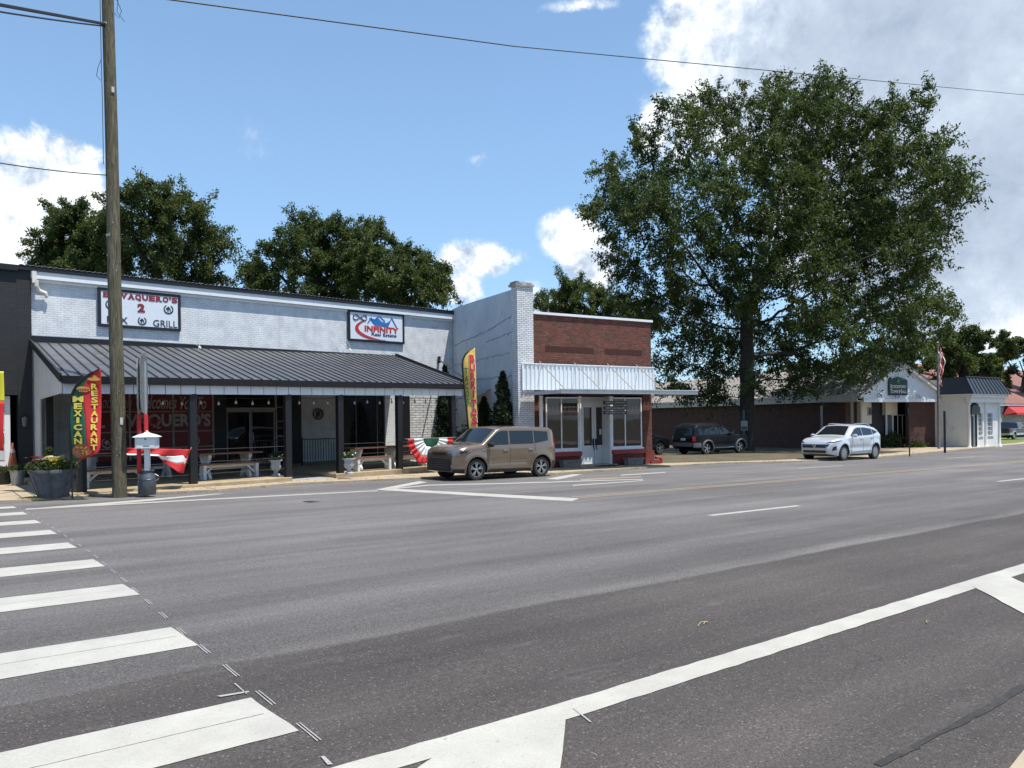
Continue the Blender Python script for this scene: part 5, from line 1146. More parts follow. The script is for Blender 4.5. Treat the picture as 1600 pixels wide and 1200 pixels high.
    def wheel(s, x, sd):
        sp = s.sp; Rr = sp['R']; y = sd * (s.W - .115); w = .11; z = Rr
        m = MB(); m.lathe([(.001, y - sd * .03), (Rr * .6, y - sd * .03)], 24, (x, 0, z), 'y'); hb = m.build('wheel', mat('brake_dark', (.03, .03, .03), .5, .5), s.r)
        hb.location = (0, 0, 0)
        m = MB(); m.lathe([(Rr * .66, y + sd * w * .9), (Rr * .72, y + sd * w), (Rr * .94, y + sd * w * .95), (Rr, y + sd * w * .6), (Rr, y - sd * w * .8), (Rr * .9, y - sd * w), (Rr * .6, y - sd * w)], 36, (x, 0, z), 'y', cap=False); m.build('tyre', TYRE, hb, smooth=True)
        m = MB(); f = y + sd * w * .88
        m.lathe([(Rr * .69, f), (Rr * .63, f - sd * .0), (Rr * .60, f - sd * .06), (Rr * .62, y - sd * .02)], 36, (x, 0, z), 'y', cap=False)
        m.lathe([(.001, f + sd * .002), (Rr * .13, f), (Rr * .17, f - sd * .03)], 16, (x, 0, z), 'y')
        ns = sp.get('spokes', 5); dbl = sp.get('dbl', True)
        for i in range(ns):
            a = 2 * math.pi * i / ns + .3 + x
            for da in ((-.17, .17) if dbl else (0,)):
                r0 = Rr * .12; r1 = Rr * .66; a1 = a + da; wd_ = Rr * (.085 if dbl else .17)
                p0 = (x + r0 * math.cos(a), f - sd * .012, z + r0 * math.sin(a)); p1 = (x + r1 * math.cos(a1), f - sd * .012, z + r1 * math.sin(a1)); m.bar(p0, p1, wd_, .022, (0, 1, 0))
        m.build('rim', ALLOY if not sp.get('darkrim') else sp['darkrim'], hb)
    # patches lying just proud of the body skin
    def side(s, name, mt, xa, xb, lo, hi, sds=(1, -1), off=.005, nx=14, nz=5, par=None):
        lo_ = lo if callable(lo) else (lambda x: pw(lo, x)); hi_ = hi if callable(hi) else (lambda x: pw(hi, x)); last = None
        for sd in sds:
            m = MB()
            def f(u, v): x = xa + (xb - xa) * u; z = lo_(x) + (hi_(x) - lo_(x)) * v; return (x, sd * (s.hw(x, z) + off), z)
            m.grid(f, nx, nz); last = m.build(name, mt, par or s.r, smooth='all', fix=True)
        return last
    def topp(s, name, mt, x0, x1, fr0, fr1, off=.006, ny=12, nx=6, par=None, ymax=None):
        """patch on the upper skin between x0 and x1 (windscreen, rear glass); fr = share of half width used"""
        m = MB()
        def f(u, v):
            x = x0 + (x1 - x0) * v; zt = s.zt(x); k = (fr0 + (fr1 - fr0) * v) * (2 * u - 1); w = s.hw(x, zt); dx = .01; sl = (s.zt(x + dx) - s.zt(x - dx)) / (2 * dx); nn = Vector((-sl, 0, 1)).normalized() * off
            return (x + nn.x, w * k, zt + s.crown(x, abs(k)) + nn.z)
        m.grid(f, ny, nx); return m.build(name, mt, par or s.r, smooth='all', fix=False)
    def xf(s, y, z, e):
        """where the body skin stands at lateral y, height z, coming from end e (+1 front, -1 rear)"""
        for i in range(240):
            x = e * (s.L / 2 - i * .005)
            if abs(y) <= s.hw(x, z) and s.zb(x) - .001 <= z <= s.zt(x) + s.crown(x, min(1, abs(y) / s.W)): return x
        return e * s.L / 2 - e * 1.2
    def end(s, name, mt, e, q, off=.008, n=8, par=None, mirror=False):
        """patch on the front or rear face; q = four corners (y, z)"""
        o = None
        for mm in ((1, -1) if mirror else (1,)):
            m = MB()
            def f(u, v):
                a = [q[0][i] + (q[1][i] - q[0][i]) * u for i in (0, 1)]; b = [q[3][i] + (q[2][i] - q[3][i]) * u for i in (0, 1)]
                y = a[0] + (b[0] - a[0]) * v; z = a[1] + (b[1] - a[1]) * v; return (s.xf(y, z, e) + e * off, y * mm, z)
            m.grid(f, n, max(3, n // 2)); o = m.build(name, mt, par or s.r, smooth='all', fix=True)
        return o
    def seam(s, xz, sds=(1, -1), mt=None, w=.009, name='door_seam'):
        for sd in sds:
            m = MB()
            for (a, b) in zip(xz, xz[1:]):
                k = 6; P = []
                for i in range(k + 1): x = a[0] + (b[0] - a[0]) * i / k; z = a[1] + (b[1] - a[1]) * i / k; P.append((x, sd * (s.hw(x, z) + .002), z))
                m.tube(P, w / 2, 4)
            m.build(name, mt or CLAD, s.r)
    def handle(s, x, z, sds=(1, -1), mt=None):
        for sd in sds: y = s.hw(x, z); m = MB(); m.box(x - .1, x + .1, sd * y - .028, sd * y + .028, z - .018, z + .018); m.build('door_handle', mt or s.sp['paint'], s.r, bevel=.008)
    def mirror(s, x, z, mt=None, big=1.):
        for sd in (-1, 1):
            y = s.hw(x, z); m = MB(); m.lathe([(.001, -.11 * big), (.05 * big, -.10 * big), (.075 * big, -.03), (.08 * big, .04), (.06 * big, .10 * big), (.001, .12 * big)], 12, (0, 0, 0), 'y')
            m.v = [(x - a * .9, sd * (y + .13 * big + b * 1.), z + .03 + c_ * .95) for a, b, c_ in m.v]; m.bar((x, sd * (y - .02), z - .03), (x, sd * (y + .1), z), .06, .05); m.build('mirror', mt or s.sp['paint'], s.r, smooth=True)
    def underside(s):
        m = MB(); m.box(-s.L / 2 + .75, s.L / 2 - .6, -s.W + .4, s.W - .4, .20, .36); m.build('underbody', CLAD, s.r)
# ---- boxy brown hatchback, facing left (front at +x in its own axes)
Y0 = 19.75; xf_, xr_ = 12.55, 15.1
cxw = (xf_ + xr_) / 2 + .46; cyw = 19.45
brown = dict(L=4.10, W=1.80, R=.335, wheels=(1.27, -1.30), tumble=.15, plan=.20, plan0=.78, crease=.55, edge=.085, flare=.03, spokes=5,
  top=[(-2.05, .98), (-2.04, 1.02), (-1.99, 1.28), (-1.92, 1.47), (-1.86, 1.545), (-1.74, 1.585), (-1.3, 1.605), (-.5, 1.625), (.1, 1.62), (.34, 1.59), (.46, 1.545), (1.00, 1.13), (1.10, 1.10), (1.6, 1.05), (1.86, .99), (1.98, .91), (2.03, .82), (2.05, .70)],
  bot=[(-2.05, .42), (-1.8, .26), (-1.0, .22), (1.0, .22), (1.7, .22), (2.05, .28)], belt=[(-2.1, 1.04), (-1.6, 1.04), (-.4, 1.02), (1.1, 1.0), (2.1, .9)], paint=paint('brown_paint', (.200, .148, .106), .5, .24))
def facing_left(name, cx, cy, label, sp, tilt=0.): z = g0(cx, cy) + .002; c = Car(name, (cx, cy, z), math.pi + tilt, label, sp); c.r.rotation_euler = (0, math.atan(SX) * 1, math.pi + tilt); return c
c = facing_left('parked_hatchback', cxw, cyw + .35, 'boxy brown hatchback parked along the kerb in front of the porch', brown, 0.015)
c.side('window', GLC, .86, .03, [(.0, 1.075), (1., 1.05)], lambda x: min(c.zt(x) - .10, 1.50), nx=18)
c.side('window', GLC, -.03, -.98, 1 and (lambda x: 1.085), lambda x: 1.50, nx=12)
c.side('window', GLC, -1.02, -1.60, lambda x: 1.09 + (-x - 1.02) * .16, lambda x: 1.495 - (-x - 1.02) * .05, nx=10)
c.topp('windscreen', GLC, .46, 1.01, .90, .94, nx=8); c.end('rear_window', GLC, -1, [(-.6, 1.12), (.6, 1.12), (.55, 1.46), (-.55, 1.46)])
c.side('side_cladding', CLAD, -2.0, -1.72, lambda x: c.zb(x), lambda x: .52, off=.006); c.side('side_cladding', CLAD, -.86, .86, lambda x: c.zb(x), lambda x: .315, off=.008); c.side('side_cladding', CLAD, 1.72, 2.04, lambda x: c.zb(x), lambda x: .36, off=.006)
c.end('front_bumper', CLAD, 1, [(-.66, .30), (.66, .30), (.62, .66), (-.62, .66)]); c.end('grille', CLAD, 1, [(-.42, .78), (.42, .78), (.38, .86), (-.38, .86)], .01)
c.end('lower_lip', CLAD, 1, [(-.80, .29), (.80, .29), (.78, .40), (-.78, .40)], .004)
for z in (.40, .47, .54, .60): c.end('grille_bar', mat('grille_grey', (.06, .06, .06), .4), 1, [(-.55, z), (.55, z), (.55, z + .018), (-.55, z + .018)], .02)
c.end('fog_lamp', LAMPG, 1, [(.64, .42), (.72, .42), (.72, .5), (.64, .5)], .014, mirror=True)
hl = c.end('headlight', LAMPG, 1, [(.50, .74), (.86, .76), (.87, .93), (.46, .88)], .008, n=16, mirror=True); c.side('headlight', LAMPG, 1.50, 1.93, [(1.5, .88), (1.95, .76)], [(1.5, .93), (1.95, .91)], off=.007)
c.side('headlight_bezel', LAMPD, 1.62, 1.86, [(1.6, .87), (1.95, .80)], [(1.6, .905), (1.95, .875)], off=.011)
c.side('turn_lamp', AMB, 1.46, 1.52, [(1.4, .89), (1.6, .87)], [(1.4, .925), (1.6, .93)], off=.008)
c.side('taillight', REDL, -1.93, -2.03, lambda x: .98, lambda x: 1.40, off=.01, nx=4); c.end('taillight', REDL, -1, [(.72, .98), (.84, .98), (.76, 1.36), (.68, 1.40)], .01, mirror=True)
c.seam([(.90, 1.06), (.86, .62), (.72, .32)]); c.seam([(-.02, 1.09), (-.02, .33)]); c.seam([(-1.0, 1.1), (-1.06, .75), (-.93, .62), (-.80, .34)]); c.seam([(.9, .34), (-.75, .34)])
c.side('fender_vent', CHR, .94, 1.10, [(.9, .905), (1.2, .925)], [(.9, .94), (1.2, .945)], off=.012)
c.seam([(-1.1, .56), (.85, .53)], w=.014, mt=paint('brown_paint', ()) if False else MC['brown_paint'], name='side_crease')
c.handle(.17, .90, mt=CHR); c.handle(-.84, .91, mt=CHR); c.mirror(.80, 1.05, CLAD); c.underside()
m = MB(); m.box(-2.085, -2.04, -.25, .25, .70, .84); m.build('number_plate', PLATE, c.r)
# ---- silver crossover, facing left
silver = dict(L=4.64, W=1.86, R=.36, wheels=(1.42, -1.36), tumble=.30, plan=.30, plan0=.62, crease=.58, edge=.16, flare=.035, spokes=10, dbl=False,
  top=[(-2.32, .92), (-2.25, 1.05), (-2.1, 1.18), (-1.80, 1.38), (-1.5, 1.52), (-1.0, 1.60), (-.3, 1.635), (.1, 1.61), (.35, 1.55), (1.0, 1.14), (1.15, 1.09), (1.7, 1.02), (2.05, .93), (2.2, .84), (2.32, .66)],
  bot=[(-2.32, .45), (-2.0, .28), (-1.0, .24), (1.0, .24), (1.9, .24), (2.32, .34)], belt=[(-2.4, 1.16), (-1.6, 1.14), (-.6, 1.08), (1.0, 1.04), (2.4, .9)], paint=paint('silver_white_paint', (.56, .59, .63), .35, .3))
c = facing_left('parked_crossover', 33.95, 19.0, 'silver white crossover parked beside the kerb before the town hall wall', silver, .0)
c.side('window', GLC, .80, -.22, lambda x: 1.115 + (.0 if x > 0 else .01), lambda x: min(c.zt(x) - .12, 1.50), nx=18)
c.side('window', GLC, -.26, -1.12, lambda x: 1.13 + max(0, -x - .4) * .05, lambda x: 1.50 - max(0, -x - .5) * .10, nx=12)
c.side('window', GLC, -1.16, -1.72, lambda x: 1.18 + max(0, -x - 1.2) * .25, lambda x: 1.42 - max(0, -x - 1.2) * .30, nx=8)
c.topp('windscreen', GLC, .36, 1.0, .90, .95, nx=8); c.end('rear_window', GLC, -1, [(-.55, 1.2), (.55, 1.2), (.5, 1.42), (-.5, 1.42)])
gr_ = c.end('grille', CLAD, 1, [(-.60, .60), (.60, .60), (.68, .76), (-.68, .76)], .01, n=12)
c.end('grille_bar', CHR, 1, [(-.62, .735), (.62, .735), (.66, .765), (-.66, .765)], .018, n=12); c.end('grille_bar', CHR, 1, [(-.52, .59), (.52, .59), (.58, .615), (-.58, .615)], .018, n=12)
m = MB(); xg = c.xf(0, .70, 1); m.lathe([(.05, 0), (.075, .012), (.055, .02)], 18, (0, 0, 0), 'y'); m.v = [(xg + .02 + b, a, .69 + d_) for a, b, d_ in m.v]; m.build('badge', CHR, c.r)
c.end('lower_intake', CLAD, 1, [(-.62, .37), (.62, .37), (.66, .48), (-.66, .48)], .01, n=10); c.end('skid_trim', mat('trim_silver', (.4, .41, .42), .35, .5), 1, [(-.70, .335), (.70, .335), (.68, .365), (-.68, .365)], .012)
c.end('headlight', LAMPD, 1, [(.50, .80), (.86, .84), (.86, .90), (.62, .86)], .008, n=14, mirror=True); c.side('headlight', LAMPG, 1.62, 2.02, [(1.6, .915), (2.05, .83)], [(1.6, .935), (2.05, .90)], off=.008)
c.end('side_intake', CLAD, 1, [(.74, .46), (.86, .50), (.86, .68), (.78, .64)], .01, n=8, mirror=True)
c.side('side_cladding', CLAD, -.95, .98, lambda x: c.zb(x), lambda x: .30, off=.008); c.side('taillight', REDL, -1.95, -2.22, [(-2.3, .98), (-1.9, 1.06)], [(-2.3, 1.03), (-1.9, 1.09)], off=.01)
c.seam([(.92, 1.08), (.93, .62), (.80, .33)]); c.seam([(-.24, 1.12), (-.26, .34)]); c.seam([(-1.14, 1.14), (-1.14, .8), (-.90, .6), (-.80, .36)]); c.seam([(-.9, .44), (.85, .38)], w=.02, mt=CHR, name='sill_trim')
c.handle(-.05, .99); c.handle(-.98, 1.03); c.mirror(.70, 1.10); c.underside()
for sd in (-1, 1): m = MB(); m.tube([(.1, sd * .62, 1.655), (-.2, sd * .62, 1.69), (-1.2, sd * .60, 1.66), (-1.5, sd * .58, 1.575)], .016, 6); m.build('roof_rail', CHR, c.r)
# ---- dark older off-roader seen from its rear quarter, facing right
dark = dict(L=5.0, W=1.90, R=.385, wheels=(1.52, -1.46), tumble=.22, plan=.18, plan0=.78, crease=.6, edge=.11, flare=.07, spokes=5, dbl=False,
  top=[(-2.5, 1.04), (-2.45, 1.15), (-2.30, 1.62), (-2.18, 1.76), (-2.0, 1.80), (-1.0, 1.83), (.0, 1.80), (.22, 1.75), (.85, 1.26), (1.0, 1.22), (1.9, 1.14), (2.3, 1.06), (2.42, .98), (2.5, .80)],
  bot=[(-2.5, .50), (-2.2, .36), (2.1, .34), (2.5, .44)], belt=[(-2.6, 1.16), (2.6, 1.12)], paint=paint('dark_navy_paint', (.004, .0045, .006), .0, .5, .06))
p1 = gr(1103, 710, .06); p2 = gr(1155, 708, .06); dx_, dy_ = 38.0, p1[1] + .85
dx_ = (p1[0] + p2[0]) / 2 + .1
c = Car('parked_offroader', (dx_, dy_, g0(dx_, dy_) + .06), R(-2), 'black old off-roader with grey wheel arches parked in the shade left of the pecan trunk', dark)
c.side('window', GLC, .62, -.30, lambda x: 1.22, lambda x: min(c.zt(x) - .12, 1.66), nx=14); c.side('window', GLC, -.36, -1.22, lambda x: 1.22, lambda x: 1.66); c.side('window', GLC, -1.28, -2.12, lambda x: 1.22, lambda x: 1.64)
c.topp('windscreen', GLC, .22, .85, .9, .93); c.end('rear_window', GLC, -1, [(-.66, 1.2), (.66, 1.2), (.60, 1.62), (-.60, 1.62)], n=10)
GREY = mat('grey_cladding', (.11, .11, .12), .55, var=.1)
c.end('rear_bumper', GREY, -1, [(-.82, .52), (.82, .52), (.82, .76), (-.82, .76)], .03, n=12); c.side('rear_bumper', GREY, -2.48, -2.0, lambda x: .46, lambda x: .74, off=.012)
for wxx in dark['wheels']:
    for sd in (-1, 1):
        m = MB(); P0 = []
        for t in np.linspace(R(-12), R(192), 22): r_ = .385 + .10; P0.append((wxx + r_ * math.cos(t), sd * (c.hw(wxx + r_ * math.cos(t), .385 + r_ * math.sin(t)) + .012), .385 + r_ * math.sin(t)))
        m.tube(P0, .055, 6); m.build('wheel_arch', GREY, c.r, smooth=True)
c.end('taillight', REDL, -1, [(.74, .84), (.88, .84), (.86, 1.12), (.74, 1.12)], .01, mirror=True); c.side('taillight', REDL, -2.46, -2.36, lambda x: .84, lambda x: 1.12, off=.01, nx=3)
xg = c.xf(0, .95, -1); m = MB(); m.box(xg - .03, xg - .008, -.22, .10, .88, 1.02); m.build('number_plate', PLATE, c.r)
for sd in (-1, 1): m = MB(); m.tube([(-.85, sd * .97, .42), (.9, sd * .97, .42)], .045, 8); m.build('running_board', CHR, c.r)
c.seam([(.80, 1.18), (.80, .5)]); c.seam([(-.33, 1.2), (-.33, .48)]); c.handle(.0, 1.02); c.handle(-1.1, 1.02); c.mirror(.55, 1.22, CLAD); c.underside()
c.r.scale = (.97, .97, .93)
for sd in (-1, 1): m = MB(); m.tube([(-.1, sd * .66, 1.84), (-.25, sd * .66, 1.90), (-1.8, sd * .64, 1.88), (-1.95, sd * .64, 1.82)], .018, 6); m.build('roof_rail', CLAD, c.r)
# ---- black car farther left, mostly behind the brick shop corner
blk = dict(dark, L=4.7, top=[(-2.35, .98), (-2.28, 1.1), (-2.0, 1.52), (-1.8, 1.60), (-.8, 1.66), (.1, 1.63), (.3, 1.58), (.95, 1.14), (1.1, 1.1), (1.8, 1.0), (2.15, .9), (2.35, .7)], bot=[(-2.35, .5), (-2, .3), (2, .3), (2.35, .4)], belt=[(-2.5, 1.06), (2.5, 1.02)], wheels=(1.36, -1.36), flare=.03, R=.36, paint=paint('black_car_paint', (.004, .004, .005), .0, .45, .06))
p1 = gr(1031, 710.5, .06); c = Car('parked_crossover', (p1[0] - 1.36, p1[1] + .9, g0(p1[0] - 1.3, p1[1] + .9) + .06), R(0), 'black crossover parked in deep shade between the brick shop corner and the old off-roader', blk)
c.side('window', GLC, .72, -.30, lambda x: 1.1, lambda x: min(c.zt(x) - .12, 1.5), nx=14); c.side('window', GLC, -.36, -1.70, lambda x: 1.11, lambda x: 1.5 - max(0, -x - 1.2) * .2); c.topp('windscreen', GLC, .3, .95, .9, .93)
c.end('rear_window', GLC, -1, [(-.6, 1.1), (.6, 1.1), (.55, 1.45), (-.55, 1.45)]); c.end('taillight', REDL, -1, [(.6, .9), (.85, .9), (.84, 1.02), (.6, 1.02)], .01, mirror=True); c.seam([(-.33, 1.1), (-.33, .4)]); c.mirror(.6, 1.08); c.underside()
# ---- pickup at the right frame edge, tail to the left
pk = dict(L=5.6, W=1.96, R=.39, wheels=(1.9, -1.62), tumble=.26, plan=.08, plan0=.9, crease=.6, edge=.06, flare=.03, spokes=6, dbl=False, cat='pickup truck',
  top=[(-2.8, 1.16), (-.62, 1.18), (-.60, 1.22), (-.50, 1.70), (-.3, 1.80), (.5, 1.80), (.75, 1.74), (1.35, 1.25), (1.5, 1.2), (2.5, 1.12), (2.75, 1.0), (2.8, .8)], bot=[(-2.8, .5), (2.8, .45)], belt=[(-3, 1.19), (3, 1.16)], paint=paint('pickup_slate_paint', (.03, .036, .05), .4, .3))
p1 = gr(1584, 687, .05)
c = Car('parked_pickup', (p1[0] + 1.62, p1[1] + .9, g0(p1[0] + 1.6, p1[1] + .9) + .1), R(0), 'slate grey pickup with pale lower trim, cut by the right edge', pk)
m = MB(); m.box(-2.68, -.72, -.78, .78, .95, 1.195)
m.v = [(x, y, z) for x, y, z in m.v]; m.build('bed_cover', mat('bed_dark', (.02, .02, .022), .7), c.r)
c.side('lower_trim', mat('trim_pale', (.45, .46, .48), .4, .4), -2.78, -2.12, lambda x: .50, lambda x: .72, off=.01); c.side('lower_trim', mat('trim_pale', ()), -1.1, 1.3, lambda x: .46, lambda x: .70, off=.01)
for sd in (-1, 1):
    for wxx in pk['wheels']:
        m = MB(); P0 = [(wxx + .475 * math.cos(t), sd * (c.hw(wxx + .475 * math.cos(t), .39 + .475 * math.sin(t)) + .008), .39 + .475 * math.sin(t)) for t in np.linspace(R(-5), R(185), 22)]; m.tube(P0, .035, 6); m.build('wheel_arch', mat('trim_pale', ()), c.r, smooth=True)
m = MB(); m.box(-2.92, -2.78, -.9, .9, .48, .68); m.build('rear_bumper', CHR, c.r, bevel=.03)
c.end('taillight', REDL, -1, [(.80, .80), (.92, .80), (.92, 1.1), (.80, 1.1)], .01, mirror=True); c.side('window', GLC, 1.1, .0, lambda x: 1.24, lambda x: min(c.zt(x) - .1, 1.68)); c.side('window', GLC, -.05, -.42, lambda x: 1.24, lambda x: 1.66); c.topp('windscreen', GLC, .75, 1.35, .9, .93); c.mirror(1.0, 1.22); c.underside()
# ================================================================ utility pole and cables
WOODP, g, b_ = newmat('pole_wood'); co = g.n('ShaderNodeTexCoord').outputs['Object']; mp = g.n('ShaderNodeMapping'); g.nt.links.new(co, mp.inputs[0]); mp.inputs['Scale'].default_value = (1, 1, .09)
nz = g.noise(mp.outputs[0], 26, 8, .7, .6); c_ = g.ramp(nz, (.32, (.030, .026, .018)), (.5, (.105, .092, .058)), (.72, (.22, .195, .135))); c_ = g.mix(g.mr(g.noise(co, 1.6, 4, .6), .5, .65, 0, .45, True), c_, (.06, .070, .035, 1)); g.nt.links.new(c_, b_.inputs[0]); b_.inputs['Roughness'].default_value = .95
bp = g.n('ShaderNodeBump'); bp.inputs['Strength'].default_value = 1.; bp.inputs['Distance'].default_value = .03; g.nt.links.new(nz, bp.inputs['Height']); g.nt.links.new(bp.outputs[0], b_.inputs['Normal'])
ux, uy = gr(187, 774, .05); uz = g0(ux, uy) + .04
dpt = ux * sn + uy * cs
def at_depth(x, y, dep):
    d = ray(x, y); return (d[0] * dep, d[1] * dep, H + d[2] * dep)
tpx = Vector(at_depth(167.5, -60, dpt))
pole = empty('utility_pole', (ux, uy, uz), 0, 'tall weathered wooden utility pole at the kerb before the porch', 'utility pole')
T = tpx - Vector((ux, uy, uz)); m = MB(); m.tube([T * (-.03)] + [T * (i / 12) + Vector((math.sin(i) * .006, 0, 0)) for i in range(13)], [.165] + [.163 - .035 * i / 12 for i in range(13)], 20); m.build('pole', WOODP, pole, smooth=True)
def pz(y):                                           # height fraction on the pole at a photo row
    return Vector(at_depth(187 - 20 * (774 - y) / 774, y, dpt)) - Vector((ux, uy, uz))
for (y, w_, h_, mt, nm) in ((658, .06, .17, mat('tag_pale', (.45, .45, .42), .6), 'tag'), (143, .06, .13, mat('tag_pale', ()), 'tag')):
    p = pz(y); m = MB(); m.box(p.x + .02, p.x + .02 + w_, p.y - .175, p.y - .15, p.z - h_ / 2, p.z + h_ / 2); m.build(nm, mt, pole)
m = MB()
for y in (690, 683, 700, 706, 712, 660, 640, 618, 612, 598, 350, 370, 425, 410):
    p = pz(y + random.uniform(-3, 3)); a = random.uniform(-2.2, -.9); r_ = .155; m.tube([(p.x + r_ * math.cos(a), p.y + r_ * math.sin(a), p.z), (p.x + (r_ + .035) * math.cos(a), p.y + (r_ + .035) * math.sin(a), p.z + .01)], .008, 5)
m.build('nails', STEEL, pole)
m = MB(); p = pz(370); q = pz(362)
for y in (370, 368): p = pz(y); m.lathe([(.142, -.012), (.148, -.012), (.148, .012), (.142, .012)], 20, (p.x, p.y, p.z), closed=True)
for y in (40, 400): p = pz(y); m.lathe([(.132, -.02), (.142, -.02), (.142, .02), (.132, .02)], 20, (p.x, p.y, p.z), closed=True)
m.build('band', STEEL, pole)
m = MB(); p = pz(330); q = pz(0); m.tube([pz(260) + Vector((-.17, -.05, 0)), pz(170) + Vector((-.16, -.06, 0)), pz(90) + Vector((-.16, -.05, 0)), pz(-20) + Vector((-.15, -.05, 0))], .008, 5)
m.tube([pz(96) + Vector((-.16, -.05, 0)), pz(112) + Vector((-.24, -.08, 0)), pz(124) + Vector((-.27, -.05, 0)), pz(130) + Vector((-.18, -.05, 0))], .007, 5)
m.tube([pz(-5) + Vector((.2, -.03, 0)), pz(12) + Vector((.30, -.05, 0)), pz(25) + Vector((.24, -.05, 0)), pz(18) + Vector((.14, -.03, 0))], .008, 5); m.tube([pz(-10) + Vector((.24, -.03, 0)), pz(16) + Vector((.2, -.05, 0)), pz(28) + Vector((.36, -.05, 0))], .007, 5)
m.build('ground_wire', mat('wire_black', (.02, .02, .02), .5), pole)
WIRE = mat('wire_black', (.02, .02, .02), .5)
def cable(name, pts, r, label, sag=0., grp=None, mt=WIRE):
    P = []; 
    for (a, b) in zip(pts, pts[1:]):
        a, b = Vector(a), Vector(b)
        for i in range(17): t = i / 16; P.append(a.lerp(b, t) - Vector((0, 0, sag * 4 * t * (1 - t))))
    m = MB(); m.tube(P, r, 5); o = m.build(name, mt, None); return tag(o, label, 'cable', grp)
pt = Vector((ux, uy, uz))
a = pt + pz(38); cable('overhead_cable', [a, at_depth(-260, -40, 10.5)], .035, 'thick dark cable bundle leaving the utility pole to the upper left', .0)
cable('overhead_cable', [a - Vector((0, 0, .05)), at_depth(-260, -30, 10.5)], .018, 'thin dark cable just under the thick cable bundle, left of the pole', .06)
a = pt + pz(274); cable('overhead_cable', [a, at_depth(-300, 190, 12)], .012, 'thin cable reaching the pole just above the left treetops', .15)
cable('overhead_cable', [pt + pz(-14), at_depth(800, 72, 30), at_depth(1640, 152, 75)], .022, 'long thin cable crossing the sky from the utility pole to the right edge', .0)
# ================================================================ twin sign post with road sign seen from its edge, mailbox on milk can
sx_, sy_ = gr(217, 773, .05); sz_ = g0(sx_, sy_) + .05; sd_ = sx_ * sn + sy_ * cs
sp = empty('road_sign', (sx_, sy_, sz_), 0, 'grey road sign seen nearly edge on, its two posts sleeved in red', 'road sign')
k_ = sd_ / F
def sp_loc(x, y, dd=0): p = at_depth(x, y, sd_ + dd); return Vector(p) - Vector((sx_, sy_, sz_))
RS = mat('red_sleeve', (.48, .025, .03), .45); SGB = mat('sign_back_grey', (.20, .22, .21), .5, .4, var=.25, nsc=10, dirt=(.12, .08, .06), damt=.5)
for (xb_, xt) in ((217.5, 216.5), (229.5, 226)):
    p0 = sp_loc(xb_, 773 if xb_ < 220 else 752); p1 = sp_loc(xt, 565); m = MB(); m.bar((p0.x, p0.y, -.05), (p1.x, p1.y, p1.z), .055, .045); po = m.build('post', STEEL, sp)
    q0 = sp_loc(xb_, 740); q1 = sp_loc((xb_ + xt) / 2, 647); m = MB(); m.bar(q0, q1, .085, .075); m.build('red_sleeve', RS, po)
def shield(x0, x1, yt, yb, dd, nm):
    c0 = sp_loc((x0 + x1) / 2, (yt + yb) / 2, dd); w = (x1 - x0) * k_ / 2; h_ = (yb - yt) * k_ / 2; m = MB()
    # the sign faces along the street, so only a sliver of its back shows
    ln = .30; pr_ = [(-1, -.6), (-.8, -.95), (0, -1), (.8, -.95), (1, -.6), (1, .6), (.75, .9), (0, 1), (-.75, .9), (-1, .6)]
    ang = math.atan2(sx_, sy_); lx, ly = math.cos(ang), -math.sin(ang); dx, dy = math.sin(ang), math.cos(ang)
    vx, vy = lx * w + dx * ln, ly * w + dy * ln
    nx_, ny_ = -vy, vx; l_ = math.hypot(nx_, ny_); nx_, ny_ = nx_ / l_ * .008, ny_ / l_ * .008
    n = len(pr_); vs = [(c0.x + a * vx + nx_, c0.y + a * vy + ny_, c0.z + b * h_) for a, b in pr_] + [(c0.x + a * vx - nx_, c0.y + a * vy - ny_, c0.z + b * h_) for a, b in pr_]
    m.add(vs, [tuple(range(n)), tuple(range(2 * n - 1, n - 1, -1))] + [((i + 1) % n, i, i + n, (i + 1) % n + n) for i in range(n)]); m.build(nm, SGB, sp)
shield(219.5, 230, 551, 646, -.05, 'sign_panel'); shield(214.5, 218.5, 560, 640, -.22, 'sign_panel')
# mailbox
mx_, my_ = gr(231, 773, .05); mz_ = g0(mx_, my_) + .052; MBX = empty('mailbox', (mx_, my_, mz_), R(-37 + 12), 'white house shaped mailbox on a white post standing in an old milk can', 'mailbox')
k2 = (mx_ * sn + my_ * cs) / F; hz = lambda y: (773 - y) * k2
m = MB(); m.lathe([(.17, 0), (.185, .02), (.185, hz(748)), (.175, hz(744)), (.13, hz(739)), (.125, hz(737)), (.15, hz(736)), (.15, hz(734.5)), (.001, hz(734.5))], 24); m.lathe([(.186, hz(749)), (.192, hz(748.5)), (.186, hz(748))], 24); can = m.build('milk_can', mat('can_grey', (.10, .11, .125), .45, .5, var=.3, nsc=8, dirt=(.25, .2, .16), damt=.4), MBX, smooth=True)
m = MB(); m.tube([(.17, 0, hz(752)), (.24, 0, hz(749)), (.24, 0, hz(744)), (.16, 0, hz(741))], .012, 6); m.build('handle', STEEL, can)
MWH = mat('mailbox_white', (.62, .65, .66), .45, var=.08, dirt=(.3, .28, .25), damt=.3)
m = MB(); m.box(-.055, .055, -.055, .055, hz(735), hz(701)); m.build('post', MWH, MBX)
z0_, z1_ = hz(701), hz(683); m = MB(); m.box(-.235, .235, -.16, .16, z0_, z1_); bx_ = m.build('box', MWH, MBX, bevel=.01)
m = MB(); zz = z1_ + .001; rr_ = [(.29, .21, zz), (.19, .13, hz(679.5)), (.07, .06, hz(677)), (.03, .03, hz(675)), (.03, .03, hz(674.6))]
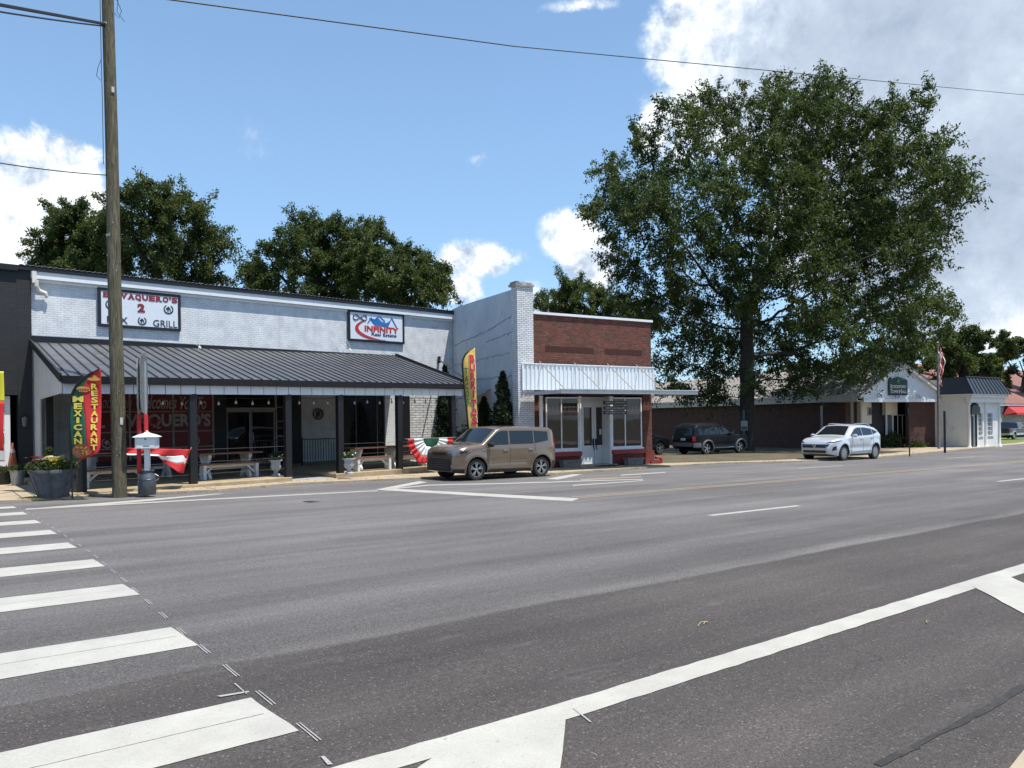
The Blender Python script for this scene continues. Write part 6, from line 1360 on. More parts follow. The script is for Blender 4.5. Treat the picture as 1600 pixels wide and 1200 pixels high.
for i in range(len(rr_) - 1): a, b = rr_[i], rr_[i + 1]; m.hexa([(-a[0], -a[1], a[2]), (a[0], -a[1], a[2]), (a[0], a[1], a[2]), (-a[0], a[1], a[2]), (-b[0], -b[1], b[2]), (b[0], -b[1], b[2]), (b[0], b[1], b[2]), (-b[0], b[1], b[2])])
m.lathe([(.02, hz(675)), (.035, hz(674)), (.001, hz(672.5))], 8); m.build('roof', MWH, MBX)
m = MB(); m.box(-.20, .20, -.168, -.162, z0_ + .02, z1_ - .02); m.build('door', mat('mailbox_white2', (.66, .68, .68), .4), bx_)
m = MB(); m.box(-.05, .09, -.172, -.169, z0_ + .06, z0_ + .075); m.box(-.02, .02, -.176, -.169, z1_ - .06, z1_ - .03); m.build('slot', CLAD, bx_)
# ================================================================ big flower pot, cone, small pots
def flowers(parent, rx_, rz_, cols, n, seed, z0, size=.035):
    rng = np.random.default_rng(seed)
    for i, (nm, c_) in enumerate(cols):
        k = n; th = rng.uniform(0, 6.283, k); cxx, cyy = rng.uniform(-.5, .5, 2) * rx_; r_ = rng.uniform(0, .42, k) ** .5 * rx_ * .7
        P = np.stack([cxx + r_ * np.cos(th), cyy + r_ * np.sin(th), z0 + rng.uniform(.3, 1., k) * rz_], 1); m = MB()
        for p in P:
            for q in range(5):
                a = q * 1.256 + p[0] * 9; m.add([tuple(p), (p[0] + size * math.cos(a - .45), p[1] + size * math.sin(a - .45), p[2] + size * .5), (p[0] + size * 1.2 * math.cos(a), p[1] + size * 1.2 * math.sin(a), p[2] + size * .4), (p[0] + size * math.cos(a + .45), p[1] + size * math.sin(a + .45), p[2] + size * .5)], [(0, 1, 2, 3)])
        m.build('blossom', mat(nm, c_, .6), parent, fix=False)
fx_, fy_ = gr(83, 777, .05); fz_ = g0(fx_, fy_) + .05; kf = (fx_ * sn + fy_ * cs) / F; hz = lambda y: (777 - y) * kf
fp = empty('flower_pot', (fx_, fy_, fz_), 0, 'big round grey pot full of yellow, white and dark red flowers on the kerb corner', 'flower pot')
POT = mat('pot_grey', (.085, .09, .10), .75, var=.35, nsc=5, bump=.6, bsc=18, dirt=(.20, .21, .22), dsc=3, damt=.5)
rt_, rb_ = 33 * kf, 20 * kf
m = MB(); m.lathe([(rb_, 0), (rb_ * 1.03, .05), (rt_ * .93, hz(741)), (rt_ * .95, hz(739)), (rt_, hz(738)), (rt_ * 1.01, hz(735)), (rt_, hz(733)), (rt_ * .9, hz(733)), (rt_ * .86, hz(738)), (.001, hz(738))], 40); m.build('pot', POT, fp, smooth=True)
m = MB()
for i in range(14): a = i * 2 * math.pi / 14; m.tube([(rb_ * 1.03 * math.cos(a), rb_ * 1.03 * math.sin(a), .05), (rt_ * .93 * math.cos(a), rt_ * .93 * math.sin(a), hz(742))], .014, 5)
m.build('pot_ribs', POT, fp)
rng = np.random.default_rng(5); n_ = 1500; th_ = rng.uniform(0, 6.283, n_); r_ = rt_ * rng.uniform(0, 1, n_) ** .5 * 1.02; zz = hz(736) + rng.uniform(0, 1, n_) * (.28 - .1 * r_ / rt_)
leafmesh('foliage', np.stack([r_ * np.cos(th_), r_ * np.sin(th_), zz], 1), LEAF_C, fp, .11, .3, rng, -.8)
n_ = 420; th_ = rng.uniform(0, 6.283, n_); t_ = rng.uniform(0, 1, n_); r_ = .17 * (1 - t_) * rng.uniform(.3, 1, n_)
leafmesh('spike_plant', np.stack([-.05 + r_ * np.cos(th_), .1 + r_ * np.sin(th_), hz(734) + t_ * .48], 1), LEAF_A, fp, .09, .4, rng, -1)
flowers(fp, rt_, .22, (), 1, 0, 0)
for (nm, c_, px_, dy_, n_, s_) in (('petal_yellow', (.62, .52, .03), .08, -.25, 34, .04), ('petal_white', (.75, .74, .72), .02, -.12, 34, .05), ('petal_dark_red', (.22, .02, .03), -.24, -.15, 40, .045), ('petal_yellow', (), .30, -.1, 14, .035)):
    m = MB(); rg = random.Random(n_ + px_)
    for i in range(n_):
        cx0, cy0 = px_ * 1.1 + rg.gauss(0, .085), dy_ + rg.gauss(0, .08); z_ = hz(733) + rg.uniform(.12, .30)
        for q in range(5): a = q * 1.256 + i; m.add([(cx0, cy0, z_), (cx0 + s_ * math.cos(a - .5), cy0 + s_ * math.sin(a - .5), z_ + .02), (cx0 + s_ * 1.2 * math.cos(a), cy0 + s_ * 1.2 * math.sin(a), z_ + .012), (cx0 + s_ * math.cos(a + .5), cy0 + s_ * math.sin(a + .5), z_ + .02)], [(0, 1, 2, 3)])
    m.v = [(x * cs + y * sn * 1, -x * sn + y * cs, z) for x, y, z in m.v]; m.build('blossoms', mat(nm, c_, .6), fp, fix=False)
m = MB(); px_ = gr(109.5, 771, .05); 
o = empty('steel_pipe', (px_[0], px_[1], g0(*px_) + .1), 0, 'short bare steel pipe standing right of the big flower pot', 'pipe'); m.tube([(0, 0, -.05), (0, 0, .48)], .022, 8); m.lathe([(.035, .02), (.035, .1)], 8); m.build('pipe', STEEL, o)
# traffic cone on the black step
s_, z_ = RF.px(20, 727, -.2); X_, Y_ = RF.w(s_, -.19); o = empty('traffic_cone', (X_, Y_, .222), 0, 'faded orange traffic cone standing on the step by the white door', 'cone')
CO = mat('cone_orange', (.30, .085, .045), .7, var=.2, dirt=(.1, .06, .05), damt=.5)
m = MB(); m.lathe([(.15, .03), (.03, .78), (.022, .80), (.001, .80)], 20); m.box(-.2, .2, -.2, .2, 0, .03); m.build('cone', CO, o, smooth=True); m = MB(); m.lathe([(.083, .47), (.06, .60)], 20); m.v = [(x * 1.04, y * 1.04, z) for x, y, z in m.v]; m.build('band', mat('band_grey', (.35, .33, .32), .6), o); o.scale = (.9, .9, .95)
def pot(nm, x, y, zt, w, label, mt, leaf=True, rect=False, frame=None, n=0, dy=0):
    X, Y = gr(x, y, .05); o = empty(nm, (X, Y, g0(X, Y) + .05), RF.a, label, 'planter'); m = MB()
    m.lathe([(w * .72, 0), (w, zt), (w * .92, zt), (w * .88, zt - .05), (.001, zt - .05)], 18); m.build('pot', mt, o, smooth=True)
    rg = np.random.default_rng(int(x)); k = 260; th = rg.uniform(0, 6.28, k); r_ = w * rg.uniform(0, 1, k) ** .5
    leafmesh('foliage', np.stack([r_ * np.cos(th), r_ * np.sin(th), zt + rg.uniform(-.05, .12, k)], 1), LEAF_B, o, .08, .4, rg, -.5); return o
pot('metal_bucket', 27.5, 758, .44, .20, 'dented galvanised bucket planter below the black step', mat('bucket', (.33, .33, .32), .5, .5, var=.2)); pot('black_pot', 6, 757, .40, .22, 'black plastic plant pot left of the metal bucket', BLACK)
# long concrete troughs before the shop
for (x0, x1, y, n, lab) in ((876, 906, 731, -.28, 'rough grey trough on the pavement under the left shop window'), (977, 1003, 726.5, -.28, 'rough grey trough on the pavement under the right shop window')):
    a, z_ = BF.px(x0, y, n); b, _ = BF.px(x1, y, n); X_, Y_ = BF.w((a + b) / 2, n); o = empty('stone_trough', (X_, Y_, g0(X_, Y_) + .05), BF.a, lab, 'trough', 'troughs before the brick shop'); w = (b - a) / 2
    m = MB(); m.hexa([(-w * .85, -.13, 0), (w * .85, -.13, 0), (w * .85, .13, 0), (-w * .85, .13, 0), (-w, -.17, .3), (w, -.17, .3), (w, .17, .3), (-w, .17, .3)]); m.build('trough', mat('trough_stone', (.22, .19, .17), .95, var=.3, nsc=6, bump=1., bsc=25), o, bevel=.015)
    m = MB(); m.box(-w * .93, w * .93, -.12, .12, .301, .306); m.build('soil', mat('soil', (.06, .045, .035), 1), o)
    m = MB(); m.box(-w * 1.02, w * 1.02, -.19, -.171, .24, .30); m.build('rim', mat('trough_stone', ()), o)
a, b = BF.px(925, 725, .0)[0], BF.px(956, 725, .0)[0]; X_, Y_ = BF.w((a + b) / 2 + .1, -.15); m = MB(); m.lathe([(.001, .02), (.40, .02), (.44, 0)], 20); m.v = [(x * 1.25, y * .8, z) for x, y, z in m.v]; o = m.build('door_mat', mat('mat_black', (.015, .015, .015), .95)); o.location = (X_, Y_, g0(X_, Y_) + .056); tag(o, 'black half round mat before the white double door', 'door mat')
# ================================================================ picnic tables, benches, urns on the porch
WT = mat('white_table_wood', (.60, .60, .57), .6, var=.1, dirt=(.3, .27, .22), damt=.35); BT_ = mat('brown_table_top', (.16, .075, .045), .5, var=.25, nsc=8, streak=False)
def table(x, y, ln, rz, label, dn=0.):
    s_, n_ = x, y; X, Y = RF.w(s_, n_); o = empty('picnic_table', (X, Y, FL + .003), RF.a + rz, label, 'table', 'white and brown picnic tables on the porch'); h = ln / 2
    m = MB()
    for i in range(4): m.box(-h, h, -.40 + i * .205, -.40 + i * .205 + .19, .72, .76)
    m.build('table_top', BT_, o)
    for sx in (-1, 1):
        xx = sx * (h - .35); m = MB()
        m.prism([(-.30, .0), (-.16, 0), (.0, .16), (.16, 0), (.30, 0), (.30, .07), (.13, .34), (.30, .64), (.30, .71), (-.30, .71), (-.30, .64), (-.13, .34), (-.30, .07)], -.045, .045); m.v = [(xx + b, a, c_) for a, b, c_ in m.v]; m.build('leg', WT, o, bevel=.008)
    m = MB(); m.bar((-h + .35, 0, .30), (h - .35, 0, .30), .05, .09); m.build('stretcher', WT, o); return o
def bench(s_, n_, ln, label, rz=0):
    X, Y = RF.w(s_, n_); o = empty('bench', (X, Y, FL + .003), RF.a + rz, label, 'bench', 'benches beside the picnic tables'); h = ln / 2
    m = MB(); m.box(-h, h, -.15, -.005, .42, .46); m.box(-h, h, .005, .15, .42, .46); m.build('seat', BT_, o)
    for sx in (-1, 1): m = MB(); m.box(sx * (h - .16) - .045, sx * (h - .16) + .045, -.13, .13, 0, .418); m.build('leg', WT, o); 
    for sx in (-1, 1): m = MB(); m.bar((sx * (h - .20), 0, .16), (sx * (h - .48), 0, .40), .07, .05); m.build('brace', WT, o)
    m = MB(); m.box(-h + .2, h - .2, -.02, .02, .34, .418); m.build('apron', WT, o); return o
def along(x, y, z):                                   # photo position at height z above the porch floor
    return wl(x, y, FL + z)
def tb(x0, x1, y, label):
    a, b = along(x0, y, .74), along(x1, y, .74); s_, n_ = (a[0] + b[0]) / 2, (a[1] + b[1]) / 2; ln = min(2.3, math.hypot(b[0] - a[0], b[1] - a[1])); table(s_, n_, ln, math.atan2(b[1] - a[1], b[0] - a[0]), label); return s_, n_
def setp(kind, x0, x1, y, z, label):
    a, b = along(x0, y, z), along(x1, y, z); s_, n_ = (a[0] + b[0]) / 2, (a[1] + b[1]) / 2; print(kind, round(s_, 2), round(n_, 2), round(b[0] - a[0], 2)); n_ = min(-1.6, max(n_, -6.3 if kind == 'b' else -5.6)); d = ray((x0 + x1) / 2, y)
    # slide along the line of sight back onto the porch
    lo, hi = 5., 60.
    for _ in range(40):
        md = (lo + hi) / 2
        if RF.loc(d[0] * md, d[1] * md)[1] < n_: lo = md
        else: hi = md
    s_ = RF.loc(d[0] * lo, d[1] * lo)[0]; ln = (x1 - x0) / F * (d[0] * sn + d[1] * cs) * lo / .80
    (table(s_, n_, ln, .10, label) if kind == 't' else bench(s_, n_, ln, label, .10))
setp('t', 137, 262, 709, .76, 'picnic table at the left end of the porch, partly behind the utility pole'); setp('b', 139, 225, 735, .46, 'bench before the leftmost picnic table, beside the utility pole')
setp('t', 312, 394, 709, .76, 'picnic table in front of the glass double door'); setp('b', 318, 400, 723, .46, 'bench before the picnic table at the glass door')
setp('t', 545, 625, 698, .76, 'picnic table right of the walkway'); setp('b', 552, 612, 714, .46, 'bench before the picnic table right of the walkway')
setp('t', 598, 672, 697, .76, 'picnic table near the right end of the porch, behind the bunting'); setp('b', 616, 664, 709, .46, 'bench near the right end of the porch, behind the bunting')
def urn(x, y, label):
    s_, n_ = wl(x, y, FL); X, Y = RF.w(s_, n_); o = empty('urn_planter', (X, Y, FL + .003), RF.a, label, 'urn', 'stone urns on the porch')
    m = MB(); m.lathe([(.13, 0), (.13, .05), (.06, .09), (.055, .14), (.13, .20), (.16, .28), (.14, .38), (.15, .44), (.20, .47), (.20, .50), (.16, .50), (.14, .45), (.001, .45)], 24); m.build('urn', mat('urn_grey', (.36, .38, .42), .7, var=.2, nsc=12, bump=.4), o, smooth=True)
    rg = np.random.default_rng(int(x)); k = 500; v = rg.normal(size=(k, 3)); v /= np.linalg.norm(v, axis=1)[:, None]; P = v * np.array([.20, .2, .11]) * rg.uniform(.4, 1, k)[:, None] + np.array([0, 0, .58]); leafmesh('foliage', P, LEAF_A, o, .07, .45, rg, -.4)
    m = MB()
    for i in range(7): a = i * 2.4; r_ = .08 + .12 * (i % 3) / 2; m.lathe([(.001, -.02), (.028, 0), (.001, .025)], 6, (r_ * math.cos(a), r_ * math.sin(a), .60 + .05 * (i % 2)))
    m.build('blossoms', mat('petal_white', ()), o)
urn(431, 744, 'grey stone urn with white flowers by the post left of the walkway'); urn(545.5, 741, 'grey stone urn by the post right of the walkway')
# ================================================================ flags, buntings, banners
def cloth_mat(name, c): return mat(name, c, .75, var=.05, nsc=3)
def feather(px_edge, pz_, loc, rz, label, zones, letters, extra=None, outline=None, W=.8, Hh=3.2, rip=.03, name='feather_banner'):
    """outline: right edge straight (x=W), left edge given by xl(z)"""
    o = empty(name, loc, rz, label, 'banner'); return o
def banner(loc, rz, label, Hs, z0, Wd, xl, xr, zones, name='feather_banner'):
    o = empty(name, loc, rz, label, 'banner'); rip = lambda x, z: .035 * math.sin(z * 3.1 + x * 2) + .03 * math.sin(x * 8 + z * 1.3)
    for (nm, mt, fa, fb) in zones:
        m = MB(); m.grid(lambda u, v: (lambda z: (lambda a, b: (a + (b - a) * (fa(v) + (fb(v) - fa(v)) * u), 0, z))(xl(v), xr(v)))(z0 + Hs * v), 8, 40)
        m.v = [(x, rip(x, z), z) for x, y, z in m.v]; m.build(nm, mt, o, smooth='all', fix=False, solid=.006)
    P = [(xl(v) - .015, rip(xl(v), z0 + Hs * v), z0 + Hs * v) for v in np.linspace(0, 1, 30)]; P = [(P[0][0] + .02, P[0][1], 0)] + P
    m = MB(); m.tube(P, [.018] * 20 + [.012] * (len(P) - 20), 8); m.build('pole', BLACK, o, smooth=True)
    m = MB()
    for i in range(28):
        a, b = P[i + 1], P[i + 2]; m.tube([a, b], .03, 6)
    m.build('sleeve', BLACK, o, smooth=True)
    return o, rip
def letters(o, rip, s, xc, z0, z1, w, mt, off=.022, bold=.02, slant=None, name='lettering', th=.01):
    n = len(s); hh = (z1 - z0) / n; m = MB()
    for i, ch in enumerate(s):
        zt = z1 - i * hh; zc = zt - hh / 2; x_ = xc(zc) if callable(xc) else xc; ww = w(i) if callable(w) else w
        if ch == 'I': ww *= .35
        text_into(m, ch, x_ - ww / 2, x_ + ww / 2, zt - hh * .90, zt - hh * .06, 0, th, bold, warp=lambda x, y, z: (x, rip(x, z) - off + y, z))
    return m.build(name, mt, o)
YEL = cloth_mat('cloth_yellow', (.60, .43, .10)); YLET = mat('letter_yellow', (.62, .50, .08), .6); WHL = mat('letter_white', (.68, .66, .62), .6)
GRN = cloth_mat('cloth_green', (.012, .085, .045)); RDC = cloth_mat('cloth_red', (.46, .022, .025)); WHC = cloth_mat('cloth_white', (.66, .66, .66))
# left banner: green and red
bx_, by_ = gr(128, 772, .05); D = bx_ * sn + by_ * cs - 1.25; kk = D / F
# its plane is square to the line of sight roughly: lateral axis turned 25 degrees off the facade
bz_ = g0(bx_, by_) + .05; rzb = R(-22)
sc_ = kk / math.cos(R(37.3 - 22)) 
zpx = lambda y: (772 - y) * kk * .985
X0 = 111 ; xpos = lambda x: (x - 112.5) * sc_
bx2 = at_depth(112.5, 772, D); 
def xl1(v): y = 713 + (565 - 713) * v; return xpos(float(np.interp(y, [565, 572, 580, 592, 605, 620, 640, 713], [153, 141, 131, 121, 115, 112, 110, 112])))
def xr1(v): y = 713 + (565 - 713) * v; return xpos(float(np.interp(y, [565, 600, 640, 690, 700, 713], [154.3, 153.5, 153, 152.5, 150, 118])))
split = lambda v: float(np.interp(713 + (565 - 713) * v, [565, 590, 640, 700, 713], [.05, .28, .50, .56, .8]))
o, rip = banner((bx2[0], bx2[1], bz_), rzb, 'green and red feather banner reading MEXICAN RESTAURANT beside the big flower pot', zpx(565) - zpx(713), zpx(713), .8, xl1, xr1,
    [('green_cloth', GRN, lambda v: 0., split), ('red_cloth', RDC, split, lambda v: 1.)])
letters(o, rip, 'MEXICAN', lambda z: xpos(122.5), zpx(686), zpx(608), lambda i: 14 * sc_ * (1.05 if i in (0,) else .82), YLET, bold=.04)
letters(o, rip, 'RESTAURANT', lambda z: xpos(145 - .6), zpx(696), zpx(588), lambda i: 8.6 * sc_, YLET, bold=.035)
m = MB(); mw = lambda pts: [(xpos(x), zpx(y)) for x, y in pts]
def flat(mb, pts, off=.024): n = len(pts); mb.add([(x, rip(x, z) - off, z) for x, z in pts] + [(x, rip(x, z) - off + .008, z) for x, z in pts], [tuple(range(n)), tuple(range(2 * n - 1, n - 1, -1))] + [((i + 1) % n, i, i + n, (i + 1) % n + n) for i in range(n)])
flat(m, mw([(135, 581), (140, 584), (147, 585), (153, 583), (152, 580), (149, 579), (147, 576), (144, 575.5), (142, 579), (138, 579.5)])); m.build('sombrero_picture', mat('sombrero_tan', (.50, .30, .06), .6), o)
m = MB(); flat(m, mw([(120, 597), (123, 594), (130, 593), (137, 595), (139, 599), (134, 602), (125, 602)])); m.build('taco_picture', mat('taco_tan', (.48, .30, .08), .6), o)
m = MB(); 
for i in range(5): flat(m, mw([(122 + i * 3.2, 597), (124.5 + i * 3.2, 596), (124.5 + i * 3.2, 599), (122 + i * 3.2, 600)]), .03)
m.build('taco_filling', mat('filling_red', (.35, .04, .03), .6), o)
m = MB(); flat(m, mw([(114, 693), (118, 687), (125, 684), (132, 686), (138, 690), (141, 697), (136, 703), (128, 705), (123, 707), (117, 706), (114, 700)])); m.build('dish_picture', mat('dish_brown', (.28, .10, .04), .6), o)
m = MB(); rg = random.Random(4)
for i in range(16): cx0, cy0 = rg.uniform(117, 136), rg.uniform(689, 703); s0 = rg.uniform(.8, 2.); flat(m, mw([(cx0 - s0, cy0), (cx0, cy0 - s0 * .8), (cx0 + s0 * 1.3, cy0), (cx0, cy0 + s0)]), .031)
m.build('dish_garnish', mat('garnish_orange', (.60, .28, .06), .6), o)
# right banner: yellow BURRITOS
b2 = gr(741, 737, .1); D = b2[0] * sn + b2[1] * cs; D = 27.2; kk = D / F; bz_ = g0(b2[0], b2[1]) + .1; rzb = R(-26); sc2_ = kk / math.cos(R(11.3)); b2 = at_depth(735, 737, D)
zq = lambda y: (737 - y) * kk; xq = lambda x: (x - 735) * sc2_
def xl2(v): y = 681 + (546 - 681) * v; return xq(float(np.interp(y, [546, 550, 556, 565, 575, 600, 640, 681], [744, 737, 730, 726, 725, 727, 731, 734])))
def xr2(v): y = 681 + (546 - 681) * v; return xq(float(np.interp(y, [546, 600, 660, 681], [744.8, 745.5, 746.5, 747])))
o, rip2 = banner((b2[0], b2[1], g0(b2[0], b2[1]) + .1), rzb, 'tall yellow feather banner reading BURRITOS in red behind the brown hatchback', zq(546) - zq(681), zq(681), .6, xl2, xr2, [('yellow_cloth', YEL, lambda v: 0., lambda v: 1.)])
bxc = lambda z: xq(float(np.interp(737 - z / kk, [556, 666], [739.3, 742.2])))
letters(o, rip2, 'BURRITOS', bxc, zq(668), zq(556), 10.2 * sc2_, WHL, off=.020, bold=.10, name='letter_outline', th=.006); letters(o, rip2, 'BURRITOS', bxc, zq(668), zq(556), 8.6 * sc2_, mat('letter_red', (.50, .02, .035), .6), off=.032, bold=.05)
letters(o, rip2, 'TACOS', lambda z: xq(float(np.interp(737 - z / kk, [577, 650], [729.8, 732.8]))), zq(636), zq(577), 5.0 * sc2_, mat('letter_green', (.06, .16, .07), .6), off=.022, bold=.03)
m = MB(); rip = rip2; flat(m, [(xq(a), zq(b)) for a, b in ((735.5, 672), (746, 671), (746, 679), (736, 680))]); m.build('food_picture', mat('food_orange', (.55, .27, .05), .6), o)
# third banner, only its edge at the left frame side
b3 = at_depth(-14, 757, 19.5); k3 = 19.5 / F; o, rip3 = banner((b3[0], b3[1], g0(b3[0], b3[1]) + .1), R(-25), 'yellow over red feather banner cut off by the left edge of the photo', (745 - 560) * k3 - 1., 1.0, .3, lambda v: 0 + .08 * v ** 4, lambda v: (19.5) * k3 / .97 - .03 * (1 - v), [])
for (nm, mt, v0, v1) in (('yellow_cloth', cloth_mat('cloth_lemon', (.60, .58, .04)), .62, 1.), ('red_cloth', RDC, .0, .62)):
    m = MB(); z0_, h_ = 1., (745 - 560) * k3 - 1.; m.grid(lambda u, v: (lambda w: (.0 + (.32 + .01 * w) * u, rip3(.3 * u, z0_ + h_ * w), z0_ + h_ * w))(v0 + (v1 - v0) * v), 4, 16); m.build(nm, mt, o, smooth='all', fix=False, solid=.006)
# buntings
def bunting(pa, pb, label, drop, seed, bands):
    a, b = Vector(pa), Vector(pb); d = b - a; ln = d.length; o = empty('bunting', pa, math.atan2(d.y, d.x), label, 'bunting', 'red white and green buntings on the porch front')
    fold = lambda th, r: .035 * math.sin(th * 26) * r
    for (nm, mt, r0, r1, g0_, g1_) in bands:
        m = MB()
        def f(u, v):
            th = math.pi * (1 - (g0_ + (g1_ - g0_) * u)); r_ = r0 + (r1 - r0) * v
            x = ln / 2 + ln / 2 * r_ * math.cos(th); z = -drop * r_ * math.sin(th) * (1 + .06 * math.sin(th * 9 + seed)); return (x, fold(th, r_) - .02, z)
        m.grid(f, 70, 4); m.build(nm, mt, o, smooth='all', fix=False, solid=.005)
    m = MB(); m.tube([(-.1, 0, .005), (ln + .25, 0, .005)], .007, 5); m.build('cord', STEEL, o)
    return o
def onp(x, y, n_extra=0.):                            # photo position on the porch front plane
    s_, z_ = PL.px(x, y, n_extra); X_, Y_ = PL.w(s_, n_extra); return (X_, Y_, z_)
bands = [('green_cloth', GRN, .0, .34, .0, 1.), ('white_cloth', WHC, .34, .74, .0, 1.), ('red_cloth', RDC, .74, 1., .0, 1.)]
bunting(onp(636, 686, -.2), onp(708, 684, -.2), 'fan shaped bunting of green, white and red hanging before the hatchback', .93, 1, bands)
# the blown, twisted one near the mailbox
P0 = onp(197, 701, -.25); P1 = onp(298, 699, -.25); ln = (Vector(P1) - Vector(P0)).length; a_ = math.atan2(P1[1] - P0[1], P1[0] - P0[0])
o = empty('bunting', P0, a_, 'wind twisted red and white bunting hanging behind the white mailbox', 'bunting', 'red white and green buntings on the porch front')
topz = lambda u: .02 - .10 * u; botz = lambda u: float(np.interp(u, [0, .25, .45, .6, .75, .88, .95, 1.], [-.16, -.18, -.22, -.42, -.66, -.70, -.35, -.02]))
for (nm, mt, fa, fb) in (('red_cloth', RDC, lambda u: 0., lambda u: float(np.interp(u, [0, .5, .62, .75, .85, 1], [.8, .75, .45, .30, .25, .9]))), ('white_cloth', WHC, lambda u: float(np.interp(u, [0, .5, .62, .75, .85, 1], [.8, .75, .45, .30, .25, .9])), lambda u: float(np.interp(u, [0, .5, .62, .75, .85, 1], [1, 1, .72, .62, .55, .95]))), ('red_cloth', RDC, lambda u: float(np.interp(u, [0, .5, .62, .75, .85, 1], [1, 1, .72, .62, .55, .95])), lambda u: 1.)):
    m = MB()
    def f(u, v): w = fa(u) + (fb(u) - fa(u)) * v; z = topz(u) * 0 + (topz(u) - .0) + (botz(u) - topz(u)) * w; return (u * ln, -.05 + .06 * math.sin(u * 19 + w * 3) * (.3 + w), z)
    m.grid(f, 70, 6); m.build(nm, mt, o, smooth='all', fix=False, solid=.004)
# ================================================================ flagpole and small posts by the town hall
fx_, fy_ = gr(1467, 700, .1); fz_ = g0(fx_, fy_); D = fx_ * sn + fy_ * cs; kk = D / F
fo = empty('flagpole', (fx_, fy_, fz_), 0, 'slim grey flagpole standing between the town hall and the white office', 'flagpole')
m = MB(); m.tube([(0, 0, 0), (0, 0, (700 - 600) * kk), (0, 0, (700 - 534) * kk)], [.09, .075, .05], 10); m.lathe([(.001, (700 - 531) * kk), (.09, (700 - 533) * kk), (.001, (700 - 535) * kk)], 10); m.build('pole', mat('pole_grey', (.20, .18, .18), .5, .3), fo)
fl = empty('flag', (fx_, fy_, fz_), R(-20), 'limp red and white striped flag hanging from the flagpole', 'flag')
hz = lambda y: (700 - y) * kk
for i in range(7):
    m = MB(); w_ = .055 * (1 if i % 2 else 1.)
    def f(u, v): z = hz(537) + (hz(589) - hz(537)) * v; x = .06 + (i + u) * .08 * (.65 + .25 * math.sin(v * 5)); return (x, .10 * math.sin(i * 1.9 + v * 4.5) + .05 * math.sin(v * 17), z - .09 * i)
    m.grid(f, 3, 26); m.build('stripe', mat('flag_red', (.50, .10, .08), .8) if i % 2 == 0 else mat('flag_white', (.70, .62, .60), .8), fl, smooth='all', fix=False, solid=.006)
def sgpost(x, yb, yt, label, mt, r=.03, h=.1):
    X, Y = gr(x, yb, h); d_ = (X * sn + Y * cs) / F; o = empty('metal_post', (X, Y, g0(X, Y)), 0, label, 'post'); m = MB(); m.box(-r, r, -r, r, 0, (yb - yt) * d_ + h); m.box(-r * .4, r * .4, -r * 2.2, -r, 0, (yb - yt) * d_ + h); m.build('post', mt, o); return o, (yb - yt) * d_ + h
PD = mat('post_dark', (.05, .05, .05), .6, .2)
sgpost(1421, 710, 642, 'thin dark sign post on the pavement before the town hall', PD, .018); sgpost(1476, 705, 642, 'dark square post on the pavement right of the flagpole', PD, .035); sgpost(1284, 706, 634, 'pale leaning pipe standing behind the silver crossover', mat('pipe_pale', (.22, .21, .2), .5, .3), .032)
sgpost(1331, 704, 610, 'tan conduit pipe left of the town hall gable', MC['pipe_tan'], .03); sgpost(1146.5, 703, 672, 'short pale stake standing left of the pecan trunk', mat('pipe_pale', ()), .03)
# notice nailed to the pecan trunk
dep = BT[0] * sn + BT[1] * cs - .75; p = at_depth(1163, 665, dep); o = empty('tree_notice', p, R(-37), 'small grey notice board fixed to the pecan trunk', 'sign'); w_ = 5.2 * dep / F; h_ = 7.5 * dep / F
m = MB(); m.box(-w_, w_, -.02, .02, -h_, h_); m.build('board', mat('notice_grey', (.30, .29, .28), .6), o); m = MB(); m.box(-w_ * .85, w_ * .85, -.03, -.021, -h_ * .85, -.05); m.box(-w_ * .3, w_ * .1, -.036, -.031, -h_ * .6, -h_ * .3); m.build('panel', mat('notice_dark', (.09, .08, .08), .6), o)
m = MB(); m.box(-.06, .06, .02, .14, -1.7, 1.0); m.build('backing_post', mat('notice_dark', ()), o)
# small things on the walls: pole-mounted box, awning stub and angled bracket on the side wall, camera
s_, z_ = RF.px(687, 562, -.1); p0 = RF.w(s_, -.05) + (z_,); p1 = onp(724, 592, .2); m = MB(); m.tube([(p0[0], p0[1], p0[2]), (p1[0], p1[1], p1[2] + .05)], .03, 6); m.box(p0[0] - .06, p0[0] + .06, p0[1] - .05, p0[1] + .02, p0[2] - .15, p0[2] + .15); tag(m.build('brace_arm', BLKM), 'black slanting brace from the white wall down to the porch roof corner', 'brace')
# small shed roof over a side door on the painted wall
n0 = BF.loc(16.6, 26.3)[1]; m = MB(); m.hexa([(-2.1, 3.0, 2.42), (-1.425, 3.0, 2.75), (-1.425, 5.2, 2.75), (-2.1, 5.2, 2.42), (-2.1, 3.0, 2.46), (-1.425, 3.0, 2.80), (-1.425, 5.2, 2.80), (-2.1, 5.2, 2.46)]); skew(m).build('door_canopy', mat('canopy_grey', (.25, .27, .29), .6), shop)
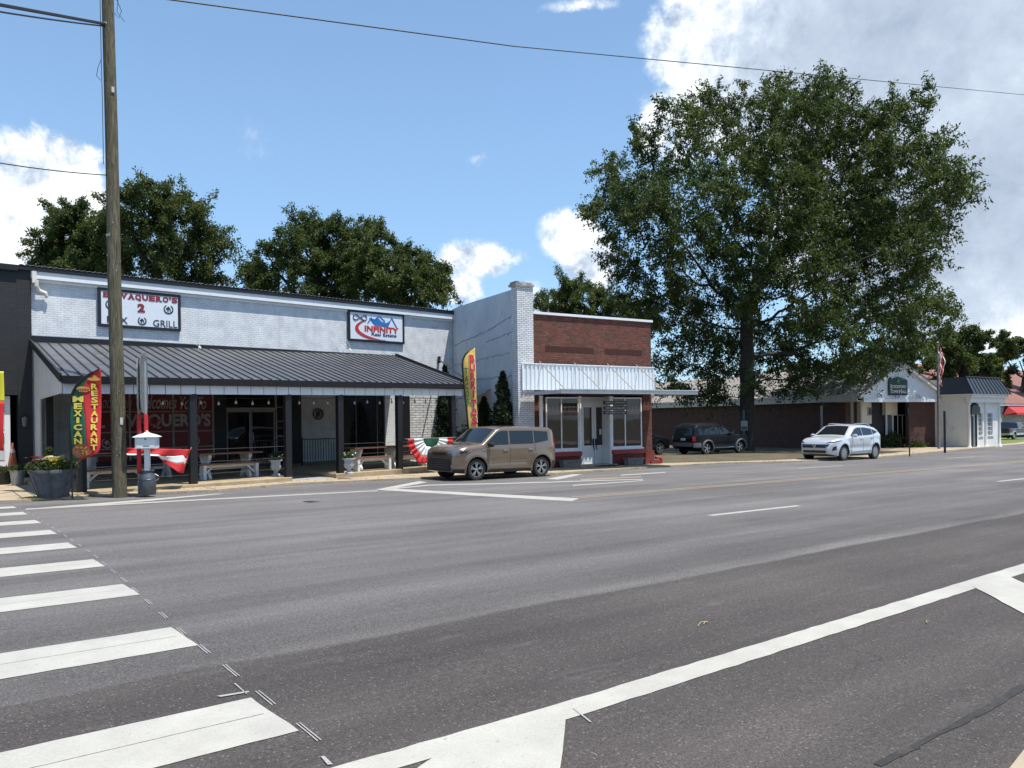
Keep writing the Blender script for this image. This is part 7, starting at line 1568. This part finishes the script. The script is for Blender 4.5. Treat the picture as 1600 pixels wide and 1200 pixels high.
# fallen leaves and grit along the kerb and by the pecan
rng = np.random.default_rng(8); m = MB()
for i in range(900):
    q = i % 3
    if q == 0: x = rng.uniform(26, 47); y = float(np.interp(x, [p[0] for p in K], [p[1] for p in K])) + rng.uniform(-.5, 1.8) ** 1; h = .06 if y > float(np.interp(x, [p[0] for p in K], [p[1] for p in K])) else .01
    else: x = rng.uniform(2, 26); y = float(np.interp(x, [p[0] for p in K], [p[1] for p in K])) - abs(rng.normal()) * .10 - .01; h = .01
    if q == 2: x = rng.uniform(2, 26); y = float(np.interp(x, [p[0] for p in K], [p[1] for p in K])) + rng.uniform(.05, 1.2); h = .06
    s_ = rng.uniform(.015, .04) * (1.6 if q == 0 else 1); a = rng.uniform(0, 6.28); z = g0(x, y) + h
    m.add([(x + s_ * math.cos(a), y + s_ * math.sin(a), z), (x - s_ * .5 * math.sin(a), y + s_ * .5 * math.cos(a), z + .012), (x - s_ * math.cos(a), y - s_ * math.sin(a), z + .004), (x + s_ * .5 * math.sin(a), y - s_ * .5 * math.cos(a), z + .01)], [(0, 1, 2, 3)])
o = m.build('fallen_leaves', mat('dry_leaf', (.14, .09, .05), .9, var=.4, nsc=9), fix=False); tag(o, 'scattered dry leaves and grit along the kerb', 'leaf litter', None, 'stuff')
m = MB()
for (x, y, l) in ((1090, 980, .10), (1099, 977, .05), (1448, 975, .04), (600, 1140, .0)):
    if l: p = gr(x, y); m.tube([(p[0], p[1], g0(*p) + .008), (p[0] + l, p[1] + l * .5, g0(*p) + .012), (p[0] + l * 1.6, p[1] + l * .4, g0(*p) + .008)], .004, 4)
tag(m.build('twig', mat('twig_tan', (.35, .25, .14), .9)), 'dry twig lying on the asphalt of the near lane', 'twig')

# ---------------------------------------------------------------- loose pieces of these parts become parts of their own
def split_loose(o):
    bm = bmesh.new(); bm.from_mesh(o.data); bm.verts.ensure_lookup_table(); seen = set(); isl = []
    for v in bm.verts:
        if v.index in seen: continue
        st = [v]; seen.add(v.index); g_ = []
        while st:
            q = st.pop(); g_.append(q.index)
            for e in q.link_edges:
                w = e.other_vert(q)
                if w.index not in seen: seen.add(w.index); st.append(w)
        isl.append(set(g_))
    bm.free()
    if len(isl) < 2 or len(isl) > 24: return
    src = o.data
    for k, g_ in enumerate(isl):
        idx = {a: i for i, a in enumerate(sorted(g_))}
        fs = [tuple(idx[a] for a in p.vertices) for p in src.polygons if p.vertices[0] in g_]
        me = bpy.data.meshes.new(src.name); me.from_pydata([src.vertices[a].co for a in sorted(g_)], [], fs)
        for m_ in src.materials: me.materials.append(m_)
        me.update()
        if k == 0: first = me
        else:
            n_ = o.copy(); n_.data = me; C.objects.link(n_); n_.parent = o.parent
    o.data = first
for o in list(bpy.data.objects):
    if o.type == 'MESH' and o.parent and o.name.split('.')[0] in ('dark_pier', 'rake_trim', 'rake_board', 'red_sill', 'painted_base', 'porch_panel', 'fender_vent', 'bracket', 'end_post', 'chain', 'panel', 'band', 'planter_wall', 'soldier_course') and o.name.split('.')[0] != 'soldier_course': split_loose(o)
